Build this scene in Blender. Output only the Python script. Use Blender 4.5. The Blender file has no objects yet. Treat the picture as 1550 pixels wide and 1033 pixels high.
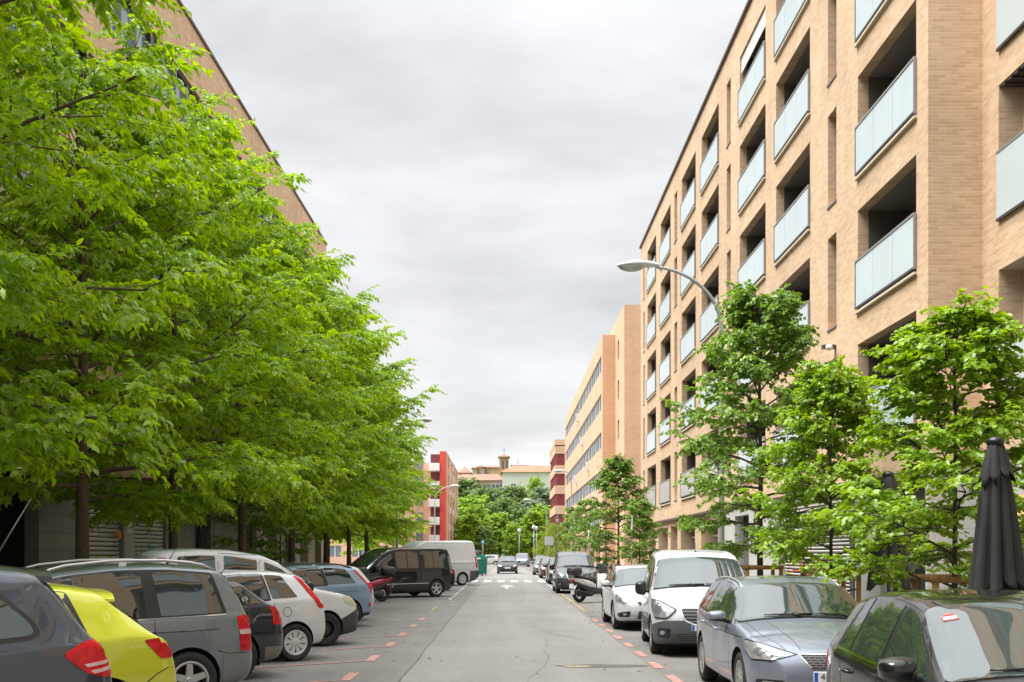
import bpy, bmesh, math, random
import numpy as np
from mathutils import Vector, Matrix
from mathutils.bvhtree import BVHTree
from mathutils.geometry import delaunay_2d_cdt

R = math.radians
S = bpy.context.scene
COL = S.collection
HC = 1.75            # camera height
FP = 1680.0          # focal length in photo pixels (1550 wide)
VX, VY = 764.0, 837.0


def XY(px, Y):
    return (px - VX) / FP * Y


def Yof(px, X):
    return X * FP / (px - VX)


def GP(px, py):
    Y = FP * HC / (py - VY)
    return (XY(px, Y), Y)


def Zof(py, Y):
    return HC + (VY - py) * Y / FP


# ------------------------------------------------------------------ materials
MATS = {}


def nmat(name):
    m = bpy.data.materials.new(name)
    m.use_nodes = True
    nt = m.node_tree
    b = nt.nodes['Principled BSDF']
    return m, nt, b


def setp(b, **k):
    al = dict(col='Base Color', rough='Roughness', metal='Metallic', ior='IOR', coat='Coat Weight', coatr='Coat Roughness',
              spec='Specular IOR Level', trans='Transmission Weight', alpha='Alpha', emis='Emission Color', emstr='Emission Strength')
    for a, v in k.items():
        i = b.inputs[al[a]]
        if a in ('col', 'emis'):
            v = (v[0], v[1], v[2], 1)
        i.default_value = v


def simple(name, col, rough=0.6, metal=0.0, noise=0.0, nscale=3.0, bump=0.0, bscale=30.0, **k):
    if name in MATS:
        return MATS[name]
    m, nt, b = nmat(name)
    setp(b, col=col, rough=rough, metal=metal, **k)
    N, L = nt.nodes, nt.links
    if noise > 0 or bump > 0:
        tc = N.new('ShaderNodeTexCoord')
    if noise > 0:
        n = N.new('ShaderNodeTexNoise')
        n.inputs['Scale'].default_value = nscale
        n.inputs['Detail'].default_value = 6
        L.new(tc.outputs['Object'], n.inputs['Vector'])
        r = N.new('ShaderNodeMapRange')
        r.inputs['From Min'].default_value = 0.25
        r.inputs['From Max'].default_value = 0.75
        r.inputs['To Min'].default_value = 1 - noise
        r.inputs['To Max'].default_value = 1 + noise
        L.new(n.outputs['Fac'], r.inputs['Value'])
        mx = N.new('ShaderNodeMix')
        mx.data_type = 'RGBA'
        mx.blend_type = 'MULTIPLY'
        mx.inputs['Factor'].default_value = 1
        mx.inputs['A'].default_value = (*col, 1)
        L.new(r.outputs['Result'], mx.inputs['B'])
        L.new(mx.outputs['Result'], b.inputs['Base Color'])
    if bump > 0:
        n2 = N.new('ShaderNodeTexNoise')
        n2.inputs['Scale'].default_value = bscale
        n2.inputs['Detail'].default_value = 4
        L.new(tc.outputs['Object'], n2.inputs['Vector'])
        bp = N.new('ShaderNodeBump')
        bp.inputs['Strength'].default_value = bump
        bp.inputs['Distance'].default_value = 0.02
        L.new(n2.outputs['Fac'], bp.inputs['Height'])
        L.new(bp.outputs['Normal'], b.inputs['Normal'])
    MATS[name] = m
    return m


def brick(name, c1, c2, mortar, bw=0.30, rh=0.083, rough=0.85, var=0.12, msize=0.006):
    if name in MATS:
        return MATS[name]
    m, nt, b = nmat(name)
    N, L = nt.nodes, nt.links
    tc = N.new('ShaderNodeTexCoord')
    sp = N.new('ShaderNodeSeparateXYZ')
    L.new(tc.outputs['Object'], sp.inputs[0])
    ad = N.new('ShaderNodeMath')
    L.new(sp.outputs['X'], ad.inputs[0])
    L.new(sp.outputs['Y'], ad.inputs[1])
    cb = N.new('ShaderNodeCombineXYZ')
    L.new(ad.outputs[0], cb.inputs['X'])
    L.new(sp.outputs['Z'], cb.inputs['Y'])
    br = N.new('ShaderNodeTexBrick')
    L.new(cb.outputs[0], br.inputs['Vector'])
    br.inputs['Scale'].default_value = 1
    br.inputs['Brick Width'].default_value = bw
    br.inputs['Row Height'].default_value = rh
    br.inputs['Mortar Size'].default_value = msize
    br.inputs['Mortar Smooth'].default_value = 0.3
    br.inputs['Bias'].default_value = -0.1
    br.inputs['Color1'].default_value = (*c1, 1)
    br.inputs['Color2'].default_value = (*c2, 1)
    br.inputs['Mortar'].default_value = (*mortar, 1)
    n = N.new('ShaderNodeTexNoise')
    n.inputs['Scale'].default_value = 0.35
    n.inputs['Detail'].default_value = 8
    n.inputs['Roughness'].default_value = 0.65
    L.new(tc.outputs['Object'], n.inputs['Vector'])
    r = N.new('ShaderNodeMapRange')
    r.inputs['From Min'].default_value = 0.3
    r.inputs['From Max'].default_value = 0.7
    r.inputs['To Min'].default_value = 1 - var
    r.inputs['To Max'].default_value = 1 + var
    L.new(n.outputs['Fac'], r.inputs['Value'])
    mx = N.new('ShaderNodeMix')
    mx.data_type = 'RGBA'
    mx.blend_type = 'MULTIPLY'
    mx.inputs['Factor'].default_value = 1
    L.new(br.outputs['Color'], mx.inputs['A'])
    L.new(r.outputs['Result'], mx.inputs['B'])
    L.new(mx.outputs['Result'], b.inputs['Base Color'])
    bp = N.new('ShaderNodeBump')
    bp.inputs['Strength'].default_value = 0.5
    bp.inputs['Distance'].default_value = 0.01
    bp.invert = True
    L.new(br.outputs['Fac'], bp.inputs['Height'])
    L.new(bp.outputs['Normal'], b.inputs['Normal'])
    setp(b, rough=rough)
    # faint run-off streaks and patchy weathering
    ms = N.new('ShaderNodeMapping')
    ms.inputs['Scale'].default_value = (1.6, 1.6, 0.12)
    L.new(tc.outputs['Object'], ms.inputs['Vector'])
    n3 = N.new('ShaderNodeTexNoise')
    n3.inputs['Scale'].default_value = 1.0
    n3.inputs['Detail'].default_value = 5
    L.new(ms.outputs[0], n3.inputs['Vector'])
    r3 = N.new('ShaderNodeMapRange')
    r3.inputs['From Min'].default_value = 0.35
    r3.inputs['From Max'].default_value = 0.65
    r3.inputs['To Min'].default_value = 1 - var * .55
    r3.inputs['To Max'].default_value = 1 + var * .35
    L.new(n3.outputs['Fac'], r3.inputs['Value'])
    mx3 = N.new('ShaderNodeMix')
    mx3.data_type = 'RGBA'
    mx3.blend_type = 'MULTIPLY'
    mx3.inputs['Factor'].default_value = 1
    L.new(mx.outputs['Result'], mx3.inputs['A'])
    L.new(r3.outputs['Result'], mx3.inputs['B'])
    L.new(mx3.outputs['Result'], b.inputs['Base Color'])
    MATS[name] = m
    return m


def paint(name, col, metal=0.0, rough=0.35, flake=0.0):
    if name in MATS:
        return MATS[name]
    m, nt, b = nmat(name)
    setp(b, col=col, rough=rough, metal=metal, coat=1.0, coatr=0.03, spec=0.1)
    N, L = nt.nodes, nt.links
    tc = N.new('ShaderNodeTexCoord')
    # road dust towards the sills, uneven film all over
    n = N.new('ShaderNodeTexNoise')
    n.inputs['Scale'].default_value = 2.2
    n.inputs['Detail'].default_value = 7
    n.inputs['Roughness'].default_value = 0.7
    L.new(tc.outputs['Object'], n.inputs['Vector'])
    sp = N.new('ShaderNodeSeparateXYZ')
    L.new(tc.outputs['Object'], sp.inputs[0])
    mr = N.new('ShaderNodeMapRange')
    mr.inputs['From Min'].default_value = 0.75
    mr.inputs['From Max'].default_value = 0.15
    mr.inputs['To Min'].default_value = 0.02
    mr.inputs['To Max'].default_value = 0.30
    L.new(sp.outputs['Z'], mr.inputs['Value'])
    mu = N.new('ShaderNodeMath')
    mu.operation = 'MULTIPLY'
    L.new(n.outputs['Fac'], mu.inputs[0])
    L.new(mr.outputs['Result'], mu.inputs[1])
    mx = N.new('ShaderNodeMix')
    mx.data_type = 'RGBA'
    L.new(mu.outputs[0], mx.inputs['Factor'])
    mx.inputs['A'].default_value = (*col, 1)
    dk = 0.35 + 0.65 * min(1, sum(col) / 0.45)
    mx.inputs['B'].default_value = (0.20 * dk, 0.185 * dk, 0.165 * dk, 1)
    L.new(mx.outputs['Result'], b.inputs['Base Color'])
    m2 = N.new('ShaderNodeMath')
    m2.operation = 'MULTIPLY_ADD'
    L.new(mu.outputs[0], m2.inputs[0])
    m2.inputs[1].default_value = 0.5
    m2.inputs[2].default_value = 0.03
    L.new(m2.outputs[0], b.inputs['Coat Roughness'])
    MATS[name] = m
    return m


def leafmat(name, c1, c2, trans=0.4, rough=0.38, nscale=0.5):
    if name in MATS:
        return MATS[name]
    m = bpy.data.materials.new(name)
    m.use_nodes = True
    nt = m.node_tree
    N, L = nt.nodes, nt.links
    b = N['Principled BSDF']
    out = N['Material Output']
    g = N.new('ShaderNodeNewGeometry')
    tc = N.new('ShaderNodeTexCoord')
    n = N.new('ShaderNodeTexNoise')
    n.inputs['Scale'].default_value = nscale
    n.inputs['Detail'].default_value = 3
    L.new(tc.outputs['Object'], n.inputs['Vector'])
    ad = N.new('ShaderNodeMath')
    ad.operation = 'MULTIPLY_ADD'
    L.new(g.outputs['Random Per Island'], ad.inputs[0])
    ad.inputs[1].default_value = 0.6
    mm = N.new('ShaderNodeMapRange')
    mm.inputs['From Min'].default_value = 0.3
    mm.inputs['From Max'].default_value = 0.7
    mm.inputs['To Min'].default_value = 0.0
    mm.inputs['To Max'].default_value = 0.55
    L.new(n.outputs['Fac'], mm.inputs['Value'])
    L.new(mm.outputs['Result'], ad.inputs[2])
    mx = N.new('ShaderNodeMix')
    mx.data_type = 'RGBA'
    mx.inputs['A'].default_value = (*c1, 1)
    mx.inputs['B'].default_value = (*c2, 1)
    L.new(ad.outputs[0], mx.inputs['Factor'])
    L.new(mx.outputs['Result'], b.inputs['Base Color'])
    setp(b, rough=rough, spec=0.5)
    t = N.new('ShaderNodeBsdfTranslucent')
    hs = N.new('ShaderNodeHueSaturation')
    hs.inputs['Hue'].default_value = 0.485
    hs.inputs['Saturation'].default_value = 1.1
    hs.inputs['Value'].default_value = 1.5
    L.new(mx.outputs['Result'], hs.inputs['Color'])
    L.new(hs.outputs['Color'], t.inputs['Color'])
    ms = N.new('ShaderNodeMixShader')
    ms.inputs[0].default_value = trans
    L.new(b.outputs[0], ms.inputs[1])
    L.new(t.outputs[0], ms.inputs[2])
    L.new(ms.outputs[0], out.inputs['Surface'])
    MATS[name] = m
    return m


# ------------------------------------------------------------------ mesh builder
class MB:
    def __init__(self):
        self.v, self.f, self.m, self.s = [], [], [], []

    def add(self, verts, faces, mi=0, smooth=False):
        o = len(self.v)
        self.v.extend([tuple(p) for p in verts])
        for f in faces:
            self.f.append(tuple(i + o for i in f))
            self.m.append(mi)
            self.s.append(smooth)
        return self

    def quad(self, a, b, c, d, mi=0):
        return self.add([a, b, c, d], [(0, 1, 2, 3)], mi)

    def box(self, x0, x1, y0, y1, z0, z1, mi=0, bev=0.0):
        if bev > 0:
            bev = min(bev, (x1 - x0) * .45, (y1 - y0) * .45, (z1 - z0) * .45)
            vs, fs = [], []
            # chamfered box from 24 vertices
            import itertools
            idx = {}
            for sx, sy, sz in itertools.product((0, 1), repeat=3):
                for ax in range(3):
                    p = [(x0, x1)[sx], (y0, y1)[sy], (z0, z1)[sz]]
                    for k, sg in enumerate((sx, sy, sz)):
                        if k != ax:
                            p[k] += bev * (1 if sg == 0 else -1)
                    idx[(sx, sy, sz, ax)] = len(vs)
                    vs.append(p)
            bm = bmesh.new()
            bv = [bm.verts.new(p) for p in vs]
            r = bmesh.ops.convex_hull(bm, input=bv)
            bm.verts.index_update()
            self.add([v.co[:] for v in bm.verts], [[v.index for v in f.verts] for f in bm.faces], mi)
            bm.free()
            return self
        v = [(x0, y0, z0), (x1, y0, z0), (x1, y1, z0), (x0, y1, z0), (x0, y0, z1), (x1, y0, z1), (x1, y1, z1), (x0, y1, z1)]
        return self.add(v, [(0, 3, 2, 1), (4, 5, 6, 7), (0, 1, 5, 4), (1, 2, 6, 5), (2, 3, 7, 6), (3, 0, 4, 7)], mi)

    def tube(self, pts, rad, n=8, mi=0, cap=True, smooth=True):
        pts = [Vector(p) for p in pts]
        if not hasattr(rad, '__len__'):
            rad = [rad] * len(pts)
        ring0 = len(self.v)
        T0 = None
        u = None
        verts, faces = [], []
        for i, p in enumerate(pts):
            if i == 0:
                t = pts[1] - pts[0]
            elif i == len(pts) - 1:
                t = pts[-1] - pts[-2]
            else:
                t = pts[i + 1] - pts[i - 1]
            if t.length < 1e-9:
                t = Vector((0, 0, 1))
            t.normalize()
            if u is None:
                a = Vector((0, 0, 1)) if abs(t.z) < 0.9 else Vector((1, 0, 0))
                u = t.cross(a).normalized()
            else:
                u = (u - t * u.dot(t))
                if u.length < 1e-6:
                    u = t.orthogonal()
                u.normalize()
            w = t.cross(u)
            for k in range(n):
                an = 2 * math.pi * k / n
                verts.append(p + (u * math.cos(an) + w * math.sin(an)) * rad[i])
        for i in range(len(pts) - 1):
            for k in range(n):
                k2 = (k + 1) % n
                faces.append((i * n + k, i * n + k2, (i + 1) * n + k2, (i + 1) * n + k))
        if cap:
            faces.append(tuple(range(n))[::-1])
            faces.append(tuple((len(pts) - 1) * n + k for k in range(n)))
        return self.add(verts, faces, mi, smooth)

    def lathe(self, prof, n=24, mi=0, axis='z', origin=(0, 0, 0), smooth=True, close=False, caps=True):
        """prof: list of (r, h)"""
        verts, faces = [], []
        ox, oy, oz = origin
        for r, h in prof:
            for k in range(n):
                a = 2 * math.pi * k / n
                c, s = r * math.cos(a), r * math.sin(a)
                if axis == 'z':
                    verts.append((ox + c, oy + s, oz + h))
                elif axis == 'y':
                    verts.append((ox + s, oy + h, oz + c))
                else:
                    verts.append((ox + h, oy + c, oz + s))
        m = len(prof)
        for i in range(m - (0 if close else 1)):
            j = (i + 1) % m
            for k in range(n):
                k2 = (k + 1) % n
                faces.append((i * n + k, i * n + k2, j * n + k2, j * n + k))
        if not close and caps:
            if prof[0][0] > 1e-5:
                faces.append(tuple(range(n))[::-1])
            if prof[-1][0] > 1e-5:
                faces.append(tuple((m - 1) * n + k for k in range(n)))
        return self.add(verts, faces, mi, smooth)

    def prism(self, poly, y0, y1, mi=0, plane='xz'):
        n = len(poly)
        def P(a, b, c):
            return (a, c, b) if plane == 'xz' else ((c, a, b) if plane == 'yz' else (a, b, c))
        vs = [P(a, b, y0) for a, b in poly] + [P(a, b, y1) for a, b in poly]
        fs = [tuple(range(n)), tuple(range(2 * n - 1, n - 1, -1))]
        for i in range(n):
            j = (i + 1) % n
            fs.append((i, i + n, j + n, j))
        return self.add(vs, fs, mi)

    def mesh(self, name, mats, sharp=None, recalc=False):
        me = bpy.data.meshes.new(name)
        me.from_pydata(self.v, [], self.f)
        for m in (mats if isinstance(mats, (list, tuple)) else [mats]):
            me.materials.append(m)
        me.polygons.foreach_set('material_index', self.m)
        me.polygons.foreach_set('use_smooth', self.s)
        me.update()
        if recalc:
            bm = bmesh.new()
            bm.from_mesh(me)
            bmesh.ops.recalc_face_normals(bm, faces=bm.faces)
            bm.to_mesh(me)
            bm.free()
        if sharp is not None:
            me.set_sharp_from_angle(angle=R(sharp))
        return me

    def build(self, name, mats, parent=None, sharp=None, recalc=True):
        return obj(name, self.mesh(name, mats, sharp, recalc), parent)


def obj(name, me, parent=None):
    o = bpy.data.objects.new(name, me)
    COL.objects.link(o)
    if parent is not None:
        o.parent = parent
    return o


def empty(name, loc=(0, 0, 0), rz=0.0):
    o = bpy.data.objects.new(name, None)
    o.empty_display_size = 0.2
    COL.objects.link(o)
    o.location = loc
    o.rotation_euler = (0, 0, rz)
    return o


def tag(o, label=None, cat=None, group=None, kind=None):
    if label:
        o['label'] = label
    if cat:
        o['category'] = cat
    if group:
        o['group'] = group
    if kind:
        o['kind'] = kind
    return o


def kids(o):
    return [c for c in bpy.data.objects if c.parent == o]


def copy_tree(o, parent=None, tree=None):
    c = o.copy()
    COL.objects.link(c)
    c.parent = parent
    for ch in list(o.children):
        copy_tree(ch, c)
    return c


# ------------------------------------------------------------------ camera
cam = bpy.data.cameras.new('camera')
cam.lens = FP / 1550 * 36.0
cam.sensor_width = 36
cam.shift_x = (775 - VX) / 1550
cam.shift_y = (VY - 516.5) / 1550
cam.clip_end = 6000
co = bpy.data.objects.new('camera', cam)
COL.objects.link(co)
co.location = (0, 0, HC)
co.rotation_euler = (R(90), 0, 0)
S.camera = co

# ------------------------------------------------------------------ light
SUN_DIR = Vector((-0.45, -0.08, 0.92)).normalized()     # towards the sun
el = math.asin(SUN_DIR.z)
az = math.atan2(SUN_DIR.x, SUN_DIR.y)
sun = bpy.data.lights.new('sun', 'SUN')
sun.energy = 4.8
sun.angle = R(40)
sun.color = (1.0, 0.965, 0.91)
so = bpy.data.objects.new('sun', sun)
COL.objects.link(so)
so.rotation_euler = (-SUN_DIR).to_track_quat('-Z', 'Y').to_euler()
so.location = (-30, -20, 60)

W = bpy.data.worlds.new('World')
S.world = W
W.use_nodes = True
nt = W.node_tree
N, L = nt.nodes, nt.links
bg = N['Background']
sky = N.new('ShaderNodeTexSky')
sky.sky_type = 'NISHITA'
sky.sun_disc = False
sky.sun_elevation = el
sky.sun_rotation = az
tc = N.new('ShaderNodeTexCoord')
sp = N.new('ShaderNodeSeparateXYZ')
L.new(tc.outputs['Generated'], sp.inputs[0])
# clouds: project the view direction on a flat cloud deck
dz = N.new('ShaderNodeMath'); dz.operation = 'ADD'
L.new(sp.outputs['Z'], dz.inputs[0]); dz.inputs[1].default_value = 0.38
dzm = N.new('ShaderNodeMath'); dzm.operation = 'MAXIMUM'
L.new(dz.outputs[0], dzm.inputs[0]); dzm.inputs[1].default_value = 0.05
dv = N.new('ShaderNodeVectorMath'); dv.operation = 'DIVIDE'
cbz = N.new('ShaderNodeCombineXYZ')
for k in range(3):
    L.new(dzm.outputs[0], cbz.inputs[k])
L.new(tc.outputs['Generated'], dv.inputs[0])
L.new(cbz.outputs[0], dv.inputs[1])
mp = N.new('ShaderNodeMapping')
mp.inputs['Location'].default_value = (3.7, 1.2, 0)
mp.inputs['Scale'].default_value = (1.25, 2.1, 0.0)
L.new(dv.outputs[0], mp.inputs['Vector'])
n1 = N.new('ShaderNodeTexNoise')
n1.inputs['Scale'].default_value = 1.9
n1.inputs['Detail'].default_value = 7
n1.inputs['Roughness'].default_value = 0.55
n1.inputs['Distortion'].default_value = 0.15
L.new(mp.outputs[0], n1.inputs['Vector'])
# elevation ramp of the cloud deck brightness
er = N.new('ShaderNodeValToRGB')
L.new(sp.outputs['Z'], er.inputs[0])
cr = er.color_ramp
cr.elements[0].position = 0.0
cr.elements[0].color = (0.66, 0.66, 0.66, 1)
cr.elements[1].position = 1.0
cr.elements[1].color = (1.75, 1.80, 1.88, 1)
for p, c in ((0.075, (0.64, 0.64, 0.64)), (0.11, (0.49, 0.493, 0.497)), (0.16, (0.46, 0.463, 0.468)), (0.25, (0.485, 0.488, 0.495)), (0.40, (0.475, 0.478, 0.484)), (0.48, (0.50, 0.503, 0.51)), (0.60, (1.0, 1.02, 1.05))):
    e = cr.elements.new(p)
    e.color = (*c, 1)
nr = N.new('ShaderNodeMapRange')
nr.inputs['From Min'].default_value = 0.32
nr.inputs['From Max'].default_value = 0.68
nr.inputs['To Min'].default_value = 1.02
nr.inputs['To Max'].default_value = 1.46
L.new(n1.outputs['Fac'], nr.inputs['Value'])
mu = N.new('ShaderNodeMix'); mu.data_type = 'RGBA'; mu.blend_type = 'MULTIPLY'
mu.inputs['Factor'].default_value = 1
L.new(er.outputs['Color'], mu.inputs['A'])
L.new(nr.outputs['Result'], mu.inputs['B'])
sk = N.new('ShaderNodeMix'); sk.data_type = 'RGBA'; sk.blend_type = 'MULTIPLY'
sk.inputs['Factor'].default_value = 1
sk.inputs['B'].default_value = (0.09, 0.09, 0.09, 1)
L.new(sky.outputs['Color'], sk.inputs['A'])
fx = N.new('ShaderNodeMix'); fx.data_type = 'RGBA'
fx.inputs['Factor'].default_value = 0.93
L.new(sk.outputs['Result'], fx.inputs['A'])
L.new(mu.outputs['Result'], fx.inputs['B'])
L.new(fx.outputs['Result'], bg.inputs['Color'])
bg.inputs['Strength'].default_value = 1.0

S.view_settings.view_transform = 'Standard'
S.view_settings.look = 'None'
S.view_settings.exposure = 0.56
S.view_settings.gamma = 1
S.cycles.max_bounces = 8
S.cycles.transparent_max_bounces = 8
S.cycles.caustics_reflective = False
S.cycles.caustics_refractive = False
S.cycles.use_denoising = True
# ------------------------------------------------------------------ ground
def asphalt(name, c, seed, patch=0.12, speck=0.25, rough=0.85, stain=0.0):
    m, nt, b = nmat(name)
    N, L = nt.nodes, nt.links
    tc = N.new('ShaderNodeTexCoord')
    mp = N.new('ShaderNodeMapping')
    mp.inputs['Location'].default_value = (seed, seed * 1.7, 0)
    L.new(tc.outputs['Object'], mp.inputs['Vector'])
    def noise(sc, det, ro, vec=None):
        n = N.new('ShaderNodeTexNoise')
        n.inputs['Scale'].default_value = sc
        n.inputs['Detail'].default_value = det
        n.inputs['Roughness'].default_value = ro
        L.new(vec or mp.outputs[0], n.inputs['Vector'])
        return n.outputs['Fac']
    def rng(v, a, b2, lo, hi):
        r = N.new('ShaderNodeMapRange')
        r.inputs['From Min'].default_value = a
        r.inputs['From Max'].default_value = b2
        r.inputs['To Min'].default_value = lo
        r.inputs['To Max'].default_value = hi
        L.new(v, r.inputs['Value'])
        return r.outputs['Result']
    def mul(a, b2):
        x = N.new('ShaderNodeMath')
        x.operation = 'MULTIPLY'
        L.new(a, x.inputs[0])
        L.new(b2, x.inputs[1])
        return x.outputs[0]
    # tyre tracks run along the street: stretch one noise in y
    m2 = N.new('ShaderNodeMapping')
    m2.inputs['Scale'].default_value = (1.1, 0.05, 1)
    L.new(tc.outputs['Object'], m2.inputs['Vector'])
    f = mul(rng(noise(0.35, 6, 0.6), 0.3, 0.7, 1 - patch, 1 + patch), rng(noise(85, 3, 0.75), 0.3, 0.7, 1 - speck * 1.3, 1 + speck * 1.3))
    f = mul(f, rng(noise(1.0, 4, 0.55, m2.outputs[0]), 0.3, 0.7, 0.88, 1.1))
    f = mul(f, rng(noise(7, 5, 0.7), 0.3, 0.7, 0.93, 1.07))
    # oil drips and old gum
    f = mul(f, rng(noise(1.7, 3, 0.5), 0.68 - stain, 0.74, 1.0, 0.62 if stain else 0.85))
    mx = N.new('ShaderNodeMix')
    mx.data_type = 'RGBA'
    mx.blend_type = 'MULTIPLY'
    mx.inputs['Factor'].default_value = 1
    mx.inputs['A'].default_value = (*c, 1)
    L.new(f, mx.inputs['B'])
    L.new(mx.outputs['Result'], b.inputs['Base Color'])
    setp(b, rough=rough)
    bp = N.new('ShaderNodeBump')
    bp.inputs['Strength'].default_value = 0.35
    bp.inputs['Distance'].default_value = 0.01
    L.new(noise(220, 2, 0.5), bp.inputs['Height'])
    L.new(bp.outputs['Normal'], b.inputs['Normal'])
    return m


M_lane = asphalt('asphalt_lane', (0.193, 0.187, 0.178), 1.3)
M_bay = asphalt('asphalt_bay', (0.160, 0.152, 0.142), 7.1, 0.16, 0.28, stain=0.05)
M_pave = asphalt('paving_concrete', (0.24, 0.225, 0.205), 4.4, 0.1, 0.12)
M_kerb = simple('kerb_stone', (0.34, 0.325, 0.30), 0.8, noise=0.15, nscale=2)
M_grass = simple('grass_ground', (0.10, 0.15, 0.035), 0.95, noise=0.35, nscale=0.15)
M_far = asphalt('ground_far', (0.18, 0.175, 0.168), 9.0)

mb = MB()
mb.quad((-900, -60, -0.012), (900, -60, -0.012), (900, 230, -0.012), (-900, 230, -0.012))
tag(mb.build('ground', M_far), kind='structure')
# hill behind the street
rnd = random.Random(3)
mb = MB()
nx, ny = 60, 26
def hill_z(x, y):
    t = min(1, max(0, (y - 228) / 215.0))
    t = t * t * (3 - 2 * t)
    return -0.02 + t * (19 + 5 * math.sin(x * 0.011 + 1.0) + 2 * math.sin(x * 0.05 + y * 0.03)) - max(0, (y - 620)) * 0.03
vs, fs = [], []
for j in range(ny):
    for i in range(nx):
        x = -600 + 1200 * i / (nx - 1)
        y = 226 + (j / (ny - 1)) ** 1.5 * 1700
        vs.append((x, y, hill_z(x, y)))
for j in range(ny - 1):
    for i in range(nx - 1):
        a = j * nx + i
        fs.append((a, a + 1, a + nx + 1, a + nx))
mb.add(vs, fs, 0, True)
tag(mb.build('hill', M_grass), kind='structure')

mb = MB()
mb.quad((-6.95, -60, 0), (4.55, -60, 0), (4.55, 150, 0), (-6.95, 150, 0))
mb.quad((-120, 150.0, 0), (120, 150.0, 0), (120, 172, 0), (-120, 172, 0))
tag(mb.build('parking_surface', M_bay), kind='structure')
# lane sheet with a slightly wandering edge
mb = MB()
pl, pr = [], []
rnd = random.Random(8)
y = -60.0
while y < 150:
    pl.append((-1.42 + rnd.uniform(-.03, .03), y, 0.004))
    pr.append((2.22 + rnd.uniform(-.015, .015), y, 0.004))
    y += 1.3
for i in range(len(pl) - 1):
    mb.quad(pl[i], pr[i], pr[i + 1], pl[i + 1])
tag(mb.build('road', M_lane), kind='structure')
M_crack = simple('bitumen_joint', (0.07, 0.066, 0.062), 0.7, noise=0.3, nscale=5)
mb = MB()
for i in range(len(pl) - 1):
    a, b = pl[i], pl[i + 1]
    w1, w2 = .004 + .010 * rnd.random(), .004 + .010 * rnd.random()
    if rnd.random() < .86:
        mb.quad((a[0] - w1, a[1], .008), (a[0] + w1, a[1], .008), (b[0] + w2, b[1], .008), (b[0] - w2, b[1], .008))
# a few wandering cracks
for (x, y, dx, dy, n) in ((0.3, 15, .02, .25, 30), (1.6, 22, -.05, .22, 30), (-3.2, 13.8, .16, .06, 14), (-0.6, 30, .12, .05, 20), (1.0, 11, .05, .2, 14)):
    for k in range(n):
        x2, y2 = x + dx + rnd.uniform(-.05, .05), y + dy + rnd.uniform(-.05, .05)
        w = rnd.uniform(.002, .006)
        mb.quad((x - w, y - w, .008), (x + w, y + w, .008), (x2 + w, y2 + w, .008), (x2 - w, y2 - w, .008))
        x, y = x2, y2
tag(mb.build('road_joint', M_crack), kind='structure')
# worn patch around a pothole in the lane
def blob(cx, cy, rx, ry, z, n, seed, jit=.2):
    r = random.Random(seed)
    return [(cx + rx * math.cos(2 * math.pi * k / n) * r.uniform(1 - jit, 1 + jit), cy + ry * math.sin(2 * math.pi * k / n) * r.uniform(1 - jit, 1 + jit), z) for k in range(n)]
mb = MB()
px, py = GP(918, 1009)
p = blob(px, py, .72, .24, .008, 26, 4)
mb.add(p, [tuple(range(26))], 0)
px, py = GP(872, 1010)
p = blob(px, py, .22, .13, .012, 18, 5)
mb.add(p, [tuple(range(18))], 1)
tag(mb.build('road_patch', [simple('pothole_tar', (0.095, 0.09, 0.084), .9, noise=.3, nscale=8), simple('pothole_sand', (0.32, 0.25, 0.15), .95, noise=.3, nscale=14)]), kind='structure')
# dry leaves and small grit lying in the bays
mb = MB()
rnd = random.Random(77)
for k in range(420):
    x = rnd.choice((rnd.uniform(-6.8, -1.5), rnd.uniform(-3.2, 4.4), rnd.uniform(1.9, 2.9)))
    y = rnd.uniform(9, 60)
    s = rnd.uniform(.012, .045)
    a = rnd.uniform(0, 6.3)
    z = .010
    mb.add([(x + s * math.cos(a), y + s * math.sin(a), z + .004), (x - s * .5 * math.sin(a), y + s * .5 * math.cos(a), z + .014), (x - s * math.cos(a), y - s * math.sin(a), z + .004), (x + s * .5 * math.sin(a), y - s * .5 * math.cos(a), z)], [(0, 1, 2, 3)], rnd.choice((0, 0, 1, 2)))
o = mb.build('leaf_litter', [simple('dry_leaf_brown', (0.10, 0.07, 0.04), .9), simple('dry_leaf_tan', (0.28, 0.22, 0.10), .9), simple('fresh_leaf', (0.16, 0.2, 0.05), .8)], recalc=False)
tag(o, 'scattered dry leaves and grit lying on the asphalt', 'leaf litter', kind='stuff')

# pavements with kerbs
def pavement(name, x0, x1, y0, y1, kx0, kx1):
    mb = MB()
    mb.box(x0, x1, y0, y1, -.05, .12)
    tag(mb.build(name, M_pave), kind='structure')
    mb = MB()
    y = y0
    while y < y1 - .2:
        mb.box(kx0, kx1, y + .004, min(y + 1.0, y1) - .004, -.05, .128, 0, .012)
        y += 1.0
    tag(mb.build('kerb', M_kerb), kind='structure')
pavement('pavement', 4.69, 30, -60, 148, 4.55, 4.688)
pavement('pavement', -40, -7.09, -60, 148, -7.088, -6.95)
mb = MB()
mb.box(-200, 200, 172, 176, -.05, .12)
tag(mb.build('pavement', M_pave), kind='structure')
mb = MB()
mb.quad((-200, 176, .02), (200, 176, .02), (200, 227, .02), (-200, 227, .02))
tag(mb.build('lawn', M_grass), kind='structure')

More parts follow.
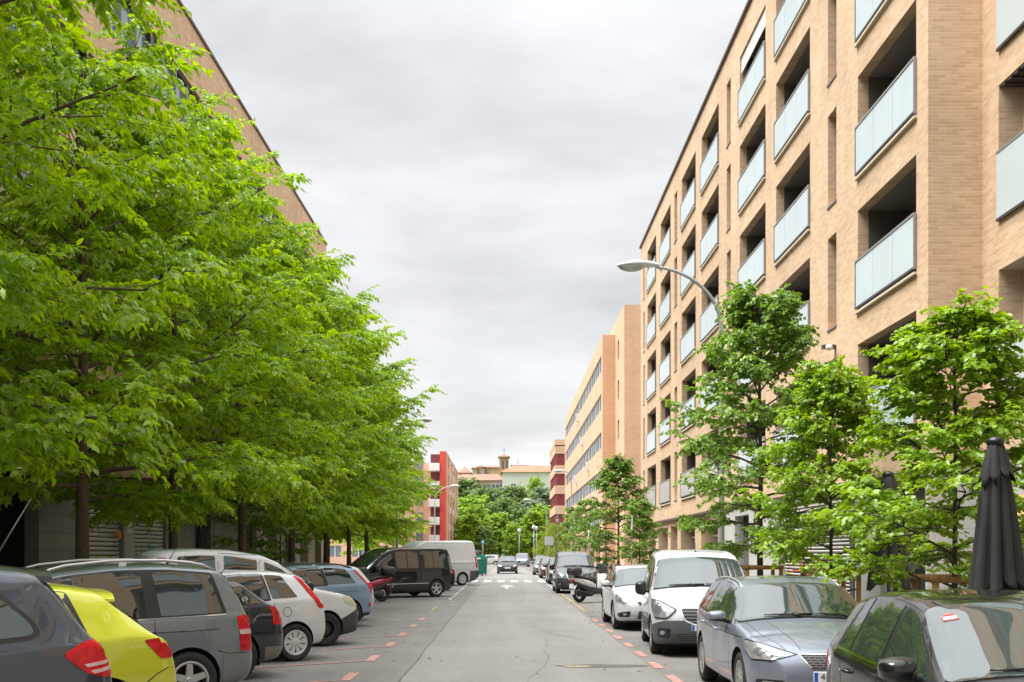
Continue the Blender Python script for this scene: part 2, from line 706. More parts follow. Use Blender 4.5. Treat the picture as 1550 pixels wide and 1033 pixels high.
# painted markings
def worn(name, c, keep=0.47):
    m = simple(name, c, .75, noise=.22, nscale=9)
    nt = m.node_tree
    N, L = nt.nodes, nt.links
    n = N.new('ShaderNodeTexNoise')
    n.inputs['Scale'].default_value = 22
    n.inputs['Detail'].default_value = 6
    n.inputs['Roughness'].default_value = .7
    tc = N.new('ShaderNodeTexCoord')
    L.new(tc.outputs['Object'], n.inputs['Vector'])
    r = N.new('ShaderNodeMapRange')
    r.inputs['From Min'].default_value = keep - .12
    r.inputs['From Max'].default_value = keep + .02
    L.new(n.outputs['Fac'], r.inputs['Value'])
    L.new(r.outputs['Result'], N['Principled BSDF'].inputs['Alpha'])
    return m
M_red = worn('red_road_paint', (0.44, 0.222, 0.18), .46)
M_redthin = worn('red_road_paint_worn', (0.45, 0.22, 0.17), .45)
M_white = worn('white_road_paint', (0.52, 0.515, 0.50), .42)
M_yel = worn('yellow_road_paint', (0.42, 0.31, 0.13), .50)
mb = MB()
def stripe(x0, y0, x1, y1, w, mi, z=.008):
    d = Vector((x1 - x0, y1 - y0, 0)).normalized()
    n = Vector((-d.y, d.x, 0)) * w / 2
    a, b = Vector((x0, y0, z)), Vector((x1, y1, z))
    # segments so that they read as hand painted
    mb.quad(a - n, b - n, b + n, a + n, mi)
TH = R(36)
for k in range(-3, 6):
    yk = 15.7 + 2.72 * k
    stripe(-2.18, yk - .55, -2.18, yk + .45, .15, 0)
    stripe(-2.26, yk - .5, -6.7, yk - .5 - 4.44 * math.tan(TH), .075, 1, .0085)
for k in range(14):
    y0 = 7.7 + 1.9 * k
    if y0 < 29.6:
        stripe(2.34, y0 - .45, 2.34, y0 + .5, .14, 0)
stripe(2.42, 29.9, 4.4, 29.9, .09, 1)
for y0 in (33.4,):
    stripe(2.42, y0, 4.45, y0, .10, 3)
stripe(2.40, 33.4, 2.40, 52, .10, 3)
for y0 in (31.0, 34.0, 37.5):
    stripe(-2.3, y0, -6.6, y0 - 2.4, .09, 3)
stripe(-2.2, 33, -2.2, 36, .08, 3)
for k in range(9):
    stripe(-2.05, 41.5 + 2.1 * k, -2.05, 42.4 + 2.1 * k, .13, 2)
for k in range(13):
    stripe(2.36, 53 + 2.6 * k, 2.36, 54.3 + 2.6 * k, .12, 2)
# zebra crossing
for k in range(6):
    x = -2.1 + .82 * k
    mb.quad((x, 65.5, .0075), (x + .46, 65.5, .0075), (x + .46, 70.3, .0075), (x, 70.3, .0075), 4)
# straight-on arrow
for q in ([(.02, 54), (.18, 54), (.18, 57.2), (.02, 57.2)], [(-.28, 57.2), (.48, 57.2), (.1, 60.2)]):
    mb.add([(x, y, .0075) for x, y in q], [tuple(range(len(q)))], 2)
tag(mb.build('road_markings', [M_red, M_redthin, M_white, M_yel, worn('white_road_paint_worn', (0.48, 0.475, 0.46), .50)], recalc=False), kind='structure')

# ------------------------------------------------------------------ building helpers
def facade(mb, P, u0, u1, z0, z1, ops, depth, mi=0, mir=None, close=True):
    """wall sheet P(u, z, d) with rectangular openings (ua, ub, za, zb) and reveals of the given depth."""
    mir = mi if mir is None else mir
    us = sorted({u0, u1} | {v for o in ops for v in o[:2] if u0 < v < u1})
    zs = sorted({z0, z1} | {v for o in ops for v in o[2:4] if z0 < v < z1})
    for a, b in zip(us[:-1], us[1:]):
        for c, d in zip(zs[:-1], zs[1:]):
            uc, zc = (a + b) / 2, (c + d) / 2
            if any(o[0] < uc < o[1] and o[2] < zc < o[3] for o in ops):
                continue
            mb.quad(P(a, c, 0), P(b, c, 0), P(b, d, 0), P(a, d, 0), mi)
    for (a, b, c, d) in [o[:4] for o in ops]:
        mb.quad(P(a, c, 0), P(a, d, 0), P(a, d, depth), P(a, c, depth), mir)
        mb.quad(P(b, d, 0), P(b, c, 0), P(b, c, depth), P(b, d, depth), mir)
        mb.quad(P(a, d, 0), P(b, d, 0), P(b, d, depth), P(a, d, depth), mir)
        mb.quad(P(b, c, 0), P(a, c, 0), P(a, c, depth), P(b, c, depth), mir)


def pbox(mb, P, a, b, c, d, d0, d1, mi=0):
    """box in facade coordinates"""
    v = [P(a, c, d0), P(b, c, d0), P(b, d, d0), P(a, d, d0), P(a, c, d1), P(b, c, d1), P(b, d, d1), P(a, d, d1)]
    mb.add(v, [(0, 1, 2, 3), (5, 4, 7, 6), (4, 0, 3, 7), (1, 5, 6, 2), (3, 2, 6, 7), (4, 5, 1, 0)], mi)


M_brickR = brick('brick_tan', (0.655, 0.46, 0.305), (0.52, 0.345, 0.21), (0.61, 0.485, 0.35), .25, .066)
M_brickO = brick('brick_orange', (0.67, 0.425, 0.275), (0.60, 0.36, 0.215), (0.62, 0.45, 0.33), .29, .083, var=.08)
M_brickL = brick('brick_tan_left', (0.64, 0.44, 0.275), (0.54, 0.34, 0.195), (0.57, 0.43, 0.29), .29, .083)
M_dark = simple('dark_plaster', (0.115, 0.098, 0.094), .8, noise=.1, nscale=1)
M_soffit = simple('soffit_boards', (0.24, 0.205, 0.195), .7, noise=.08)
M_frame = simple('alu_grey', (0.30, 0.31, 0.32), .4, metal=.4)
M_framed = simple('alu_dark', (0.045, 0.045, 0.048), .4)
M_framew = simple('alu_white', (0.72, 0.72, 0.71), .45)
M_sill = simple('sill_cream', (0.62, 0.52, 0.40), .6)
M_cap = simple('roof_capping', (0.10, 0.065, 0.05), .5)
M_glass = simple('window_glass', (0.022, 0.032, 0.036), .04, ior=1.7, noise=.25, nscale=.6)
M_glassb = simple('window_glass_blue', (0.13, 0.18, 0.21), .05, ior=1.8, noise=.2, nscale=.3)
M_bal = simple('balustrade_glass', (0.50, 0.58, 0.61), .07, ior=1.6, noise=.05, nscale=1.2)
M_stone = brick('stone_cladding', (0.47, 0.46, 0.44), (0.43, 0.42, 0.40), (0.30, 0.29, 0.28), .9, .55, .7, .10, .006)
M_stoned = brick('stone_dark', (0.20, 0.188, 0.18), (0.17, 0.16, 0.153), (0.045, 0.042, 0.04), .9, .45, .5, .2, .006)
M_louv = simple('shutter_metal', (0.72, 0.69, 0.65), .5, metal=.2, noise=.08)
M_void = simple('dark_interior', (0.012, 0.011, 0.011), .9)
M_greycol = simple('grey_render', (0.42, 0.40, 0.385), .8, noise=.2, nscale=2)

# ------------------------------------------------------------------ apartment building on the right
XR = 7.92
PR = lambda u, z, d: (XR + d, u, z)
apt = empty('apartment_building', (XR, 20.76, 0.12))
tag(apt, 'long tan brick apartment block with recessed balconies behind frosted glass on the right', 'apartment building')


def under(o, parent):
    o.parent = parent
    o.matrix_parent_inverse = Matrix.Translation(-Vector(parent.location)) if parent.rotation_euler.z == 0 else parent.matrix_basis.inverted()
    return o


BCOL = [(21.36, 24.9), (28.8, 32.4), (33.7, 37.4), (41.07, 44.65), (46.04, 49.65), (53.0, 56.4), (58.1, 61.6)]
SCOL = [(26.5, 27.2), (38.9, 39.6), (51.0, 51.8), (62.8, 63.4)]
FL = [4.15 + 3 * k for k in range(5)]
ops = [(a, b, z, z + 2.27) for a, b in BCOL for z in FL] + [(a, b, z + .05, z + 2.27) for a, b in SCOL for z in FL]
mb = MB()
YN, YE, ZT = 20.76, 64.6, 19.45
facade(mb, PR, YN, YE, 3.36, ZT, ops, .24)
# end wall facing the camera, step back, and the near wing set back by a metre
XW2 = 8.935
mb.quad((XR, YN, 3.36), (XW2, YN, 3.36), (XW2, YN, ZT), (XR, YN, ZT))
P2 = lambda u, z, d: (XW2 + d, u, z)
ops2 = [(15.5 - 6.2 * j, 20.08 - 6.2 * j, za, zb) for j in range(10) for za, zb in ((10.8, 13.2), (7.75, 10.2), (4.6, 6.86), (14.0, 16.2))]
YS = -45.0
facade(mb, P2, YS, YN, 3.36, ZT, ops2, .6)
mb.quad((XW2, YS, 0), (26, YS, 0), (26, YS, ZT), (XW2, YS, ZT))
mb.quad((26, YS, 0), (26, YE, 0), (26, YE, ZT), (26, YS, ZT))
mb.quad((XR, YE, 0), (26, YE, 0), (26, YE, ZT), (XR, YE, ZT))
mb.quad((XR, YN, ZT), (26, YN, ZT), (26, YE, ZT), (XR, YE, ZT))
mb.quad((XW2, YS, ZT), (26, YS, ZT), (26, YN, ZT), (XW2, YN, ZT))
under(mb.build('wall', M_brickR, recalc=False), apt)
mb = MB()
mb.box(XR - .09, XR + .3, YN - .06, YE + .06, ZT, ZT + .13, 0, .02)
under(mb.build('cornice', M_cap), apt)
mb = MB()
mb.box(XR - .16, XR + .1, 40.2, YE, 3.26, 3.36, 0, .01)
mb.box(XR - .05, XR + .1, YN, 40.19, 3.28, 3.36, 0, .01)
under(mb.build('canopy_strip', M_cap), apt)

rnd = random.Random(21)
def balcony(parent, P, a, b, z, lamp=False, blind=False):
    zt = z + 2.27
    mb = MB()
    D0, D1 = .24, 1.75
    aa, bb = a - .002, b + .002
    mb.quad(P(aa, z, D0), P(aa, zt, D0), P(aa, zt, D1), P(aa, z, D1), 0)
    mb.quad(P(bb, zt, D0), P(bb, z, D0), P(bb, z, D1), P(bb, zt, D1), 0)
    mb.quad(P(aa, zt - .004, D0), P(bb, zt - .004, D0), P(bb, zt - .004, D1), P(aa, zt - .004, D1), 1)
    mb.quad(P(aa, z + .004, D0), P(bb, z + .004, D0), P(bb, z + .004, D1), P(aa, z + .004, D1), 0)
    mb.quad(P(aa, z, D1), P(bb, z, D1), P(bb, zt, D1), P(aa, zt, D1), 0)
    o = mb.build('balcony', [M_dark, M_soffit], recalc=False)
    under(o, parent)
    mi = o.matrix_parent_inverse.copy()
    def sub(mbx, nm, mats):
        c = mbx.build(nm, mats)
        c.parent = o
        return c
    # balustrade: frosted panels in a thin frame, just proud of the wall
    g = MB()
    n = 3
    for k in range(n):
        u0 = a + (b - a) * k / n + .008
        u1 = a + (b - a) * (k + 1) / n - .008
        pbox(g, P, u0, u1, z + .10, z + 1.10, -.05, -.03, 0)
    pbox(g, P, a - .01, b + .01, z + 1.10, z + 1.145, -.065, -.015, 1)
    pbox(g, P, a - .01, b + .01, z + .055, z + .10, -.065, -.015, 2)
    pbox(g, P, a - .03, a - .01, z + .055, z + 1.145, -.065, -.015, 1)
    pbox(g, P, b + .01, b + .03, z + .055, z + 1.145, -.065, -.015, 1)
    sub(g, 'glass_balustrade', [M_bal, M_frame, M_framed])
    s = MB()
    pbox(s, P, a - .05, b + .05, z - .05, z - .002, -.07, .2, 0)
    sub(s, 'sill', M_sill)
    d = MB()
    w = (b - a)
    pbox(d, P, a + .15, a + .15 + w * .55, z + .05, z + 2.1, D1 - .06, D1 - .02, 1)
    pbox(d, P, a + .22, a + .12 + w * .27, z + .12, z + 2.02, D1 - .075, D1 - .062, 0)
    pbox(d, P, a + .17 + w * .28, a + .08 + w * .55, z + .12, z + 2.02, D1 - .075, D1 - .062, 0)
    sub(d, 'balcony_door', [rnd.choice((M_glassb, M_glassb, M_glass, simple('door_blind', (.42, .41, .39), .7))), M_framed])
    if lamp:
        l = MB()
        c = a + .62 if lamp == 1 else (a + b) / 2
        pbox(l, P, c - .17, c + .17, zt - .11, zt - .012, .52, .84, 0)
        sub(l, 'ceiling_lamp', simple('lamp_housing', (.55, .50, .45), .5))
    if blind:
        l = MB()
        pbox(l, P, a + .03, b - .03, zt - .55, zt - .03, .05, .075, 0)
        sub(l, 'roller_awning', simple('awning_cloth', (.62, .62, .60), .8, noise=.1))
    return o


for ci, (a, b) in enumerate(BCOL):
    for k, z in enumerate(FL):
        balcony(apt, PR, a, b, z, lamp=1 if ci == 0 else 0, blind=(ci == 2 and k == 4))
for a, b in SCOL:
    for z in FL:
        mb = MB()
        pbox(mb, PR, a - .02, b + .02, z, z + 2.3, .242, .30, 0)
        for q in range(14):
            pbox(mb, PR, a + .04, b - .04, z + .12 + q * .15, z + .20 + q * .15, .215, .241, 1)
        pbox(mb, PR, a - .02, b + .02, z + .0, z + .048, -.03, .2, 1)
        under(mb.build('slit_window', [M_framed, M_soffit]), apt)
# near wing windows and pale parapet panels
for (a, b, za, zb) in ops2:
    mb = MB()
    pbox(mb, P2, a - .01, b + .01, za - .01, zb + .01, .56, .62, 0)
    pbox(mb, P2, b - .12, b - .002, za, zb, .45, .559, 1)
    pbox(mb, P2, b - 1.5, b - 1.42, za, zb, .45, .559, 1)
    pbox(mb, P2, a, b - .121, zb - .3, zb - .04, .40, .559, 1)
    under(mb.build('window', [M_glassb, M_framew]), apt)
for za, zb, j in [(a, b, j) for j in range(10) for a, b in ((7.78, 8.95), (10.85, 12.9), (4.62, 5.5))]:
    mb = MB()
    pbox(mb, P2, 15.5 - 6.2 * j, 20.06 - 6.2 * j, za, zb, -.05, -.02, 0)
    pbox(mb, P2, 15.5 - 6.2 * j, 20.06 - 6.2 * j, zb, zb + .045, -.06, -.01, 1)
    pbox(mb, P2, 15.5 - 6.2 * j, 20.06 - 6.2 * j, za - .05, za, -.06, -.01, 2)
    under(mb.build('glass_balustrade', [M_bal, M_frame, M_framed]), apt)
mb = MB()
mb.box(XW2 + .01, XW2 + .55, 15.51, 20.07, 10.17, 10.195, 0)
for k in range(18):
    mb.box(XW2 + .01, XW2 + .55, 15.6 + .25 * k, 15.72 + .25 * k, 10.14, 10.169, 0)
under(mb.build('slatted_soffit', simple('soffit_dark', (.055, .042, .038), .6)), apt)

# ground floor: stone cladding, shutters, doors, shop glass
gops = [(20.9, 23.4, .12, 3.1), (25.4, 32.0, .12, 3.1), (36.0, 38.2, .12, 3.0)]
mb = MB()
facade(mb, PR, YN, 40.2, .1, 3.36, gops, .3)
mb.quad((XR, YN, .1), (XW2, YN, .1), (XW2, YN, 3.36), (XR, YN, 3.36))
mb.quad((XW2, YS, .1), (XW2, YN, .1), (XW2, YN, 3.36), (XW2, YS, 3.36))
under(mb.build('stone_cladding', M_stone, recalc=False), apt)
gops2 = [(41.2, 44.8), (46.2, 49.9), (50.9, 53.0), (53.9, 57.2), (58.3, 61), (61.8, 64)]
mb = MB()
facade(mb, PR, 40.2, YE, .1, 3.36, [(a, b, .12, 3.0) for a, b in gops2], .55)
under(mb.build('arcade_wall', M_brickR, recalc=False), apt)
for a, b in gops2:
    mb = MB()
    pbox(mb, PR, a - .02, b + .02, .12, 3.05, .552, .60, 0)
    pbox(mb, PR, a, b, .12, .95, .49, .55, 1)
    pbox(mb, PR, a, b, 2.4, 2.48, .49, .55, 2)
    pbox(mb, PR, (a + b) / 2 - .04, (a + b) / 2 + .04, .96, 2.39, .49, .55, 2)
    under(mb.build('shop_window', [M_glassb, M_greycol, M_framew]), apt)
# shop glass near the corner
mb = MB()
pbox(mb, PR, 20.88, 23.42, .12, 3.12, .302, .34, 0)
for u in (20.95, 22.1, 23.25):
    pbox(mb, PR, u, u + .08, .2, 3.0, .24, .30, 1)
pbox(mb, PR, 20.92, 23.38, 2.45, 3.08, .2, .235, 2)
under(mb.build('shop_window', [M_glass, M_framed, simple('fascia_dark', (.06, .055, .055), .5)]), apt)


def shutter_mesh(P, a, b, z0, z1, d, pitch=.085, graffiti=(), lean=.45):
    """corrugated slats; graffiti = list of (u0,u1,z0,z1,mat index) sprayed on the slats' faces"""
    mb = MB()
    pbox(mb, P, a, b, z0, z1, d + .05, d + .09, 1)
    n = int((z1 - z0) / pitch)
    us = sorted({a, b} | {v for g in graffiti for v in g[:2] if a < v < b})
    for k in range(n):
        z = z0 + k * pitch
        for u0, u1 in zip(us[:-1], us[1:]):
            uc = (u0 + u1) / 2
            mi = 0
            for g in graffiti:
                if g[0] < uc < g[1] and g[2] < z + pitch / 2 < g[3]:
                    mi = g[4]
            mb.quad(P(u0, z + .012, d + .045), P(u1, z + .012, d + .045), P(u1, z + pitch * .62, d), P(u0, z + pitch * .62, d), mi)
            mb.quad(P(u0, z + pitch * .62, d), P(u1, z + pitch * .62, d), P(u1, z + pitch * .8, d + .012), P(u0, z + pitch * .8, d + .012), mi)
    return mb


GCOL = [simple('spray_%s' % n, c, .6) for n, c in (('yellow', (.72, .50, .06)), ('cyan', (.20, .50, .55)), ('blue', (.14, .16, .42)), ('red', (.62, .07, .09)), ('green', (.10, .42, .22)), ('orange', (.75, .30, .05)))]
def scribble(seed, a, b, z0, z1, cols, n):
    r = random.Random(seed)
    out = []
    for k in range(n):
        u = r.uniform(a, b)
        z = r.uniform(z0, z1)
        if r.random() < .5:
            out.append((u, min(b, u + r.uniform(.25, .8)), z, z + .09, r.choice(cols)))
        else:
            out.append((u, u + .10, z, min(z1, z + r.uniform(.2, .7)), r.choice(cols)))
    return out
gr = scribble(5, 29.2, 31.9, .6, 2.0, [5, 5, 6, 3, 2], 26)
o = shutter_mesh(PR, 25.42, 31.98, .12, 2.3, .16, .09, gr).build('roller_shutter', [M_louv, M_void] + GCOL, recalc=False)
under(o, apt)
mb = MB()
pbox(mb, PR, 25.41, 31.99, 2.3, 3.1, .08, .29, 0)
for q in range(7):
    pbox(mb, PR, 25.5, 31.9, 2.36 + q * .1, 2.41 + q * .1, .055, .079, 1)
under(mb.build('shutter_box', [simple('shutter_brown', (.19, .15, .13), .6), M_louv]), apt)
mb = MB()
pbox(mb, PR, 25.1, 25.4, .12, 3.1, -.03, .2, 0)
under(mb.build('door_frame', M_framed), apt)
mb = MB()
pbox(mb, PR, 36.0, 38.2, .12, 3.0, .30, .34, 0)
pbox(mb, PR, 36.1, 37.0, .14, 2.3, .25, .299, 1)
pbox(mb, PR, 37.05, 37.95, .14, 2.3, .25, .299, 1)
under(mb.build('door', [M_void, simple('door_steel', (.16, .16, .165), .4, metal=.5)]), apt)
mb = MB()
mb.quad((XW2 - .03, 12, .12), (XW2 - .03, 19.35, .12), (XW2 - .03, 19.35, 2.75), (XW2 - .03, 12, 2.75))
under(mb.build('yellow_shopfront', simple('yellow_render', (.72, .54, .22), .7, noise=.08)), apt)
mb = MB()
pbox(mb, PR, 26.5, 26.65, 6.63, 6.72, -.32, -.001, 0)
mb.tube([(XR - .2, 26.6, 6.68), (XR - .2, 26.35, 6.62)], [.06, .075], 10, 1)
under(mb.build('security_camera', [M_framed, M_framew]), apt)

# a few things kept on the balconies
def balcony_thing(name, label, cat, u, z, d, fn):
    mb = MB()
    mats = fn(mb)
    o = mb.build(name, mats)
    o.location = PR(u, z, d)
    tag(o, label, cat)
def f_cab(mb):
    mb.box(-.25, .25, -.45, .45, 0, 1.35, 0, .02)
    mb.box(-.256, -.25, -.005, .005, .06, 1.3, 1)
    mb.box(-.27, -.256, -.06, -.03, .7, .8, 1)
    mb.box(-.27, -.256, .03, .06, .7, .8, 1)
    return [simple('cabinet_cream', (.56, .50, .40), .6), M_framed]
balcony_thing('storage_cabinet', 'cream storage cabinet standing at the back of a near balcony', 'cabinet', 24.2, 10.155, 1.2, f_cab)
def f_vase(mb):
    mb.lathe([(.07, 0), (.10, .06), (.085, .2), (.05, .3), (.075, .36)], 14)
    return [simple('vase_white', (.6, .58, .55), .5)]
balcony_thing('vase', 'pale vase standing on top of the cream balcony cabinet', 'vase', 24.3, 11.505, 1.15, f_vase)
def f_box(mb):
    mb.box(-.22, .22, -.4, .4, 0, .75, 0, .03)
    mb.lathe([(.17, 0), (.17, .02), (.05, .02)], 16, 1, 'x', (-.24, 0, .4))
    return [simple('ac_white', (.66, .65, .62), .5), M_framed]
balcony_thing('air_conditioner', 'white air conditioner unit on a balcony above the tall street lamp', 'air conditioner', 29.6, 7.155, .9, f_box)
def f_pot(mb):
    r = random.Random(4)
    mb.lathe([(.07, 0), (.11, .2), (.12, .22), (.09, .22)], 12, 0)
    for k in range(60):
        a, h = r.uniform(0, 6.28), r.uniform(.15, .42)
        d = r.uniform(.05, .2)
        x, y = d * math.cos(a), d * math.sin(a)
        mb.add([(x, y, h), (x + .05, y + .03, h + .03), (x + .07, y, h + .09), (x, y - .04, h + .04)], [(0, 1, 2, 3)], 1)
    return [simple('terracotta', (.40, .17, .09), .8), simple('pot_leaf', (.16, .30, .06), .6)]
for i, (u, lb) in enumerate(((22.4, 'potted plant behind the glass of the second nearest balcony, closest to the corner pillar'), (23.3, 'potted plant behind the glass of the second nearest balcony, further from the corner pillar'))):
    balcony_thing('potted_plant', lb, 'potted plant', u, 13.155 + .86, .12, f_pot)
def f_toy(mb):
    mb.lathe([(.0, 0), (.16, .05), (.18, .2), (.12, .34), (.09, .38), (.13, .46), (.12, .58), (.0, .64)], 14, 0)
    mb.tube([(0, -.06, .58), (0, -.09, .8)], [.035, .03], 8, 0)
    mb.tube([(0, .06, .58), (0, .09, .8)], [.035, .03], 8, 0)
    return [simple('orange_plush', (.75, .26, .05), .8)]
balcony_thing('toy_rabbit', 'orange figure with long ears standing on a high balcony', 'figurine', 31.4, 16.155 + .75, .9, f_toy)

# ------------------------------------------------------------------ office building (orange) on the right
off = empty('office_building', (XR, 83.2, .12))
tag(off, 'orange brick block with ribbon windows and a taller stepped end, past the balconied block', 'office building')
YA, YB = 89.9, 146.0
ops, wins = [], []
rowz = [17.96 - 3.14 * k for k in range(5)]
pit = 4.0
for zt in rowz:
    ops.append((YA + .9, YB - 1.4, zt - 1.35, zt))
mb = MB()
facade(mb, PR, YA, YB, 3.2, 19.4, ops, .18)
mb.quad((XR, YA, .1), (8.96, YA, .1), (8.96, YA, 19.4), (XR, YA, 19.4), 1)
mb.quad((XR, YA, 19.4), (30, YA, 19.4), (30, YB, 19.4), (XR, YB, 19.4), 1)
mb.quad((XR, YB, 0), (30, YB, 0), (30, YB, 19.4), (XR, YB, 19.4), 1)
facade(mb, PR, YA, YB, .1, 3.2, [(YA + 2 + 6 * k, YA + 6.6 + 6 * k, .12, 2.8) for k in range(9)], .3)
under(mb.build('wall', [M_brickO, M_brickO], recalc=False), off)
mb = MB()
facade(mb, lambda u, z, d: (8.96 + d, u, z), 83.2, 96, .1, 20.35, [(86.9, 88.2, 17.9 - 3.14 * k - .9, 17.9 - 3.14 * k + .6) for k in range(5)], .15)
mb.quad((8.96, 83.2, .1), (30, 83.2, .1), (30, 83.2, 20.35), (8.96, 83.2, 20.35))
mb.quad((8.96, 83.2, 20.35), (30, 83.2, 20.35), (30, 96, 20.35), (8.96, 96, 20.35))
mb.quad((8.96, 96, 19), (30, 96, 19), (30, 96, 20.35), (8.96, 96, 20.35))
under(mb.build('end_block', M_brickO, recalc=False), off)
for k in range(5):
    mb = MB()
    z = 17.9 - 3.14 * k
    mb.box(8.96 + .14, 8.96 + .2, 86.8, 88.3, z - .95, z + .65, 0)
    mb.box(8.96 + .1, 8.96 + .139, 87.5, 87.56, z - .9, z + .6, 1)
    under(mb.build('stair_window', [M_glassb, M_framew]), off)
nw = 13
for zt in rowz:
    for i in range(nw):
        a = YA + .9 + (YB - 1.4 - YA - .9) * i / nw
        b = YA + .9 + (YB - 1.4 - YA - .9) * (i + 1) / nw
        mb = MB()
        pbox(mb, PR, a, b, zt - 1.36, zt, .16, .2, 0)
        for q in range(4):
            u = a + (b - a) * q / 4
            pbox(mb, PR, u, u + (.5 if (q == 0 and i % 3 == 0) else .14), zt - 1.35, zt - .002, .06 if q else .02, .159, 1 if q % 2 else 2)
        pbox(mb, PR, a, b, zt - 1.349, zt - 1.27, .08, .158, 1)
        if (i * 7 + int(zt)) % 5 == 0:
            pbox(mb, PR, a + .5, a + 1.3, zt - .75, zt - .02, .10, .157, 1)
        under(mb.build('window', [M_glassb, M_framew, M_frame]), off)
for k in range(9):
    mb = MB()
    a = YA + 2 + 6 * k
    pbox(mb, PR, a, a + 4.6, .12, 2.82, .30, .36, 0)
    pbox(mb, PR, a + 2.2, a + 2.3, .12, 2.8, .24, .299, 1)
    under(mb.build('shop_window', [M_glassb, M_framed]), off)
for (u, k) in ((118, 0), (112, 1), (122, 2), (104, 2)):
    mb = MB()
    z = 16.2 - 3.14 * k
    pbox(mb, PR, u, u + .9, z - .45, z + .35, -.35, -.002, 0)
    pbox(mb, PR, u + .1, u + .8, z - .35, z + .25, -.36, -.351, 1)
    under(mb.build('air_conditioner', [M_framew, M_frame]), off)

# ------------------------------------------------------------------ block with maroon galleries beyond
M_maroon = simple('maroon_panel', (0.20, 0.035, 0.035), .45, noise=.15, nscale=1)
M_tanp = brick('brick_pale', (0.64, 0.44, 0.30), (0.58, 0.38, 0.24), (0.6, .44, .29), .29, .083, var=.06)
blk = empty('apartment_building', (8.0, 165, .12))
tag(blk, 'narrow tan block with maroon glazed corner galleries beyond the ribbon windowed block', 'apartment building')
Yb = 168.0
mb = MB()
mb.box(8.6, 26, Yb + .6, 196, 0, 18.3)
under(mb.build('wall', M_tanp), blk)
for k in range(5):
    z = 15.0 - 3.05 * k
    mb = MB()
    mb.box(7.6, 14, Yb, 188, z + 1.75, z + 3.05 + .0, 0)
    under(mb.build('balcony_front', M_tanp), blk)
    mb = MB()
    mb.box(7.75, 14, Yb + .12, 187.9, z + .001, z + 1.749, 0)
    for q in range(5):
        mb.box(7.62, 7.74, Yb + 1.2 + q * 3.6, Yb + 1.34 + q * 3.6, z + .002, z + 1.748, 1)
        mb.box(7.9 + q * 1.1, 7.98 + q * 1.1, Yb + .05, Yb + .119, z + .002, z + 1.748, 1)
    under(mb.build('gallery_window', [M_maroon, simple('maroon_frame', (.33, .10, .09), .5)]), blk)
mb = MB()
mb.box(7.6, 14, Yb, 188, 17.9, 18.9)
under(mb.build('parapet', M_tanp), blk)

# ------------------------------------------------------------------ building on the left, behind the trees
lef = empty('apartment_building', (-11, 68.4, .12))
tag(lef, 'long brick block with a dark stone ground floor behind the big street trees', 'apartment building')
ZL = 20.7
PL = lambda u, z, d: (-11 - (68.4 - u) * .008 - d, u, z)
YL0, YL1 = -40.0, 68.4
rows = [16.8, 13.7, 10.6, 7.5, 4.7]
ops = [(YL0 + 1, YL1 - .9, z, z + 1.7) for z in rows]
mb = MB()
facade(mb, PL, YL0, YL1, 3.85, ZL, ops, .25)
mb.quad(PL(YL1, 0, 0), PL(YL1, 0, 18), PL(YL1, ZL, 18), PL(YL1, ZL, 0))
mb.quad(PL(YL0, 0, 0), PL(YL0, 0, 18), PL(YL0, ZL, 18), PL(YL0, ZL, 0))
mb.quad(PL(YL0, ZL, 0), PL(YL1, ZL, 0), PL(YL1, ZL, 18), PL(YL0, ZL, 18))
under(mb.build('wall', M_brickL, recalc=False), lef)
mb = MB()
pbox(mb, PL, YL0, YL1 + .05, ZL, ZL + .1, -.07, .3)
under(mb.build('cornice', M_cap), lef)
nw = 20
for z in rows:
    for i in range(nw):
        a = YL0 + 1 + (YL1 - 1.9 - YL0) * i / nw
        b = YL0 + 1 + (YL1 - 1.9 - YL0) * (i + 1) / nw
        mb = MB()
        pbox(mb, PL, a, b, z - .01, z + 1.71, .22, .27, 0)
        for q in range(4):
            u = a + (b - a) * q / 4
            pbox(mb, PL, u, u + (.35 if q == 0 else .09), z, z + 1.699, .08, .219, 2 if q == 0 else 1)
        pbox(mb, PL, a, b, z + 1.6, z + 1.698, .07, .218, 2)
        if (i * 5 + int(z)) % 4 < 2:
            pbox(mb, PL, a + .4, a + 2.2, z + .7, z + 1.6, .15, .217, 3)
        under(mb.build('window', [M_glassb, M_frame, M_framed, simple('blind_white', (.62, .63, .63), .7)]), lef)
# ground floor
gd = [(10, 27.0), (30.0, 32.8), (33.75, 36.9), (40.1, 42.3), (47.2, 49.8), (52.0, 54.2), (56, 58.2), (60, 62.5), (64.5, 66.6)]
mb = MB()
facade(mb, PL, YL0, 47.0, .1, 3.85, [(a, b, .12, 3.8 if i == 0 else 3.3) for i, (a, b) in enumerate(gd) if b < 47], .35)
under(mb.build('stone_cladding', M_stoned, recalc=False), lef)
M_warm = simple('warm_stone', (.52, .45, .40), .8, noise=.1)
mb = MB()
facade(mb, PL, 47.0, YL1, .1, 3.85, [(a, b, .12, 3.4) for a, b in gd if a > 47], .6)
under(mb.build('arcade_wall', M_warm, recalc=False), lef)
mb = MB()
pbox(mb, PL, 10, 27.0, .12, 3.8, 3.0, 3.1, 0)
mb.quad(PL(27.0, .12, .35), PL(27.0, 3.8, .35), PL(27.0, 3.8, 3), PL(27.0, .12, 3), 0)
mb.quad(PL(10, 3.79, .35), PL(27.0, 3.79, .35), PL(27.0, 3.79, 3), PL(10, 3.79, 3), 0)
under(mb.build('garage_entrance', M_void, recalc=False), lef)
for a, b in gd[3:]:
    mb = MB()
    pbox(mb, PL, a - .02, b + .02, .12, 3.42, .605 if a > 47 else .352, .7, 0)
    pbox(mb, PL, (a + b) / 2 - .04, (a + b) / 2 + .04, .12, 3.2, .5 if a > 47 else .28, .60 if a > 47 else .35, 1)
    under(mb.build('shop_window', [M_glass, M_frame]), lef)
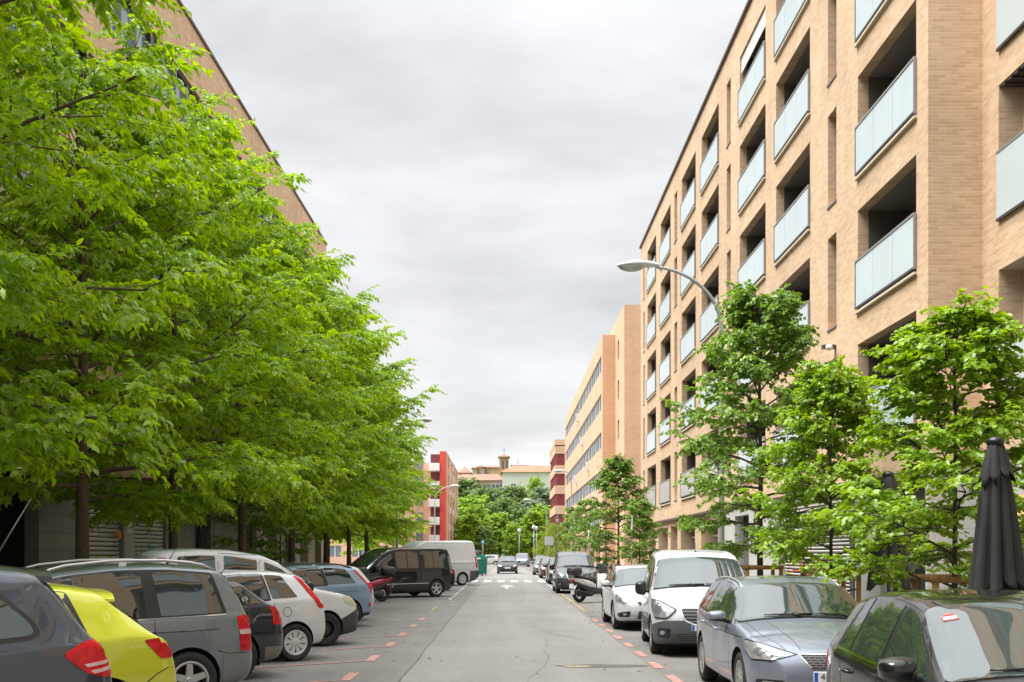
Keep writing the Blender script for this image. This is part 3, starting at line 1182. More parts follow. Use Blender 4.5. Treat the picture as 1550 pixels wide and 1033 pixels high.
g1 = [(30.05, 32.0, 1.62, 1.71, 2), (30.9, 31.15, .9, 1.62, 2), (31.4, 31.55, .9, 1.6, 2), (31.9, 32.25, 1.3, 1.62, 2), (32.2, 32.4, .8, 1.35, 2), (31.0, 31.9, .75, .85, 2)]
o = shutter_mesh(PL, 30.02, 32.78, .12, 3.29, .10, .13, g1).build('louvred_shutter', [M_louv, M_void] + GCOL, recalc=False)
under(o, lef)
g2 = scribble(11, 34.3, 36.6, 1.45, 2.0, [3, 3, 4, 3], 14) + scribble(12, 34.4, 36.6, 1.2, 1.45, [2, 2], 6)
o = shutter_mesh(PL, 33.77, 36.88, .12, 3.29, .10, .13, g2).build('louvred_shutter', [M_louv, M_void] + GCOL, recalc=False)
under(o, lef)
mb = MB()
pbox(mb, PL, 32.85, 33.7, .12, 3.3, -.04, .1)
under(mb.build('pillar', M_greycol), lef)
mb = MB()
pbox(mb, PL, 33.05, 33.45, 2.35, 2.85, -.06, -.041)
tag(mb.build('poster', simple('paper_white', (.75, .74, .72), .7)), 'small white paper notice on the grey pillar between the two louvred shutters', 'poster')
mb = MB()
pbox(mb, PL, 29.25, 29.5, 2.0, 2.6, -.02, -.003, 0)
pbox(mb, PL, 29.25, 29.5, 1.72, 2.0, -.02, -.003, 1)
tag(mb.build('poster', [simple('paper_white', (.75, .74, .72), .7), simple('paper_yellow', (.80, .48, .08), .7)]), 'narrow white and yellow notice on the dark stone beside the first tree trunk', 'poster')
mb = MB()
mb.lathe([(0.0, -.12), (.09, -.10), (.13, -.02), (.13, .0)], 16, 0, 'x', (PL(32.3, 0, -.09)[0], 32.3, 2.28))
mb.lathe([(.06, -.09), (.06, .0)], 12, 1, 'x', (PL(32.3, 0, 0)[0] + .085, 32.3, 2.28))
tag(mb.build('warning_light', [simple('amber_plastic', (.80, .27, .02), .3), M_framed]), 'round amber warning light on the edge of the first louvred shutter', 'warning light')

# ------------------------------------------------------------------ red and orange block, far left
red = empty('apartment_building', (-9, 170, .12))
tag(red, 'salmon block with a bright red corner fin and white balconies', 'apartment building')
M_salm = brick('brick_salmon', (.68, .40, .27), (.62, .35, .23), (.6, .42, .3), .29, .083, var=.06)
M_redw = simple('red_render', (.56, .075, .05), .7, noise=.08)
mb = MB()
PX = lambda u, z, d: (-8.96 - d, u, z)
ops = []
for k in range(5):
    for u in (176, 186, 196, 206):
        ops.append((u, u + 2.2, 3.6 + 2.9 * k, 5.3 + 2.9 * k))
facade(mb, PX, 170, 214, .1, 17.3, ops, .2)
mb.quad((-9.96, 170.0, .1), (-8.96, 170, .1), (-8.96, 170, 17.3), (-9.96, 170, 17.3), 1)
mb.quad((-20, 170.8, .1), (-9.96, 170.8, .1), (-9.96, 170.8, 15.6), (-20, 170.8, 15.6))
mb.quad((-9.96, 170, .1), (-9.96, 170.8, .1), (-9.96, 170.8, 17.3), (-9.96, 170, 17.3), 1)
mb.quad((-20, 170.8, 15.6), (-8.96, 170.8, 15.6), (-8.96, 214, 15.6), (-20, 214, 15.6))
mb.quad((-20, 214, 0), (-8.96, 214, 0), (-8.96, 214, 17.3), (-20, 214, 17.3))
under(mb.build('wall', [M_salm, M_redw], recalc=False), red)
for (a, b, c, d) in ops:
    mb = MB()
    pbox(mb, PX, a, b, c, d, .18, .22, 0)
    pbox(mb, PX, a + 1.0, a + 1.1, c, d, .1, .179, 1)
    under(mb.build('window', [M_redw, M_framew]), red)
for u in (181, 190.5):
    mb = MB()
    pbox(mb, PX, u, u + 2.6, 2.5, 16.6, -.08, -.002, 0)
    for k in range(5):
        pbox(mb, PX, u + .3, u + 2.3, 3.4 + 2.9 * k, 5.4 + 2.9 * k, -.10, -.081, 1)
    under(mb.build('glazed_strip', [M_framew, M_glassb]), red)
for k in range(5):
    mb = MB()
    z = 3.3 + 2.75 * k
    mb.box(-11.6, -9.97, 169.6, 170.79, z, z + 1.15, 0, .02)
    mb.box(-11.4, -9.97, 170.75, 170.795, z + 1.16, z + 2.6, 1)
    under(mb.build('balcony', [M_framew, simple('maroon_dark', (.14, .03, .03), .6)]), red)
    mb = MB()
    mb.box(-16.5, -14.6, 170.72, 170.795, z + .4, z + 1.9, 0)
    mb.box(-14.0, -12.6, 170.72, 170.795, z + .4, z + 1.9, 0)
    under(mb.build('window', [M_glassb]), red)
pk = empty('apartment_building', (-24, 150, .12))
tag(pk, 'low pink rendered block glimpsed under the trees behind the white van', 'apartment building')
mb = MB()
PY = lambda u, z, d: (u, 150 + d, z)
ops = [(-27 + 3.2 * i, -25.3 + 3.2 * i, 1.2 + 3 * k, 2.7 + 3 * k) for i in range(4) for k in range(4)]
facade(mb, PY, -40, -13.4, .1, 12.6, ops, .2)
mb.quad((-13.4, 150, .1), (-13.4, 168, .1), (-13.4, 168, 12.6), (-13.4, 150, 12.6))
mb.quad((-40, 150, 12.6), (-13.4, 150, 12.6), (-13.4, 168, 12.6), (-40, 168, 12.6))
under(mb.build('wall', simple('pink_render', (.68, .43, .31), .8, noise=.08), recalc=False), pk)
for (a, b, c, d) in ops:
    mb = MB()
    pbox(mb, PY, a, b, c, d, .17, .2, 0)
    pbox(mb, PY, (a + b) / 2 - .05, (a + b) / 2 + .05, c, d, .1, .169, 1)
    under(mb.build('window', [M_glassb, M_framew]), pk)

# ------------------------------------------------------------------ hill town
M_tile = simple('roof_tiles', (.36, .150, .085), .85, noise=.2, nscale=.3)
M_tile2 = simple('roof_tiles_brown', (.26, .150, .105), .85, noise=.2, nscale=.3)
M_whit = simple('white_wash', (.60, .585, .55), .85, noise=.06, nscale=.1)
M_stw = simple('tower_stone', (.42, .29, .16), .9, noise=.2, nscale=.5)
M_win = simple('far_window', (.10, .10, .11), .5)


def gable_house(name, label, x0, x1, y0, y1, zb, ze, zr, mw, mr, axis='x', wins=0, group=None, rz=0.0, rows=1, cat='house'):
    t = empty(name, ((x0 + x1) / 2, (y0 + y1) / 2, zb), rz)
    tag(t, label, cat, group)
    cx, cy = (x0 + x1) / 2, (y0 + y1) / 2
    a, b, h = (x1 - x0) / 2, (y1 - y0) / 2, ze - zb
    mb = MB()
    mb.box(-a, a, -b, b, -8, h)
    mb.build('wall', mw, t)
    mb = MB()
    e = .7
    if axis == 'x':
        v = [(-a - e, -b - e, h + .02), (a + e, -b - e, h + .02), (a + e, b + e, h + .02), (-a - e, b + e, h + .02), (-a - e + b * .6, 0, zr - zb), (a + e - b * .6, 0, zr - zb)]
        f = [(0, 1, 5, 4), (2, 3, 4, 5), (1, 2, 5), (3, 0, 4), (0, 3, 2, 1)]
    else:
        v = [(-a - e, -b - e, h + .02), (a + e, -b - e, h + .02), (a + e, b + e, h + .02), (-a - e, b + e, h + .02), (0, -b - e + a * .6, zr - zb), (0, b + e - a * .6, zr - zb)]
        f = [(0, 1, 4), (1, 2, 5, 4), (2, 3, 5), (3, 0, 4, 5), (0, 3, 2, 1)]
    mb.add(v, f)
    mb.build('roof', mr, t)
    for r in range(rows):
        for i in range(wins):
            x = -a + (2 * a) * (i + .5) / wins
            z = h - 6.2 - r * 6.5 if wins < 9 else h - 3.5 - r * 4
            mb = MB()
            mb.box(x - .9, x + .9, -b - .12, -b - .02, z - 1.7, z + 1.7)
            mb.box(x - .08, x + .08, -b - .16, -b - .121, z - 1.65, z + 1.65, 1)
            mb.build('window', [M_win, M_framew], t)
    return t


gable_house('convent', 'large white convent with terracotta roof and few small windows on the hilltop', -.9, 42, 430, 446, 14, 33.0, 36.2, M_whit, M_tile, wins=5, cat='convent')
gable_house('convent_wing', 'pinkish wing with rows of narrow windows running back from the white convent', -15.6, 0.4, 449, 462, 12, 31.0, 34.0, simple('pink_brick_far', (.48, .36, .30), .85, noise=.1, nscale=.4), M_tile2, wins=9, rz=R(-62) * 0 + R(-12), rows=3, cat='convent wing')
tw = empty('church_tower', (XY(763, 500), 500, 22))
tag(tw, 'square tan stone bell tower with arched openings above the hill town', 'church tower')
mb = MB()
PT = lambda u, z, d: (u, -2.1 + d, z)
zt0 = 45.0 - 22
facade(mb, PT, -2.1, 2.1, zt0 - 7.4, zt0 - .6, [(-1.0, -.1, zt0 - 5.6, zt0 - 2.0)], .6)
for (a, b, c, d) in ((2.1, 2.1, -2.1, 2.1), (-2.1, -2.1, -2.1, 2.1)):
    mb.quad((a, c, zt0 - 7.4), (b, d, zt0 - 7.4), (b, d, zt0 - .6), (a, c, zt0 - .6))
mb.quad((-2.1, 2.1, zt0 - 7.4), (2.1, 2.1, zt0 - 7.4), (2.1, 2.1, zt0 - .6), (-2.1, 2.1, zt0 - .6))
mb.box(-2.4, 2.4, -2.4, 2.4, -10, zt0 - 7.41)
mb.build('tower_shaft', M_stw, tw, recalc=False)
mb = MB()
mb.box(-2.7, 2.7, -2.7, 2.7, zt0 - .59, zt0 - .1)
mb.add([(-2.6, -2.6, zt0 - .09), (2.6, -2.6, zt0 - .09), (2.6, 2.6, zt0 - .09), (-2.6, 2.6, zt0 - .09), (0, 0, zt0 + 1.2)], [(0, 1, 4), (1, 2, 4), (2, 3, 4), (3, 0, 4)])
mb.build('roof', M_tile2, tw)
mb = MB()
for x in (-.55, 1.25):
    mb.box(x - .42, x + .42, -2.2, -2.12, zt0 - 5.5, zt0 - 2.0, 0)
mb.build('bell_opening', M_win, tw)
mb = MB()
mb.tube([(0, 0, zt0 + 1.1), (0, 0, zt0 + 4.2)], .09, 6)
mb.tube([(-.6, 0, zt0 + 3.2), (.6, 0, zt0 + 3.2)], .08, 6)
mb.build('cross', M_framed, tw)
M_w2 = simple('ochre_far', (.52, .39, .26), .85, noise=.1, nscale=.3)
M_w3 = simple('rose_far', (.50, .35, .27), .85, noise=.1, nscale=.3)
M_w4 = simple('grey_far', (.46, .42, .37), .85, noise=.1, nscale=.3)
town = [
    (695, 712, 470, 716, 705, M_w2, M_tile2, 'broad brown roofed house on the hill just right of the red fin block'),
    (690, 722, 440, 727, 717, M_w4, M_tile2, 'low long roofed house below the broad brown roofed house on the hill'),
    (715, 722, 520, 709, 706, M_w2, M_tile, 'small ochre house with a narrow terracotta roof on the hill'),
    (721, 733, 530, 707, 703, M_w4, M_tile2, 'tall grey house with many windows in the hill town'),
    (733, 745, 540, 708, 704, M_w3, M_tile, 'rose walled house with terracotta roof left of the bell tower'),
    (743, 757, 515, 708, 703.5, M_w2, M_tile, 'ochre house touching the bell tower on its left side'),
    (772, 808, 505, 708.5, 705, M_w3, M_tile2, 'long low roof to the right of the bell tower behind the convent'),
    (775, 799, 545, 704.5, 701.5, simple('slate_far', (.19, .21, .24), .7), simple('slate_roof_far', (.22, .22, .25), .7), 'dark grey roofed building with an antenna behind the convent'),
    (801, 809, 520, 707, 703.5, M_w2, M_tile, 'small gabled ochre house behind the convent roof'),
    (811, 836, 530, 709, 706, M_w4, M_tile2, 'grey flat looking house furthest right on the hill skyline'),
]
for (xa, xb, Y, ye, yr, mw, mr, lb) in town:
    gable_house('hill_house', lb, XY(xa, Y), XY(xb, Y), Y, Y + 10, 16, Zof(ye, Y), Zof(yr, Y), mw, mr, wins=max(2, int((xb - xa) / 4)), rows=2, group='houses of the hill town')
mb = MB()
mb.tube([(XY(784, 545), 550, Zof(703, 545)), (XY(784, 545), 550, Zof(688, 545))], [.16, .08], 6)
mb.tube([(XY(784, 545) - .8, 550, Zof(692, 545)), (XY(784, 545) + .8, 550, Zof(692, 545))], .06, 5)
tag(mb.build('antenna_mast', M_frame), 'thin antenna mast rising from the dark roofed building on the hill', 'antenna')
# ------------------------------------------------------------------ cars
M_tyre = simple('tyre_rubber', (0.022, 0.021, 0.021), .85, noise=.2, nscale=6)
M_rim = simple('rim_alloy', (.50, .50, .50), .32, metal=.75)
M_rimp = simple('rim_cover', (.55, .56, .57), .4, metal=.2)
M_rimk = simple('rim_black', (.025, .024, .024), .45, metal=.3)
M_well = simple('wheel_well', (.012, .012, .012), .9)
M_plast = simple('bumper_plastic', (.040, .040, .043), .55, noise=.12, nscale=3)
M_plastg = simple('bumper_plastic_grey', (.075, .078, .085), .5, noise=.12, nscale=3)
M_trim = simple('black_trim', (.013, .013, .014), .35)
M_seam = simple('panel_gap', (.008, .008, .008), .8)
M_chrome = simple('chrome', (.72, .72, .72), .12, metal=1)
M_cglass = simple('car_glass', (.022, .030, .028), .015, ior=1.95)
M_wglass = simple('windscreen_glass', (.040, .055, .053), .02, ior=2.15)
M_redl = simple('lamp_red', (.50, .008, .012), .22, noise=.45, nscale=16, spec=.35)
M_redl2 = simple('lamp_white_band', (.62, .42, .40), .15, coat=1)
M_lampc = simple('lamp_chrome', (.42, .43, .44), .16, metal=.7)
M_lampg = simple('lamp_glass', (.36, .37, .375), .10, metal=.35, ior=1.6, coat=1, noise=.35, nscale=11)
M_lampo = simple('lamp_orange', (.75, .25, .03), .2)
M_plate = simple('plate_white', (.74, .74, .72), .4)
M_plateb = simple('plate_blue', (.02, .10, .50), .4)
M_text = simple('plate_text', (.02, .02, .02), .6)
M_under = simple('underbody', (.015, .015, .015), .9)
M_rail = simple('roof_rail_alu', (.50, .50, .50), .3, metal=.8)


def smooth_profile(pts, L, sig=0.035, n=900):
    xs = np.linspace(0, L, n)
    p = np.array(pts, float)
    z = np.interp(xs, p[:, 0], p[:, 1])
    h = L / (n - 1)
    k = int(3 * sig / h)
    w = np.exp(-0.5 * (np.arange(-k, k + 1) * h / sig) ** 2)
    w /= w.sum()
    # reflect about the end value so that ends stay put
    ext = np.concatenate([2 * z[0] - z[1:k + 1][::-1], z, 2 * z[-1] - z[-k - 1:-1][::-1]])
    zs = np.convolve(ext, w, 'valid')
    # near the ends use lighter smoothing
    t = np.clip(np.minimum(xs, L - xs) / 0.12, 0, 1)
    z2 = z * (1 - t) + zs * t
    return lambda s: np.interp(s, xs, z2)


def chaikin(P, it):
    for _ in range(it):
        a, b = P[:-1], P[1:]
        q = np.empty((2 * (len(P) - 1) + 2, P.shape[1]))
        q[0], q[-1] = P[0], P[-1]
        q[1:-1:2] = .75 * a + .25 * b
        q[2:-1:2] = .25 * a + .75 * b
        P = q
    return P


def round_poly(poly, r):
    """round the corners of a 3-D point loop"""
    if r <= 0:
        return [Vector(p) for p in poly]
    out = []
    n = len(poly)
    P = [Vector(p) for p in poly]
    for i in range(n):
        a, b, c = P[i - 1], P[i], P[(i + 1) % n]
        d1, d2 = a - b, c - b
        l1, l2 = d1.length, d2.length
        if l1 < 1e-6 or l2 < 1e-6:
            continue
        if d1.angle(d2) > R(165):
            out.append(b)
            continue
        p1 = b + d1 / l1 * min(r, l1 * .45)
        p2 = b + d2 / l2 * min(r, l2 * .45)
        for t in (0, .25, .5, .75, 1):
            out.append(p1 * (1 - t) ** 2 + b * 2 * t * (1 - t) + p2 * t * t)
    return out


class Car:
    def __init__(self, sp):
        self.sp = sp
        self.L, self.W, self.H = sp['L'], sp['W'], sp['H']
        L = self.L
        self.top = smooth_profile(sp['top'], L, sp.get('sig', .045))
        self.bot = smooth_profile(sp['bot'], L, .03)
        self.belt = smooth_profile(sp['belt'], L, .06)
        self.plan = smooth_profile(sp['plan'], L, .05)
        self.body_bm()

    def section(self, s):
        sp = self.sp
        zt, zb, w = float(self.top(s)), float(self.bot(s)), float(self.plan(s))
        h = zt - zb
        zs = min(float(self.belt(s)), zt - min(.035, .12 * h))
        zs = max(zs, zb + .5 * h)
        gh = self.H - float(self.belt(s))
        g = min(1, max(0, (zt - zs - .035) / max(.1, gh - .035)))
        ds = .04
        sl = abs(float(self.top(min(self.L, s + ds))) - float(self.top(max(0, s - ds)))) / (2 * ds)
        sl = min(1, sl / .6) if .55 < s < self.L - .12 else 0
        tum = sp.get('tumble', .19)
        y5 = w * sp.get('shoulder', .955)
        y6 = y5 - tum * g - .02 * (1 - g)
        cr = (sp.get('crown', .022) + .055 * sl) * min(1, h / .4)
        zc = zt - cr
        k6 = min(.075, .30 * (zc - zs)) if g > .05 else .010
        lo = min(.10, .2 * h)
        wb = w - min(.05, .1 * w)
        P = np.array([
            (0, zb), (w * .78, zb), (wb, zb + .015), (w * .985, zb + lo),
            (w, zb + .50 * (zs - zb)),
            (w * .995, zb + .72 * (zs - zb)),
            (y5 + (w - y5) * .55, zs - .045 * min(1, h / .5)),
            (y5, zs), (y6 + (y5 - y6) * .10, zc - k6), (y6 - .055, zc - .012), (y6 * .62, zc + cr * .55), (0, zc + cr)])
        return chaikin(P, 2)

    def stations(self):
        L = self.L
        s = [0, .006, .015, .03, .05, .075, .10, .13, .17, .21, .26]
        x = .31
        while x < L - .33:
            s.append(x)
            x += .055
        s += [L - q for q in (.30, .26, .21, .17, .13, .10, .075, .05, .03, .015, .006, 0)]
        return s

    def body_bm(self):
        bm = bmesh.new()
        rings = []
        for s in self.stations():
            P = self.section(s)
            X = self.L / 2 - s
            ring = [bm.verts.new((X, y, z)) for y, z in P]
            ring += [bm.verts.new((X, -y, z)) for y, z in P[1:-1][::-1]]
            rings.append(ring)
        n = len(rings[0])
        for a, b in zip(rings[:-1], rings[1:]):
            for k in range(n):
                bm.faces.new((a[k], a[(k + 1) % n], b[(k + 1) % n], b[k]))
        bm.faces.new(rings[0][::-1])
        bm.faces.new(rings[-1])
        for f in bm.faces:
            f.smooth = True
        bmesh.ops.recalc_face_normals(bm, faces=bm.faces)
        self.bvh = BVHTree.FromBMesh(bm)
        self.bm = bm

    def hit(self, p, d):
        """from far outside along d through the approximate point p"""
        d = Vector(d).normalized()
        o = Vector(p) - d * 6
        r = self.bvh.ray_cast(o, d, 14)
        return (r[0], r[1]) if r[0] is not None else (None, None)

    def decal(self, mb, poly, d, mi=0, off=.004, rad=.0, h=.07, skirt=.012, mirror=False):
        """patch that follows the body: poly = approximate 3-D points (s, y, z), seen along d"""
        d = Vector(d).normalized()
        P = round_poly([(self.L / 2 - s, y, z) for s, y, z in poly], rad)
        up = Vector((0, 0, 1)) if abs(d.z) < .9 else Vector((1, 0, 0))
        p = d.cross(up).normalized()
        q = p.cross(d).normalized()
        # resample the outline
        out = []
        for i in range(len(P)):
            a, b = P[i], P[(i + 1) % len(P)]
            k = max(1, int((b - a).length / h))
            for j in range(k):
                out.append(a.lerp(b, j / k))
        uv = [Vector((x.dot(p), x.dot(q))) for x in out]
        base = sum(out, Vector()) / len(out)
        bd = base.dot(d)
        n = len(uv)
        x0, x1 = min(v.x for v in uv), max(v.x for v in uv)
        y0, y1 = min(v.y for v in uv), max(v.y for v in uv)
        inner = []
        nx, ny = int((x1 - x0) / h), int((y1 - y0) / h)
        for i in range(nx + 1):
            for j in range(ny + 1):
                g = Vector((x0 + (i + .5) * h, y0 + (j + .5) * h))
                c = False
                near = 9
                for k in range(n):
                    a, b = uv[k], uv[(k + 1) % n]
                    if (a.y > g.y) != (b.y > g.y) and g.x < (b.x - a.x) * (g.y - a.y) / (b.y - a.y) + a.x:
                        c = not c
                    near = min(near, (a - g).length)
                if c and near > h * .4:
                    inner.append(g)
        vs, _, fs, ov, _, _ = delaunay_2d_cdt(uv + inner, [(i, (i + 1) % n) for i in range(n)], [], 1, 1e-5)
        pts, ok = [], []
        for v in vs:
            P3 = p * v.x + q * v.y + d * bd
            loc, nor = self.hit(P3, d)
            if loc is None:
                pts.append(None)
                continue
            if nor.dot(d) > 0:
                nor = -nor
            pts.append((loc + nor * off, loc - nor * skirt))
        faces = []
        for f in fs:
            if any(pts[i] is None for i in f):
                continue
            zz = [(pts[i][0] - base).dot(d) for i in f]
            if max(zz) - min(zz) > .5:
                continue
            faces.append(f)
        ed = {}
        for f in faces:
            for k in range(len(f)):
                a, b = f[k], f[(k + 1) % len(f)]
                ed[(a, b)] = 1
        for sgn in ((1, -1) if mirror else (1,)):
            verts = [((t[0][0], t[0][1] * sgn, t[0][2]) if t else (0, 0, 0)) for t in pts]
            low = [((t[1][0], t[1][1] * sgn, t[1][2]) if t else (0, 0, 0)) for t in pts]
            m = len(verts)
            ff = [tuple(f) if sgn == 1 else tuple(f[::-1]) for f in faces]
            sk = []
            for (a, b) in ed:
                if (b, a) not in ed:
                    sk.append((a, a + m, b + m, b))
            tgt = mb[0 if sgn == 1 else 1] if isinstance(mb, (list, tuple)) else mb
            used = sorted({i for f in ff for i in f})
            ix = {v: k for k, v in enumerate(used)}
            nu = len(used)
            V = [verts[i] for i in used] + [low[i] for i in used]
            F = [tuple(ix[i] for i in f) for f in ff]
            tgt.add(V, F, mi, True)
            o = len(tgt.v) - len(V)
            for (a, a2, b2, b) in sk:
                q4 = (ix[a] + o, ix[a] + nu + o, ix[b] + nu + o, ix[b] + o)
                tgt.f.append(q4 if sgn == -1 else q4)
                tgt.m.append(mi)
                tgt.s.append(False)

    def line(self, mb, pts, d, w=.008, mi=0, mirror=True, off=.0015, step=.05):
        """thin ribbon on the body (panel gaps)"""
        d = Vector(d).normalized()
        P = [Vector((self.L / 2 - s, y, z)) for s, y, z in pts]
        fine = []
        for a, b in zip(P[:-1], P[1:]):
            k = max(1, int((b - a).length / step))
            for j in range(k):
                fine.append(a.lerp(b, j / k))
        fine.append(P[-1])
        row = []
        for i, x in enumerate(fine):
            t = (fine[min(i + 1, len(fine) - 1)] - fine[max(i - 1, 0)]).normalized()
            n = t.cross(d).normalized() * w / 2
            l1, n1 = self.hit(x - n, d)
            l2, n2 = self.hit(x + n, d)
            row.append((l1 + n1 * off, l2 + n2 * off) if l1 is not None and l2 is not None else None)
        for sgn in ((1, -1) if mirror else (1,)):
            for a, b in zip(row[:-1], row[1:]):
                if a and b and (a[0] - b[0]).length < .4:
                    f = lambda v: (v[0], v[1] * sgn, v[2])
                    mb.quad(f(a[0]), f(a[1]), f(b[1]), f(b[0]), mi)

    def side_poly(self, s0, s1, s0t=None, s1t=None, pil=.10, lift=.02, drop=.075, n=14):
        """window outline between belt line and roof; s0/s1 at the belt, s0t/s1t at the roof"""
        s0t = s0 if s0t is None else s0t
        s1t = s1 if s1t is None else s1t
        lowf = lambda s: float(self.belt(s)) + lift
        upf = lambda s: min(float(self.top(max(0, s - pil))), float(self.top(min(self.L, s + pil)))) - drop
        lower = [(s, self.W / 2, lowf(s)) for s in np.linspace(s0, s1, n)]
        upper = []
        for s in np.linspace(s1t, s0t, n):
            z = upf(s)
            if z > lowf(s) + .03:
                upper.append((s, self.W / 2 - .1, z))
        return lower + upper


WHEELS = {}
def wheel_parts(style, r, wd=.205):
    key = (style, round(r, 3), wd)
    if key in WHEELS:
        return WHEELS[key]
    rr = r * (.66 if style not in ('steel',) else .60)
    if style == 'big':
        rr = r * .70
    mb = MB()
    hw = wd / 2
    mb.lathe([(rr, -hw * .80), (rr + .012, -hw * .92), (r - .035, -hw), (r - .012, -hw * .86), (r, -hw * .62), (r - .002, -hw * .22), (r - .009, -hw * .2), (r - .009, -hw * .14), (r, -hw * .12), (r, hw * .12), (r - .009, hw * .14), (r - .009, hw * .2), (r - .002, hw * .22), (r, hw * .62), (r - .012, hw * .86), (r - .035, hw), (rr + .012, hw * .92), (rr, hw * .80)], 40, 0, 'y', close=True)
    ty = mb.mesh('tyre', M_tyre, 40, True)
    # rim: barrel, dark back, spokes (outer face towards +y)
    mb = MB()
    mb.lathe([(rr + .004, hw * .86), (rr + .006, hw * .93), (rr - .012, hw * .95), (rr - .024, hw * .86), (rr - .03, hw * .2), (rr - .03, -hw * .8)], 40, 0, 'y', caps=False)
    mb.lathe([(0.001, -hw * .1), (rr - .03, -hw * .1)], 32, 1, 'y', caps=False)
    mb.lathe([(.001, hw * .86), (.028, hw * .88), (.034, hw * .80), (.06, hw * .76), (.065, hw * .5)], 20, 0, 'y', caps=False)
    mats = [M_rim, M_well]
    def spoke(a, w0, w1, r0, r1, y0, y1, th=.03, mi=0):
        c, s = math.sin(a), math.cos(a)
        def pt(rad, off, y):
            return (rad * c + off * s, y, rad * s - off * c)
        v = [pt(r0, -w0, y0), pt(r0, w0, y0), pt(r1, w1, y1), pt(r1, -w1, y1), pt(r0, -w0 * 1.1, y0 - th), pt(r0, w0 * 1.1, y0 - th), pt(r1, w1 * 1.1, y1 - th), pt(r1, -w1 * 1.1, y1 - th)]
        mb.add(v, [(0, 1, 2, 3), (4, 7, 6, 5), (0, 4, 5, 1), (1, 5, 6, 2), (2, 6, 7, 3), (3, 7, 4, 0)], mi)
    if style == 'five':
        for k in range(5):
            spoke(2 * math.pi * k / 5, .042, .032, .04, rr - .015, hw * .78, hw * .84)
    elif style == 'ten':
        for k in range(5):
            for e in (-.16, .16):
                spoke(2 * math.pi * k / 5 + e, .013, .016, .04, rr - .015, hw * .78, hw * .86)
    elif style == 'big':
        for k in range(6):
            spoke(2 * math.pi * k / 6, .036, .046, .04, rr - .015, hw * .72, hw * .86)
    elif style == 'multi':
        for k in range(14):
            spoke(2 * math.pi * k / 14, .011, .013, .04, rr - .015, hw * .78, hw * .86, .022)
    elif style == 'cover':
        mats = [M_rimp, M_well]
        for k in range(9):
            spoke(2 * math.pi * k / 9, .018, .045, .05, rr - .02, hw * .82, hw * .86, .02)
        mb.lathe([(rr - .035, hw * .84), (rr - .002, hw * .95)], 40, 0, 'y', caps=False)
        mb.lathe([(.001, hw * .90), (.06, hw * .88), (.075, hw * .8)], 20, 0, 'y', caps=False)
    elif style == 'black':
        mats = [M_rimk, M_well]
        for k in range(5):
            spoke(2 * math.pi * k / 5, .03, .024, .04, rr - .015, hw * .78, hw * .84)
    elif style == 'steel':
        mats = [M_rimk, M_well]
        mb.lathe([(.001, hw * .45), (.05, hw * .5), (.09, hw * .62), (rr - .06, hw * .5), (rr - .02, hw * .15)], 32, 0, 'y', caps=False)
    me = mb.mesh('rim', mats, 35, True)
    WHEELS[key] = (ty, me)
    return WHEELS[key]


def text_mesh(txt, size, mat, squeeze=1.0):
    cu = bpy.data.curves.new('lettering', 'FONT')
    cu.body = txt
    cu.size = size
    cu.align_x = 'LEFT'
    cu.align_y = 'CENTER'
    cu.extrude = .0008
    cu.space_character = 1.08
    o = bpy.data.objects.new('lettering', cu)
    COL.objects.link(o)
    dg = bpy.context.evaluated_depsgraph_get()
    dg.update()
    me = bpy.data.meshes.new_from_object(o.evaluated_get(dg))
    me.materials.clear()
    me.materials.append(mat)
    bpy.data.objects.remove(o)
    bpy.data.curves.remove(cu)
    return me


def finish_body(car, cuts, mats):
    """boolean the wheel arches out of the closed body and return its mesh"""
    me = bpy.data.meshes.new('body')
    car.bm.to_mesh(me)
    for m in mats:
        me.materials.append(m)
    o = bpy.data.objects.new('body_tmp', me)
    COL.objects.link(o)
    cm = MB()
    cm.add(cuts.v, cuts.f, 0)
    cme = bpy.data.meshes.new('cut')
    cme.from_pydata(cm.v, [], cm.f)
    cme.materials.append(M_well)
    bmx = bmesh.new()
    bmx.from_mesh(cme)
    bmesh.ops.recalc_face_normals(bmx, faces=bmx.faces)
    bmx.to_mesh(cme)
    bmx.free()
    c = bpy.data.objects.new('cut_tmp', cme)
    COL.objects.link(c)
    md = o.modifiers.new('b', 'BOOLEAN')
    md.object = c
    md.operation = 'DIFFERENCE'
    md.solver = 'EXACT'
    md.material_mode = 'TRANSFER'
    dg = bpy.context.evaluated_depsgraph_get()
    dg.update()
    res = bpy.data.meshes.new_from_object(o.evaluated_get(dg))
    bpy.data.objects.remove(o)
    bpy.data.objects.remove(c)
    bpy.data.meshes.remove(me)
    bpy.data.meshes.remove(cme)
    res.name = 'body'
    return res


def bisect_copy(me, planes, off):
    """part of a body mesh kept on the inner side of planes (point, normal pointing to the removed side), pushed out"""
    bm = bmesh.new()
    bm.from_mesh(me)
    wi = [i for i, m in enumerate(me.materials) if m and m.name == 'wheel_well']
    bmesh.ops.delete(bm, geom=[f for f in bm.faces if f.material_index in wi], context='FACES')
    for p, n in planes:
        bmesh.ops.bisect_plane(bm, geom=list(bm.verts) + list(bm.edges) + list(bm.faces), dist=1e-5, plane_co=p, plane_no=n, clear_outer=True)
    bm.normal_update()
    for v in bm.verts:
        v.co += v.normal * off
    ext = bmesh.ops.extrude_edge_only(bm, edges=[e for e in bm.edges if e.is_boundary])
    for v in [g for g in ext['geom'] if isinstance(g, bmesh.types.BMVert)]:
        c = Vector((v.co.x * .995, v.co.y * .985, v.co.z + (.004 if v.co.z < .4 else -.004)))
        v.co = c
    out = bpy.data.meshes.new('bumper')
    bm.to_mesh(out)
    bm.free()
    return out


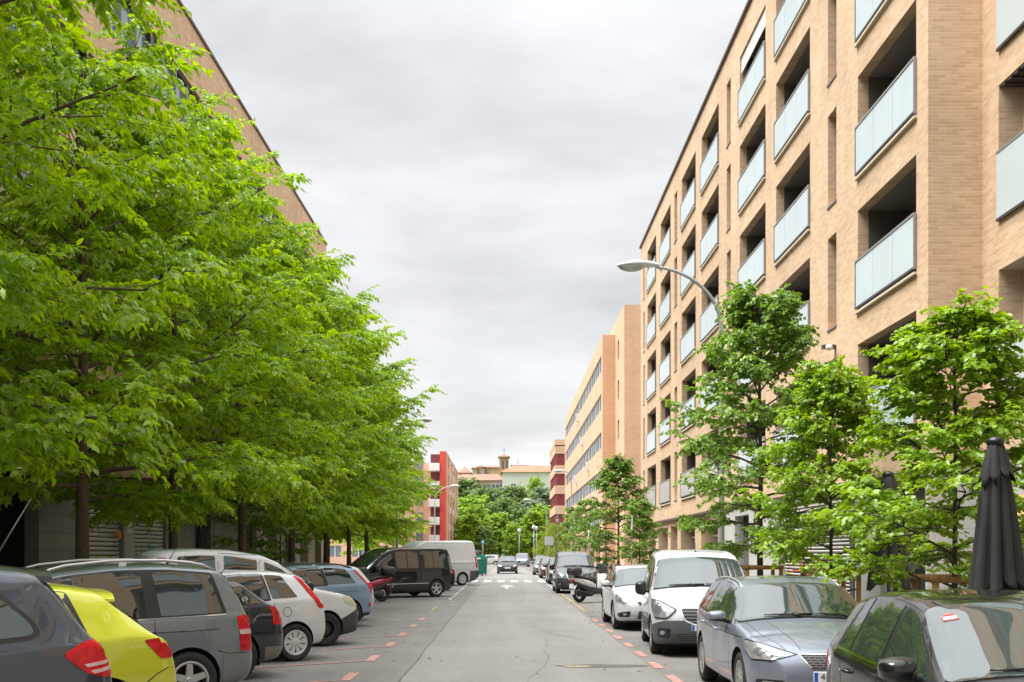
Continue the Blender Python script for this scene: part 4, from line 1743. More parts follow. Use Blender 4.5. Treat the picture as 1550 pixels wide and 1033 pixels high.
def make_car(sp, name, label, cat, col, group=None):
    """sp: dimensions and outline; returns the Empty at the car's base, front along local +X"""
    car = Car(sp)
    L, W, H = car.L, car.W, car.H
    root = empty(name)
    tag(root, label, cat, group)
    r, fo, wb = sp['r'], sp['fo'], sp['wb']
    tr = W / 2 - sp.get('inset', .022)
    # wheel arches
    cuts = MB()
    for s in (fo, fo + wb):
        for sg in (1, -1):
            prof_r = r * sp.get('arch', 1.13)
            n = 36
            V, F = [], []
            y0, y1 = sg * (W / 2 - .30), sg * (W / 2 + .4)
            for k in range(n):
                a = 2 * math.pi * k / n
                V.append((L / 2 - s + prof_r * math.cos(a), y0, r + .01 + prof_r * math.sin(a)))
            for k in range(n):
                a = 2 * math.pi * k / n
                V.append((L / 2 - s + prof_r * math.cos(a), y1, r + .01 + prof_r * math.sin(a)))
            F = [tuple(range(n)), tuple(range(2 * n - 1, n - 1, -1))] + [(k, k + n, (k + 1) % n + n, (k + 1) % n) for k in range(n)]
            cuts.add(V, F)
    me = finish_body(car, cuts, [col])
    # panel gaps as part of the body mesh
    g = MB()
    B = car.belt
    SD = (0, -1, 0)
    yw = W / 2
    for dpoly in sp.get('gaps', []):
        car.line(g, [(s, yw, z) for s, z in dpoly], SD, sp.get('gapw', .009))
    for dpoly in sp.get('hood_gaps', []):
        car.line(g, dpoly, (-.35, 0, -1), .006)
    bm = bmesh.new()
    bm.from_mesh(me)
    n0 = len(me.materials)
    me.materials.append(M_seam)
    gm = g.mesh('gap', M_seam) if g.v else None
    if gm:
        k0 = len(bm.faces)
        bm.from_mesh(gm)
        bm.faces.ensure_lookup_table()
        for f in bm.faces[k0:]:
            f.material_index = n0
    bm.to_mesh(me)
    bm.free()
    me.set_sharp_from_angle(angle=R(38))
    body = obj('body', me, root)
    # cladding
    for (planes, m, off, nm) in sp.get('clad', []):
        bmsh = bisect_copy(me, [((L / 2 - s if s is not None else 0, 0, z if z is not None else 0), nrm) for s, z, nrm in planes], off)
        bmsh.materials.clear()
        bmsh.materials.append(m)
        bmsh.polygons.foreach_set('material_index', [0] * len(bmsh.polygons))
        bmsh.set_sharp_from_angle(angle=R(38))
        obj(nm, bmsh, root)

    def both(nm, mats, fn):
        a, b = MB(), MB()
        fn((a, b))
        for x in (a, b):
            if x.v:
                x.build(nm, mats, root, sharp=40, recalc=False)

    # side glass: dark surround then panes
    if 'dlo' in sp:
        both('window_surround', [sp.get('dlo_mat', M_trim)], lambda m: car.decal(m, sp['dlo'](car), SD, 0, .0025, .05, mirror=True, h=.08))
    for wp in sp['windows'](car):
        both('side_window', [M_cglass], lambda m: car.decal(m, wp, SD, 0, .006, .035, mirror=True))
    # windscreen
    sc, sr = sp['ws']
    def ws_poly(ins0, ins1, sa, sb):
        ya = float(np.max(car.section(sa)[-14:, 0])) if False else None
        def half(s):
            P = car.section(s)
            zt = P[-1, 1]
            # half width at the upper edge of the glass house
            k = np.where(P[:, 1] > zt - .14)[0]
            return float(P[k[0], 0])
        a, b = half(sa) - ins0, half(sb) - ins1
        za, zb = float(car.top(sa)), float(car.top(sb))
        nn = 8
        bow = .0
        pts = [(sa + bow * (1 - (2 * t - 1) ** 2), (2 * t - 1) * a, za) for t in np.linspace(0, 1, nn)]
        pts += [(sb, (1 - 2 * t) * b, zb) for t in np.linspace(0, 1, nn)]
        return pts
    za, zb = float(car.top(sc)), float(car.top(sr))
    dn = Vector((-(zb - za), 0, -(sr - sc))).normalized()
    m = MB()
    i0, i1 = sp.get('ws_in', (.05, .05))
    car.decal(m, ws_poly(i0 - .03, i1 - .03, sc - .03, sr + .025), dn, 1, .003, .05)
    car.decal(m, ws_poly(i0, i1, sc, sr), dn, 0, .013, .07, h=.05)
    m.build('windscreen', [M_wglass, M_trim], root, sharp=40, recalc=False)
    if 'rw' in sp:
        sa, sb = sp['rw']           # lower (rear) and upper stations
        za, zb = float(car.top(sa)), float(car.top(sb))
        dn2 = Vector(((zb - za), 0, -(sa - sb))).normalized()
        m = MB()
        yb = sp.get('rw_half', W / 2 - .22)
        car.decal(m, [(sa, -yb, za), (sa, yb, za), (sb, yb * .9, zb), (sb, -yb * .9, zb)], dn2, 0, .005, .08)
        if m.v:
            m.build('rear_window', [M_cglass], root, sharp=40, recalc=False)
    # lamps, grilles and other patches: (name, mats, polys[(poly, dir, mi, off, rad)], mirrored)
    for nm, mats, polys, mir in sp.get('patches', []):
        if mir:
            def fn(mm):
                for (poly, d, mi, off, rad) in polys:
                    car.decal(mm, poly, d, mi, off, rad, mirror=True, h=.04)
            both(nm, mats, fn)
        else:
            mm = MB()
            for (poly, d, mi, off, rad) in polys:
                car.decal(mm, poly, d, mi, off, rad, h=.04)
            if mm.v:
                mm.build(nm, mats, root, sharp=40, recalc=False)
    # wheels
    ty, rim = wheel_parts(sp.get('rim', 'five'), r)
    for s in (fo, fo + wb):
        for sg in (1, -1):
            w = empty('wheel', (L / 2 - s, sg * (tr - .1025), r), 0 if sg > 0 else math.pi)
            w.parent = root
            w.rotation_euler = (0, 0, 0 if sg > 0 else math.pi)
            obj('tyre', ty, w)
            obj('rim', rim, w)
    # mirrors
    if 'mirror' in sp:
        ms, mz, mc = sp['mirror'][:3]
        msz = sp['mirror'][3] if len(sp['mirror']) > 3 else (.11, .20, .15)
        for sg in (1, -1):
            hp, hn = car.hit((L / 2 - ms, W / 2, mz - .03), SD)
            y0 = hp.y if hp else W / 2 - .1
            bm = bmesh.new()
            bmesh.ops.create_icosphere(bm, subdivisions=3, radius=1)
            for v in bm.verts:
                x, y, z = v.co
                f = lambda t, p: math.copysign(abs(t) ** p, t)
                x, y, z = f(x, .7), f(y, .62), f(z, .62)
                x = x * (1.15 if x > 0 else .55)
                z = z * (1 - .12 * y)
                v.co = (x * msz[0], y * msz[1] / 2, z * msz[2] / 2)
            for f in bm.faces:
                f.smooth = True
                c = f.calc_center_median()
                f.material_index = 1 if c.z < -.012 - .2 * msz[2] * 0 - msz[2] * .16 else 0
            cx, cy, cz = L / 2 - ms, y0 + .05 + msz[1] / 2, mz + .02
            bmesh.ops.transform(bm, matrix=Matrix.Translation((cx, cy * sg, cz)) @ Matrix.Scale(sg, 4, (0, 1, 0)), verts=bm.verts)
            if sg < 0:
                bmesh.ops.reverse_faces(bm, faces=bm.faces)
            mm = MB()
            mm.tube([(cx + .01, (y0 - .03) * sg, mz - .05), (cx + .01, (y0 + .06) * sg, mz - .035), (cx, (cy - .03) * sg, cz - .03)], [.028, .026, .022], 8, 1)
            mm.box(cx - msz[0] * .60, cx - msz[0] * .54, *(sorted(((cy - msz[1] * .4) * sg, (cy + msz[1] * .4) * sg))), cz - msz[2] * .36, cz + msz[2] * .38, 2)
            me2 = mm.mesh('door_mirror', [mc, M_trim, M_cglass])
            bm.from_mesh(me2)
            bm.to_mesh(me2)
            bm.free()
            obj('door_mirror', me2, root)
    # door handles
    for (hs, hz) in sp.get('handles', []):
        for sg in (1, -1):
            hp, hn = car.hit((L / 2 - hs, W / 2, hz), SD)
            if hp is None:
                continue
            mm = MB()
            x, y, z = hp
            mm.tube([(x + .095, (y - .005) * sg, z), (x + .075, (y + .028) * sg, z + .004), (x, (y + .036) * sg, z + .006), (x - .075, (y + .028) * sg, z + .004), (x - .095, (y - .005) * sg, z)], [.012, .015, .016, .015, .012], 8, 0)
            mm.build('door_handle', sp.get('handle_mat', col), root)
    # wipers
    if sp.get('wipers'):
        for (ya, yb) in sp['wipers']:
            mm = MB()
            pts = []
            s0 = sc - .02
            for t in np.linspace(0, 1, 6):
                y = ya + (yb - ya) * t
                hp, hn = car.hit((L / 2 - (sc + .015 + .035 * t), y, za), dn)
                pts.append(hp + hn * .026)
            mm.tube(pts, [.013, .012, .011, .010, .009, .006], 6, 0)
            hp, hn = car.hit((L / 2 - (sc - .03), ya + (yb - ya) * .25, za), dn)
            mm.tube([hp + hn * .02, (pts[2] + hn * .012)], [.018, .011], 6, 0)
            mm.build('wiper', M_trim, root)
    if 'rails' in sp:
        s0, s1, yy, hh = sp['rails']
        for sg in (1, -1):
            mm = MB()
            pts = []
            for t in np.linspace(0, 1, 14):
                s = s0 + (s1 - s0) * t
                hp, hn = car.hit((L / 2 - s, yy, 2), (0, 0, -1))
                lift = hh * min(1, min(t, 1 - t) * 9)
                pts.append((hp.x, hp.y * sg, hp.z + lift))
            mm.tube(pts, .019, 8, 0)
            if hh > .03:
                for t in (.5,):
                    p = pts[int(t * 13)]
                    mm.box(p[0] - .04, p[0] + .04, p[1] - .012, p[1] + .012, p[2] - hh - .02, p[2] + .012, 1)
            mm.build('roof_rail', [sp.get('rail_mat', M_rail), M_framew], root)
    if 'aerial' in sp:
        s, ln, lean = sp['aerial'][:3]
        hp, hn = car.hit((L / 2 - s, 0, 3), (0, 0, -1))
        mm = MB()
        mm.tube([hp - Vector((0, 0, .01)), hp + Vector((-.01, 0, .02)), hp + Vector((-lean * .15, 0, ln * .15)), hp + Vector((-lean, 0, ln))], [.022, .014, .007, .004], 8, 0)
        mm.build('aerial', M_trim, root)
    if 'spoiler' in sp:
        s, ln, hw, th, up = sp['spoiler']
        hp, hn = car.hit((L / 2 - s, 0, 3), (0, 0, -1))
        mm = MB()
        n = 12
        V = []
        for k in range(n + 1):
            y = -hw + 2 * hw * k / n
            hq, hm = car.hit((L / 2 - s, y, 3), (0, 0, -1))
            zz = hq.z if hq else hp.z - .03
            f = 1 - .25 * abs(2 * k / n - 1) ** 3
            V += [(hp.x + .12, y, zz + .002), (hp.x - ln * f, y * .98, zz + up), (hp.x - ln * f, y * .98, zz + up - th * .6), (hp.x + .02, y, zz - th)]
        F = []
        for k in range(n):
            for j in range(4):
                a, b = 4 * k + j, 4 * k + (j + 1) % 4
                F.append((a, b, b + 4, a + 4))
        F += [(0, 1, 2, 3), (4 * n + 3, 4 * n + 2, 4 * n + 1, 4 * n)]
        mm.add(V, F, 0, True)
        mm.build('roof_spoiler', sp.get('spoiler_mat', col), root, sharp=40)
    # number plates
    for pl in sp.get('plates', []):
        end, z, txt = pl
        d = (-1, 0, 0) if end == 'front' else (1, 0, 0)
        hp, hn = car.hit((L / 2 if end == 'front' else -L / 2, 0, z), d)
        x = hp.x + (.012 if end == 'front' else -.012)
        sg = 1 if end == 'front' else -1
        mm = MB()
        mm.box(x - .008, x + .008, -.26, .26, z - .055, z + .055, 0, .004)
        xx = x + .009 * sg
        yb = sorted((-.255 * sg, -.215 * sg))
        mm.box(min(x, xx), max(x, xx), yb[0], yb[1], z - .05, z + .05, 1)
        p = mm.build('number_plate', [M_plate, M_plateb], root)
        if txt:
            tm = text_mesh(txt, .105, M_text)
            t = obj('plate_lettering', tm, p)
            t.location = (xx + .001 * sg, -.19 * sg, z - .002)
            t.rotation_euler = (R(90), 0, R(90) if sg > 0 else R(-90))
    # lower hull in the dark between the wheels
    mm = MB()
    mm.box(-L / 2 + .35, L / 2 - .35, -W / 2 + .28, W / 2 - .28, .16, .30, 0, .02)
    mm.build('underbody', M_under, root)
    for fn in sp.get('extra', []):
        fn(car, root, col)
    car.bm.free()
    return root


def place(o, x, y, heading):
    """put local origin at x, y with the front pointing along heading (radians from +X)"""
    o.location = (x, y, 0.004)
    o.rotation_euler = (0, 0, heading)
    return o


def place_by(o, sp, wheel, side, contact, heading):
    """side +1 = car's left; wheel 'f'/'r'; contact = ground point under that wheel's outer face"""
    s = sp['fo'] + (sp['wb'] if wheel == 'r' else 0)
    lx, ly = sp['L'] / 2 - s, side * (sp['W'] / 2 - .03)
    c, sn = math.cos(heading), math.sin(heading)
    return place(o, contact[0] - (lx * c - ly * sn), contact[1] - (lx * sn + ly * c), heading)
# ------------------------------------------------------------------ the cars in the photograph
def grille_mat(name, c1, c2, bw, rh, ms):
    m = brick(name, c1, c1, c2, bw, rh, .4, .05, ms)
    return m
M_mesh = grille_mat('grille_mesh', (.012, .012, .012), (.13, .13, .13), .07, .026, .006)
M_slat = grille_mat('grille_slat', (.012, .012, .012), (.17, .17, .18), 4.0, .055, .010)
M_slat2 = grille_mat('grille_slat_fine', (.012, .012, .012), (.09, .09, .09), 4.0, .034, .008)

C_black = paint('paint_black', (.006, .006, .006), 0, .4)
C_silver = paint('paint_silver_blue', (.25, .28, .345), .5, .38)
C_white = paint('paint_white', (.59, .60, .615), 0, .4)
C_white2 = paint('paint_white_old', (.60, .61, .62), 0, .45)
C_dgrey = paint('paint_dark_grey', (.048, .056, .070), .35, .4)
C_grey = paint('paint_grey', (.17, .19, .205), .5, .42)
C_lime = paint('paint_lime', (.52, .55, .030), .05, .4)
C_blue = paint('paint_pale_blue', (.23, .32, .44), .4, .4)
C_graph = paint('paint_graphite', (.13, .14, .145), .4, .4)
C_red = paint('paint_dark_red', (.16, .018, .022), .2, .4)
C_navy = paint('paint_black_blue', (.022, .024, .030), .2, .4)
C_vblack = paint('paint_van_black', (.010, .009, .0085), .1, .4)

REARQ = (.72, -.69, -.05)
FRONTQ = (-.80, -.58, -.16)
SIDE = (0, -1, 0)
FRONT = (-1, 0, 0)
REAR = (1, 0, 0)


def base(L, W, H, fo, wb, r, top, belt, plan_nose=.60, tail=.60, clear=.19, **k):
    w = W / 2
    sp = dict(L=L, W=W, H=H, fo=fo, wb=wb, r=r, top=top, belt=belt,
              bot=[(0, .36), (.05, .24), (.45, clear), (L - .6, clear), (L - .12, .27), (L, .44)],
              plan=[(0, w * plan_nose), (.03, w * (plan_nose + .10)), (.12, w * .86), (.32, w * .945), (.7, w * .985), (1.1, w), (L * .7, w), (L - .6, w * .975), (L - .2, w * .90), (L - .06, w * .82), (L - .02, w * (tail + .10)), (L, w * tail)])
    sp.update(k)
    return sp


def dlo(s0, s1, s0t, s1t, lift=-.008, drop=.058, pil=.075):
    return lambda car: car.side_poly(s0, s1, s0t, s1t, pil=pil, lift=lift, drop=drop)


def wins(*a, **k):
    return lambda car: [car.side_poly(*q, **k) for q in a]


# ---- R1: black hatchback, nearest on the right
sp_black = base(4.2, 1.76, 1.48, .88, 2.58, .315,
    [(0, .44), (.02, .58), (.06, .68), (.22, .79), (.6, .90), (1.04, .985), (1.12, 1.005), (1.95, 1.40), (2.2, 1.45), (2.65, 1.48), (3.15, 1.47), (3.62, 1.41), (3.76, 1.37), (4.06, 1.02), (4.14, .92), (4.18, .66), (4.2, .5)],
    [(0, .66), (1, .905), (2.2, .935), (3.9, .99), (4.2, .95)],
    windows=wins((1.42, 2.28, 1.93, 2.24), (2.37, 3.10, 2.33, 3.00), (3.14, 3.46, 3.04, 3.22)),
    dlo=dlo(1.30, 3.56, 1.84, 3.30), dlo_mat=M_trim, ws=(1.14, 2.0), ws_in=(.06, .055), rw=(4.02, 3.80), rim='five',
    gaps=[[(1.36, .93), (1.30, .60), (1.36, .24), (2.30, .22)], [(2.33, .95), (2.34, .24)], [(3.36, .97), (3.22, .62), (3.05, .48), (2.98, .24)]],
    hood_gaps=[[(.18, .60, .8), (1.08, .70, 1.0)], [(.18, -.60, .8), (1.08, -.70, 1.0)]],
    mirror=(1.52, .985, C_black, (.12, .23, .16)), handles=[(2.18, .80), (3.08, .83)],
    wipers=[(.66, .02), (.02, -.52)],
    patches=[
        ('headlight', [M_lampg, M_lampc], [([(.10, .48, .69), (.34, .80, .75), (.44, .82, .66), (.20, .72, .58), (.06, .46, .58)], FRONTQ, 0, .005, .05)], True),
        ('tail_light', [M_redl], [([(3.95, .8, .93), (4.15, .72, .93), (4.18, .7, .74), (3.98, .82, .74)], REARQ, 0, .006, .05)], True),
        ('grille', [M_slat2], [([(0, .36, .67), (0, -.36, .67), (0, -.30, .57), (0, .30, .57)], FRONT, 0, .005, .03)], False),
        ('air_intake', [M_slat2], [([(0, .55, .40), (0, -.55, .40), (0, -.48, .27), (0, .48, .27)], FRONT, 0, .005, .03)], False),
        ('side_moulding', [M_trim], [([(1.45, .88, .52), (3.05, .88, .55), (3.05, .88, .50), (1.45, .88, .47)], SIDE, 0, .012, .01)], True),
    ], plates=[('front', .49, '')])
def black_extra(car, root, col):
    # chrome lower edge of the side windows, pale windscreen stickers and a hanging charm inside the mirror's place
    for sg in (1, -1):
        mm = MB()
        car.line(mm, [(s, .88, float(car.belt(s)) + .008) for s in np.linspace(1.34, 3.50, 20)], SIDE, .022, 0, mirror=False, off=.009)
        if sg < 0:
            mm.v = [(x, -y, z) for x, y, z in mm.v]
        mm.build('window_trim', [M_chrome], root)
    mm = MB()
    d = Vector((-.42, 0, -.9)).normalized()
    car.decal(mm, [(1.80, -.575, 1.33), (1.80, -.475, 1.33), (1.855, -.475, 1.36), (1.855, -.575, 1.36)], d, 0, .017, .01, h=.05)
    car.decal(mm, [(1.806, -.569, 1.335), (1.808, -.483, 1.335), (1.842, -.483, 1.352), (1.842, -.567, 1.352)], d, 1, .021, .004, h=.05)
    car.decal(mm, [(1.862, -.56, 1.362), (1.862, -.49, 1.362), (1.88, -.50, 1.37), (1.88, -.55, 1.37)], d, 0, .017, .01, h=.05)
    mm.build('windscreen_sticker', [simple('sticker_red', (.66, .13, .12), .5), M_plate], root)
    # mirror base strip and dark cowl
    mm = MB()
    car.decal(mm, [(1.04, -.68, .98), (1.04, .68, .98), (1.12, .66, 1.0), (1.12, -.66, 1.0)], (-.2, 0, -1), 0, .006, .01)
    mm.build('cowl', [M_plast], root)
sp_black['extra'] = [black_extra]

# ---- R2: silver blue estate
sp_leon = base(4.53, 1.80, 1.45, .87, 2.64, .318,
    [(0, .46), (.02, .60), (.07, .69), (.28, .79), (.7, .90), (1.12, .975), (1.2, .99), (2.05, 1.37), (2.35, 1.42), (2.9, 1.45), (3.7, 1.43), (4.12, 1.37), (4.20, 1.35), (4.42, 1.02), (4.48, .93), (4.51, .7), (4.53, .5)],
    [(0, .66), (1.1, .90), (2.4, .94), (4.2, 1.01), (4.53, .95)],
    windows=wins((1.50, 2.36, 2.02, 2.32), (2.44, 3.22, 2.40, 3.14), (3.27, 3.92, 3.19, 3.74)),
    dlo=dlo(1.40, 4.02, 1.93, 3.84), ws=(1.22, 2.08), ws_in=(.055, .05), rw=(4.40, 4.22), rim='multi',
    gaps=[[(1.42, .92), (1.36, .6), (1.40, .24), (2.38, .22)], [(2.40, .95), (2.42, .24)], [(3.45, .98), (3.36, .62), (3.12, .46), (3.05, .24)],
          [(.75, .80), (1.5, .80), (2.6, .80), (3.9, .84)]],
    hood_gaps=[[(.10, .50, .72), (.5, .66, .86), (1.16, .74, .98)], [(.10, -.50, .72), (.5, -.66, .86), (1.16, -.74, .98)], [(.12, .36, .74), (1.1, .50, 1.0)], [(.12, -.36, .74), (1.1, -.50, 1.0)]],
    mirror=(1.60, .97, C_silver, (.11, .22, .13)), handles=[(2.26, .80), (3.22, .83)], rails=(2.05, 4.05, .60, .012), rail_mat=M_rail,
    wipers=[(.66, .04), (.04, -.5)],
    patches=[
        ('headlight', [M_lampg, M_lampc, M_trim], [
            ([(.02, .44, .68), (.30, .72, .765), (.62, .87, .80), (.54, .89, .69), (.30, .85, .59), (.10, .66, .585)], FRONTQ, 2, .004, .02),
            ([(.04, .46, .67), (.30, .72, .752), (.60, .87, .785), (.53, .89, .695), (.30, .85, .605), (.11, .66, .60)], FRONTQ, 0, .008, .02),
            ([(.20, .66, .69), (.33, .74, .715), (.36, .80, .67), (.24, .74, .63)], FRONTQ, 1, .011, .03),
            ([(.08, .52, .665), (.17, .60, .69), (.20, .64, .645), (.12, .56, .625)], FRONTQ, 1, .011, .03)], True),
        ('grille', [M_mesh, M_chrome], [
            ([(0, .40, .675), (0, -.40, .675), (0, -.27, .51), (0, .27, .51)], FRONT, 1, .004, .03),
            ([(0, .38, .665), (0, -.38, .665), (0, -.255, .52), (0, .255, .52)], FRONT, 0, .008, .02)], False),
        ('badge', [M_chrome], [([(0, .05, .63), (0, -.06, .63), (0, -.06, .605), (0, .05, .605)], FRONT, 0, .016, .0),
                               ([(0, .06, .597), (0, -.05, .597), (0, -.05, .572), (0, .06, .572)], FRONT, 0, .016, .0)], False),
        ('air_intake', [M_slat2], [([(0, .42, .36), (0, -.42, .36), (0, -.34, .25), (0, .34, .25)], FRONT, 0, .005, .03)], False),
        ('fog_light', [M_trim, M_lampc], [([(.05, .52, .39), (.25, .80, .39), (.26, .80, .30), (.08, .56, .28)], FRONTQ, 0, .005, .03), ([(.10, .60, .37), (.20, .72, .375), (.21, .72, .32), (.12, .62, .31)], FRONTQ, 1, .008, .03)], True),
        ('tail_light', [M_redl], [([(4.2, .8, .90), (4.46, .74, .90), (4.49, .7, .76), (4.24, .82, .76)], REARQ, 0, .006, .04)], True),
    ], plates=[('front', .44, '442')])

# ---- R3: white van with grey bumper
sp_citan = base(4.32, 1.83, 1.82, .83, 2.70, .322,
    [(0, .46), (.02, .68), (.07, .82), (.22, .92), (.6, 1.04), (.9, 1.12), (.98, 1.15), (1.62, 1.66), (1.86, 1.75), (2.3, 1.80), (3.2, 1.82), (4.05, 1.80), (4.2, 1.74), (4.27, 1.1), (4.32, .5)],
    [(0, .84), (.95, 1.05), (2, 1.10), (4.3, 1.12)], plan_nose=.66, tail=.80, tumble=.17, shoulder=.97,
    windows=wins((1.22, 2.16, 1.66, 2.12), (2.32, 3.06, 2.30, 3.02), (3.22, 3.92, 3.18, 3.84), drop=.13),
    dlo=dlo(1.14, 2.2, 1.60, 2.16, drop=.115), ws=(1.0, 1.64), ws_in=(.05, .06), rim='ten',
    gaps=[[(1.16, 1.06), (1.10, .7), (1.2, .3), (2.2, .28)], [(2.22, 1.10), (2.24, .30)], [(3.14, 1.12), (3.14, .75), (2.95, .5), (2.9, .3)], [(2.24, 1.02), (4.1, 1.04)]],
    hood_gaps=[[(.10, .5, .86), (.9, .74, 1.1)], [(.10, -.5, .86), (.9, -.74, 1.1)]],
    mirror=(1.30, 1.10, M_trim, (.11, .20, .25)), handles=[(2.08, .92), (2.42, .94)], wipers=[(.72, .08), (.05, -.55)], aerial=(1.98, .17, .05),
    clad=[([(.70, None, (-1, 0, 0)), (.2, .575, (-.22, 0, 1))], M_plastg, .009, 'bumper')],
    patches=[
        ('headlight', [M_lampg, M_lampc, M_trim], [
            ([(.06, .50, .80), (.32, .76, .93), (.60, .87, .95), (.56, .88, .80), (.28, .84, .64), (.10, .60, .62)], FRONTQ, 2, .011, .05),
            ([(.07, .53, .79), (.32, .76, .91), (.58, .87, .93), (.54, .88, .80), (.28, .84, .66), (.11, .62, .64)], FRONTQ, 0, .014, .05),
            ([(.18, .66, .80), (.34, .77, .86), (.38, .82, .76), (.22, .74, .69)], FRONTQ, 1, .016, .05)], True),
        ('grille', [M_slat, M_chrome], [
            ([(0, .46, .83), (0, -.46, .83), (0, -.40, .62), (0, -.22, .535), (0, .22, .535), (0, .40, .62)], FRONT, 1, .011, .05),
            ([(0, .43, .81), (0, -.43, .81), (0, -.37, .63), (0, -.20, .56), (0, .20, .56), (0, .37, .63)], FRONT, 0, .014, .05)], False),
        ('air_intake', [M_slat2], [([(0, .52, .41), (0, -.52, .41), (0, -.46, .29), (0, .46, .29)], FRONT, 0, .013, .04)], False),
        ('fog_light', [M_trim, M_lampc], [([(.06, .55, .47), (.22, .76, .47), (.24, .78, .33), (.08, .58, .31)], FRONTQ, 0, .012, .04), ([(.12, .63, .43), (.19, .71, .43), (.20, .72, .36), (.13, .64, .36)], FRONTQ, 1, .015, .04)], True),
        ('tail_light', [M_redl], [([(4.12, .84, 1.30), (4.26, .80, 1.30), (4.28, .8, .85), (4.14, .86, .85)], REARQ, 0, .006, .03)], True),
        ('side_moulding', [M_plastg], [([(1.3, .9, .60), (2.9, .9, .60), (2.9, .9, .49), (1.3, .9, .49)], SIDE, 0, .014, .02)], True),
    ], plates=[('front', .50, '')])

# ---- R4: white hatchback
sp_astra = base(4.25, 1.75, 1.46, .90, 2.61, .315,
    [(0, .45), (.02, .60), (.07, .70), (.25, .80), (.7, .92), (1.08, .985), (1.16, 1.005), (1.95, 1.38), (2.25, 1.43), (2.7, 1.46), (3.2, 1.44), (3.7, 1.37), (4.06, 1.03), (4.16, .93), (4.22, .65), (4.25, .5)],
    [(0, .66), (1.0, .91), (2.2, .95), (3.9, 1.02), (4.25, .96)],
    windows=wins((1.44, 2.26, 1.95, 2.22), (2.34, 3.08, 2.30, 2.98), (3.12, 3.44, 3.02, 3.22)),
    dlo=dlo(1.32, 3.55, 1.86, 3.32), ws=(1.18, 1.98), ws_in=(.05, .05), rw=(4.02, 3.75), rim='ten',
    gaps=[[(1.36, .93), (1.30, .60), (1.36, .24), (2.28, .22)], [(2.30, .95), (2.32, .24)], [(3.34, .98), (3.22, .62), (3.05, .48), (2.98, .24)]],
    hood_gaps=[[(.15, .52, .78), (1.1, .72, 1.0)], [(.15, -.52, .78), (1.1, -.72, 1.0)]],
    mirror=(1.54, 1.0, C_white, (.11, .21, .15)), handles=[(2.14, .82), (3.06, .85)],
    patches=[
        ('headlight', [M_lampg, M_lampc], [([(.06, .46, .70), (.34, .72, .80), (.58, .84, .80), (.40, .84, .66), (.14, .64, .58)], FRONTQ, 0, .006, .05),
            ([(.20, .66, .72), (.32, .74, .74), (.32, .76, .66), (.20, .68, .64)], FRONTQ, 1, .010, .04), ([(.10, .54, .69), (.17, .62, .71), (.17, .62, .64), (.11, .56, .63)], FRONTQ, 1, .010, .03)], True),
        ('grille', [M_slat2, M_chrome], [([(0, .40, .66), (0, -.40, .66), (0, -.34, .57), (0, .34, .57)], FRONT, 0, .005, .03), ([(0, .40, .675), (0, -.40, .675), (0, -.40, .650), (0, .40, .650)], FRONT, 1, .010, .01)], False),
        ('air_intake', [M_slat2], [([(0, .36, .45), (0, -.36, .45), (0, -.40, .27), (0, .40, .27)], FRONT, 0, .005, .03)], False),
        ('fog_light', [M_trim, M_lampc], [([(.05, .50, .44), (.30, .82, .38), (.22, .78, .31), (.06, .54, .31)], FRONTQ, 0, .006, .03), ([(.09, .58, .40), (.15, .66, .39), (.15, .66, .34), (.10, .60, .34)], FRONTQ, 1, .009, .03)], True),
        ('tail_light', [M_redl], [([(3.98, .8, .95), (4.18, .72, .95), (4.2, .7, .76), (4.0, .82, .76)], REARQ, 0, .006, .05)], True),
    ], plates=[('front', .50, '')])

# ---- L1: dark grey estate with the antenna, nearest on the left
sp_suv = base(4.70, 1.86, 1.72, .92, 2.70, .345,
    [(0, .50), (.02, .70), (.08, .84), (.4, .97), (1.1, 1.09), (1.2, 1.12), (2.0, 1.58), (2.35, 1.66), (2.9, 1.705), (3.7, 1.70), (4.12, 1.66), (4.24, 1.64), (4.52, 1.22), (4.60, 1.10), (4.66, .78), (4.70, .58)],
    [(0, .80), (1.2, 1.01), (3.2, 1.10), (4.5, 1.17), (4.7, 1.12)], clear=.22,
    windows=wins((1.5, 2.42, 2.0, 2.38), (2.52, 3.30, 2.46, 3.24)),
    ws=(1.24, 2.04), rw=(4.52, 4.28), rim='five',
    gaps=[[(1.42, 1.02), (1.36, .7), (1.42, .3), (2.46, .28)], [(2.48, 1.05), (2.5, .3)], [(4.22, 1.635), (4.20, 1.56), (4.44, 1.30), (4.52, 1.16), (4.56, 1.1)]],
    mirror=(1.6, 1.10, C_dgrey), handles=[(2.34, .90), (3.24, .93)], aerial=(4.02, .46, .26), spoiler=(4.12, .20, .62, .05, -.02),
    patches=[
        ('window_surround', [M_trim], [([(3.30, .9, 1.13), (4.10, .9, 1.19), (4.155, .9, 1.235), (4.10, .9, 1.32), (3.86, .86, 1.555), (3.28, .86, 1.60)], SIDE, 0, .003, .07)], True),
        ('side_window', [M_cglass], [([(3.34, .9, 1.16), (4.08, .9, 1.215), (4.11, .9, 1.245), (4.06, .9, 1.32), (3.83, .86, 1.525), (3.33, .86, 1.57)], SIDE, 0, .007, .05)], True),
        ('tail_light', [M_redl, M_redl2], [
            ([(4.30, .9, 1.085), (4.46, .86, 1.165), (4.66, .72, 1.185), (4.69, .68, .94), (4.60, .82, .915), (4.46, .88, .955)], (.62, -.78, 0), 0, .008, .05),
            ([(4.44, .88, 1.015), (4.68, .70, 1.05), (4.69, .68, 1.03), (4.46, .87, .995)], (.62, -.78, 0), 1, .012, .0),
            ([(4.48, .87, .972), (4.68, .70, 1.008), (4.69, .68, .985), (4.50, .86, .950)], (.62, -.78, 0), 1, .012, .0)], True),
    ], plates=[('rear', .80, '')])

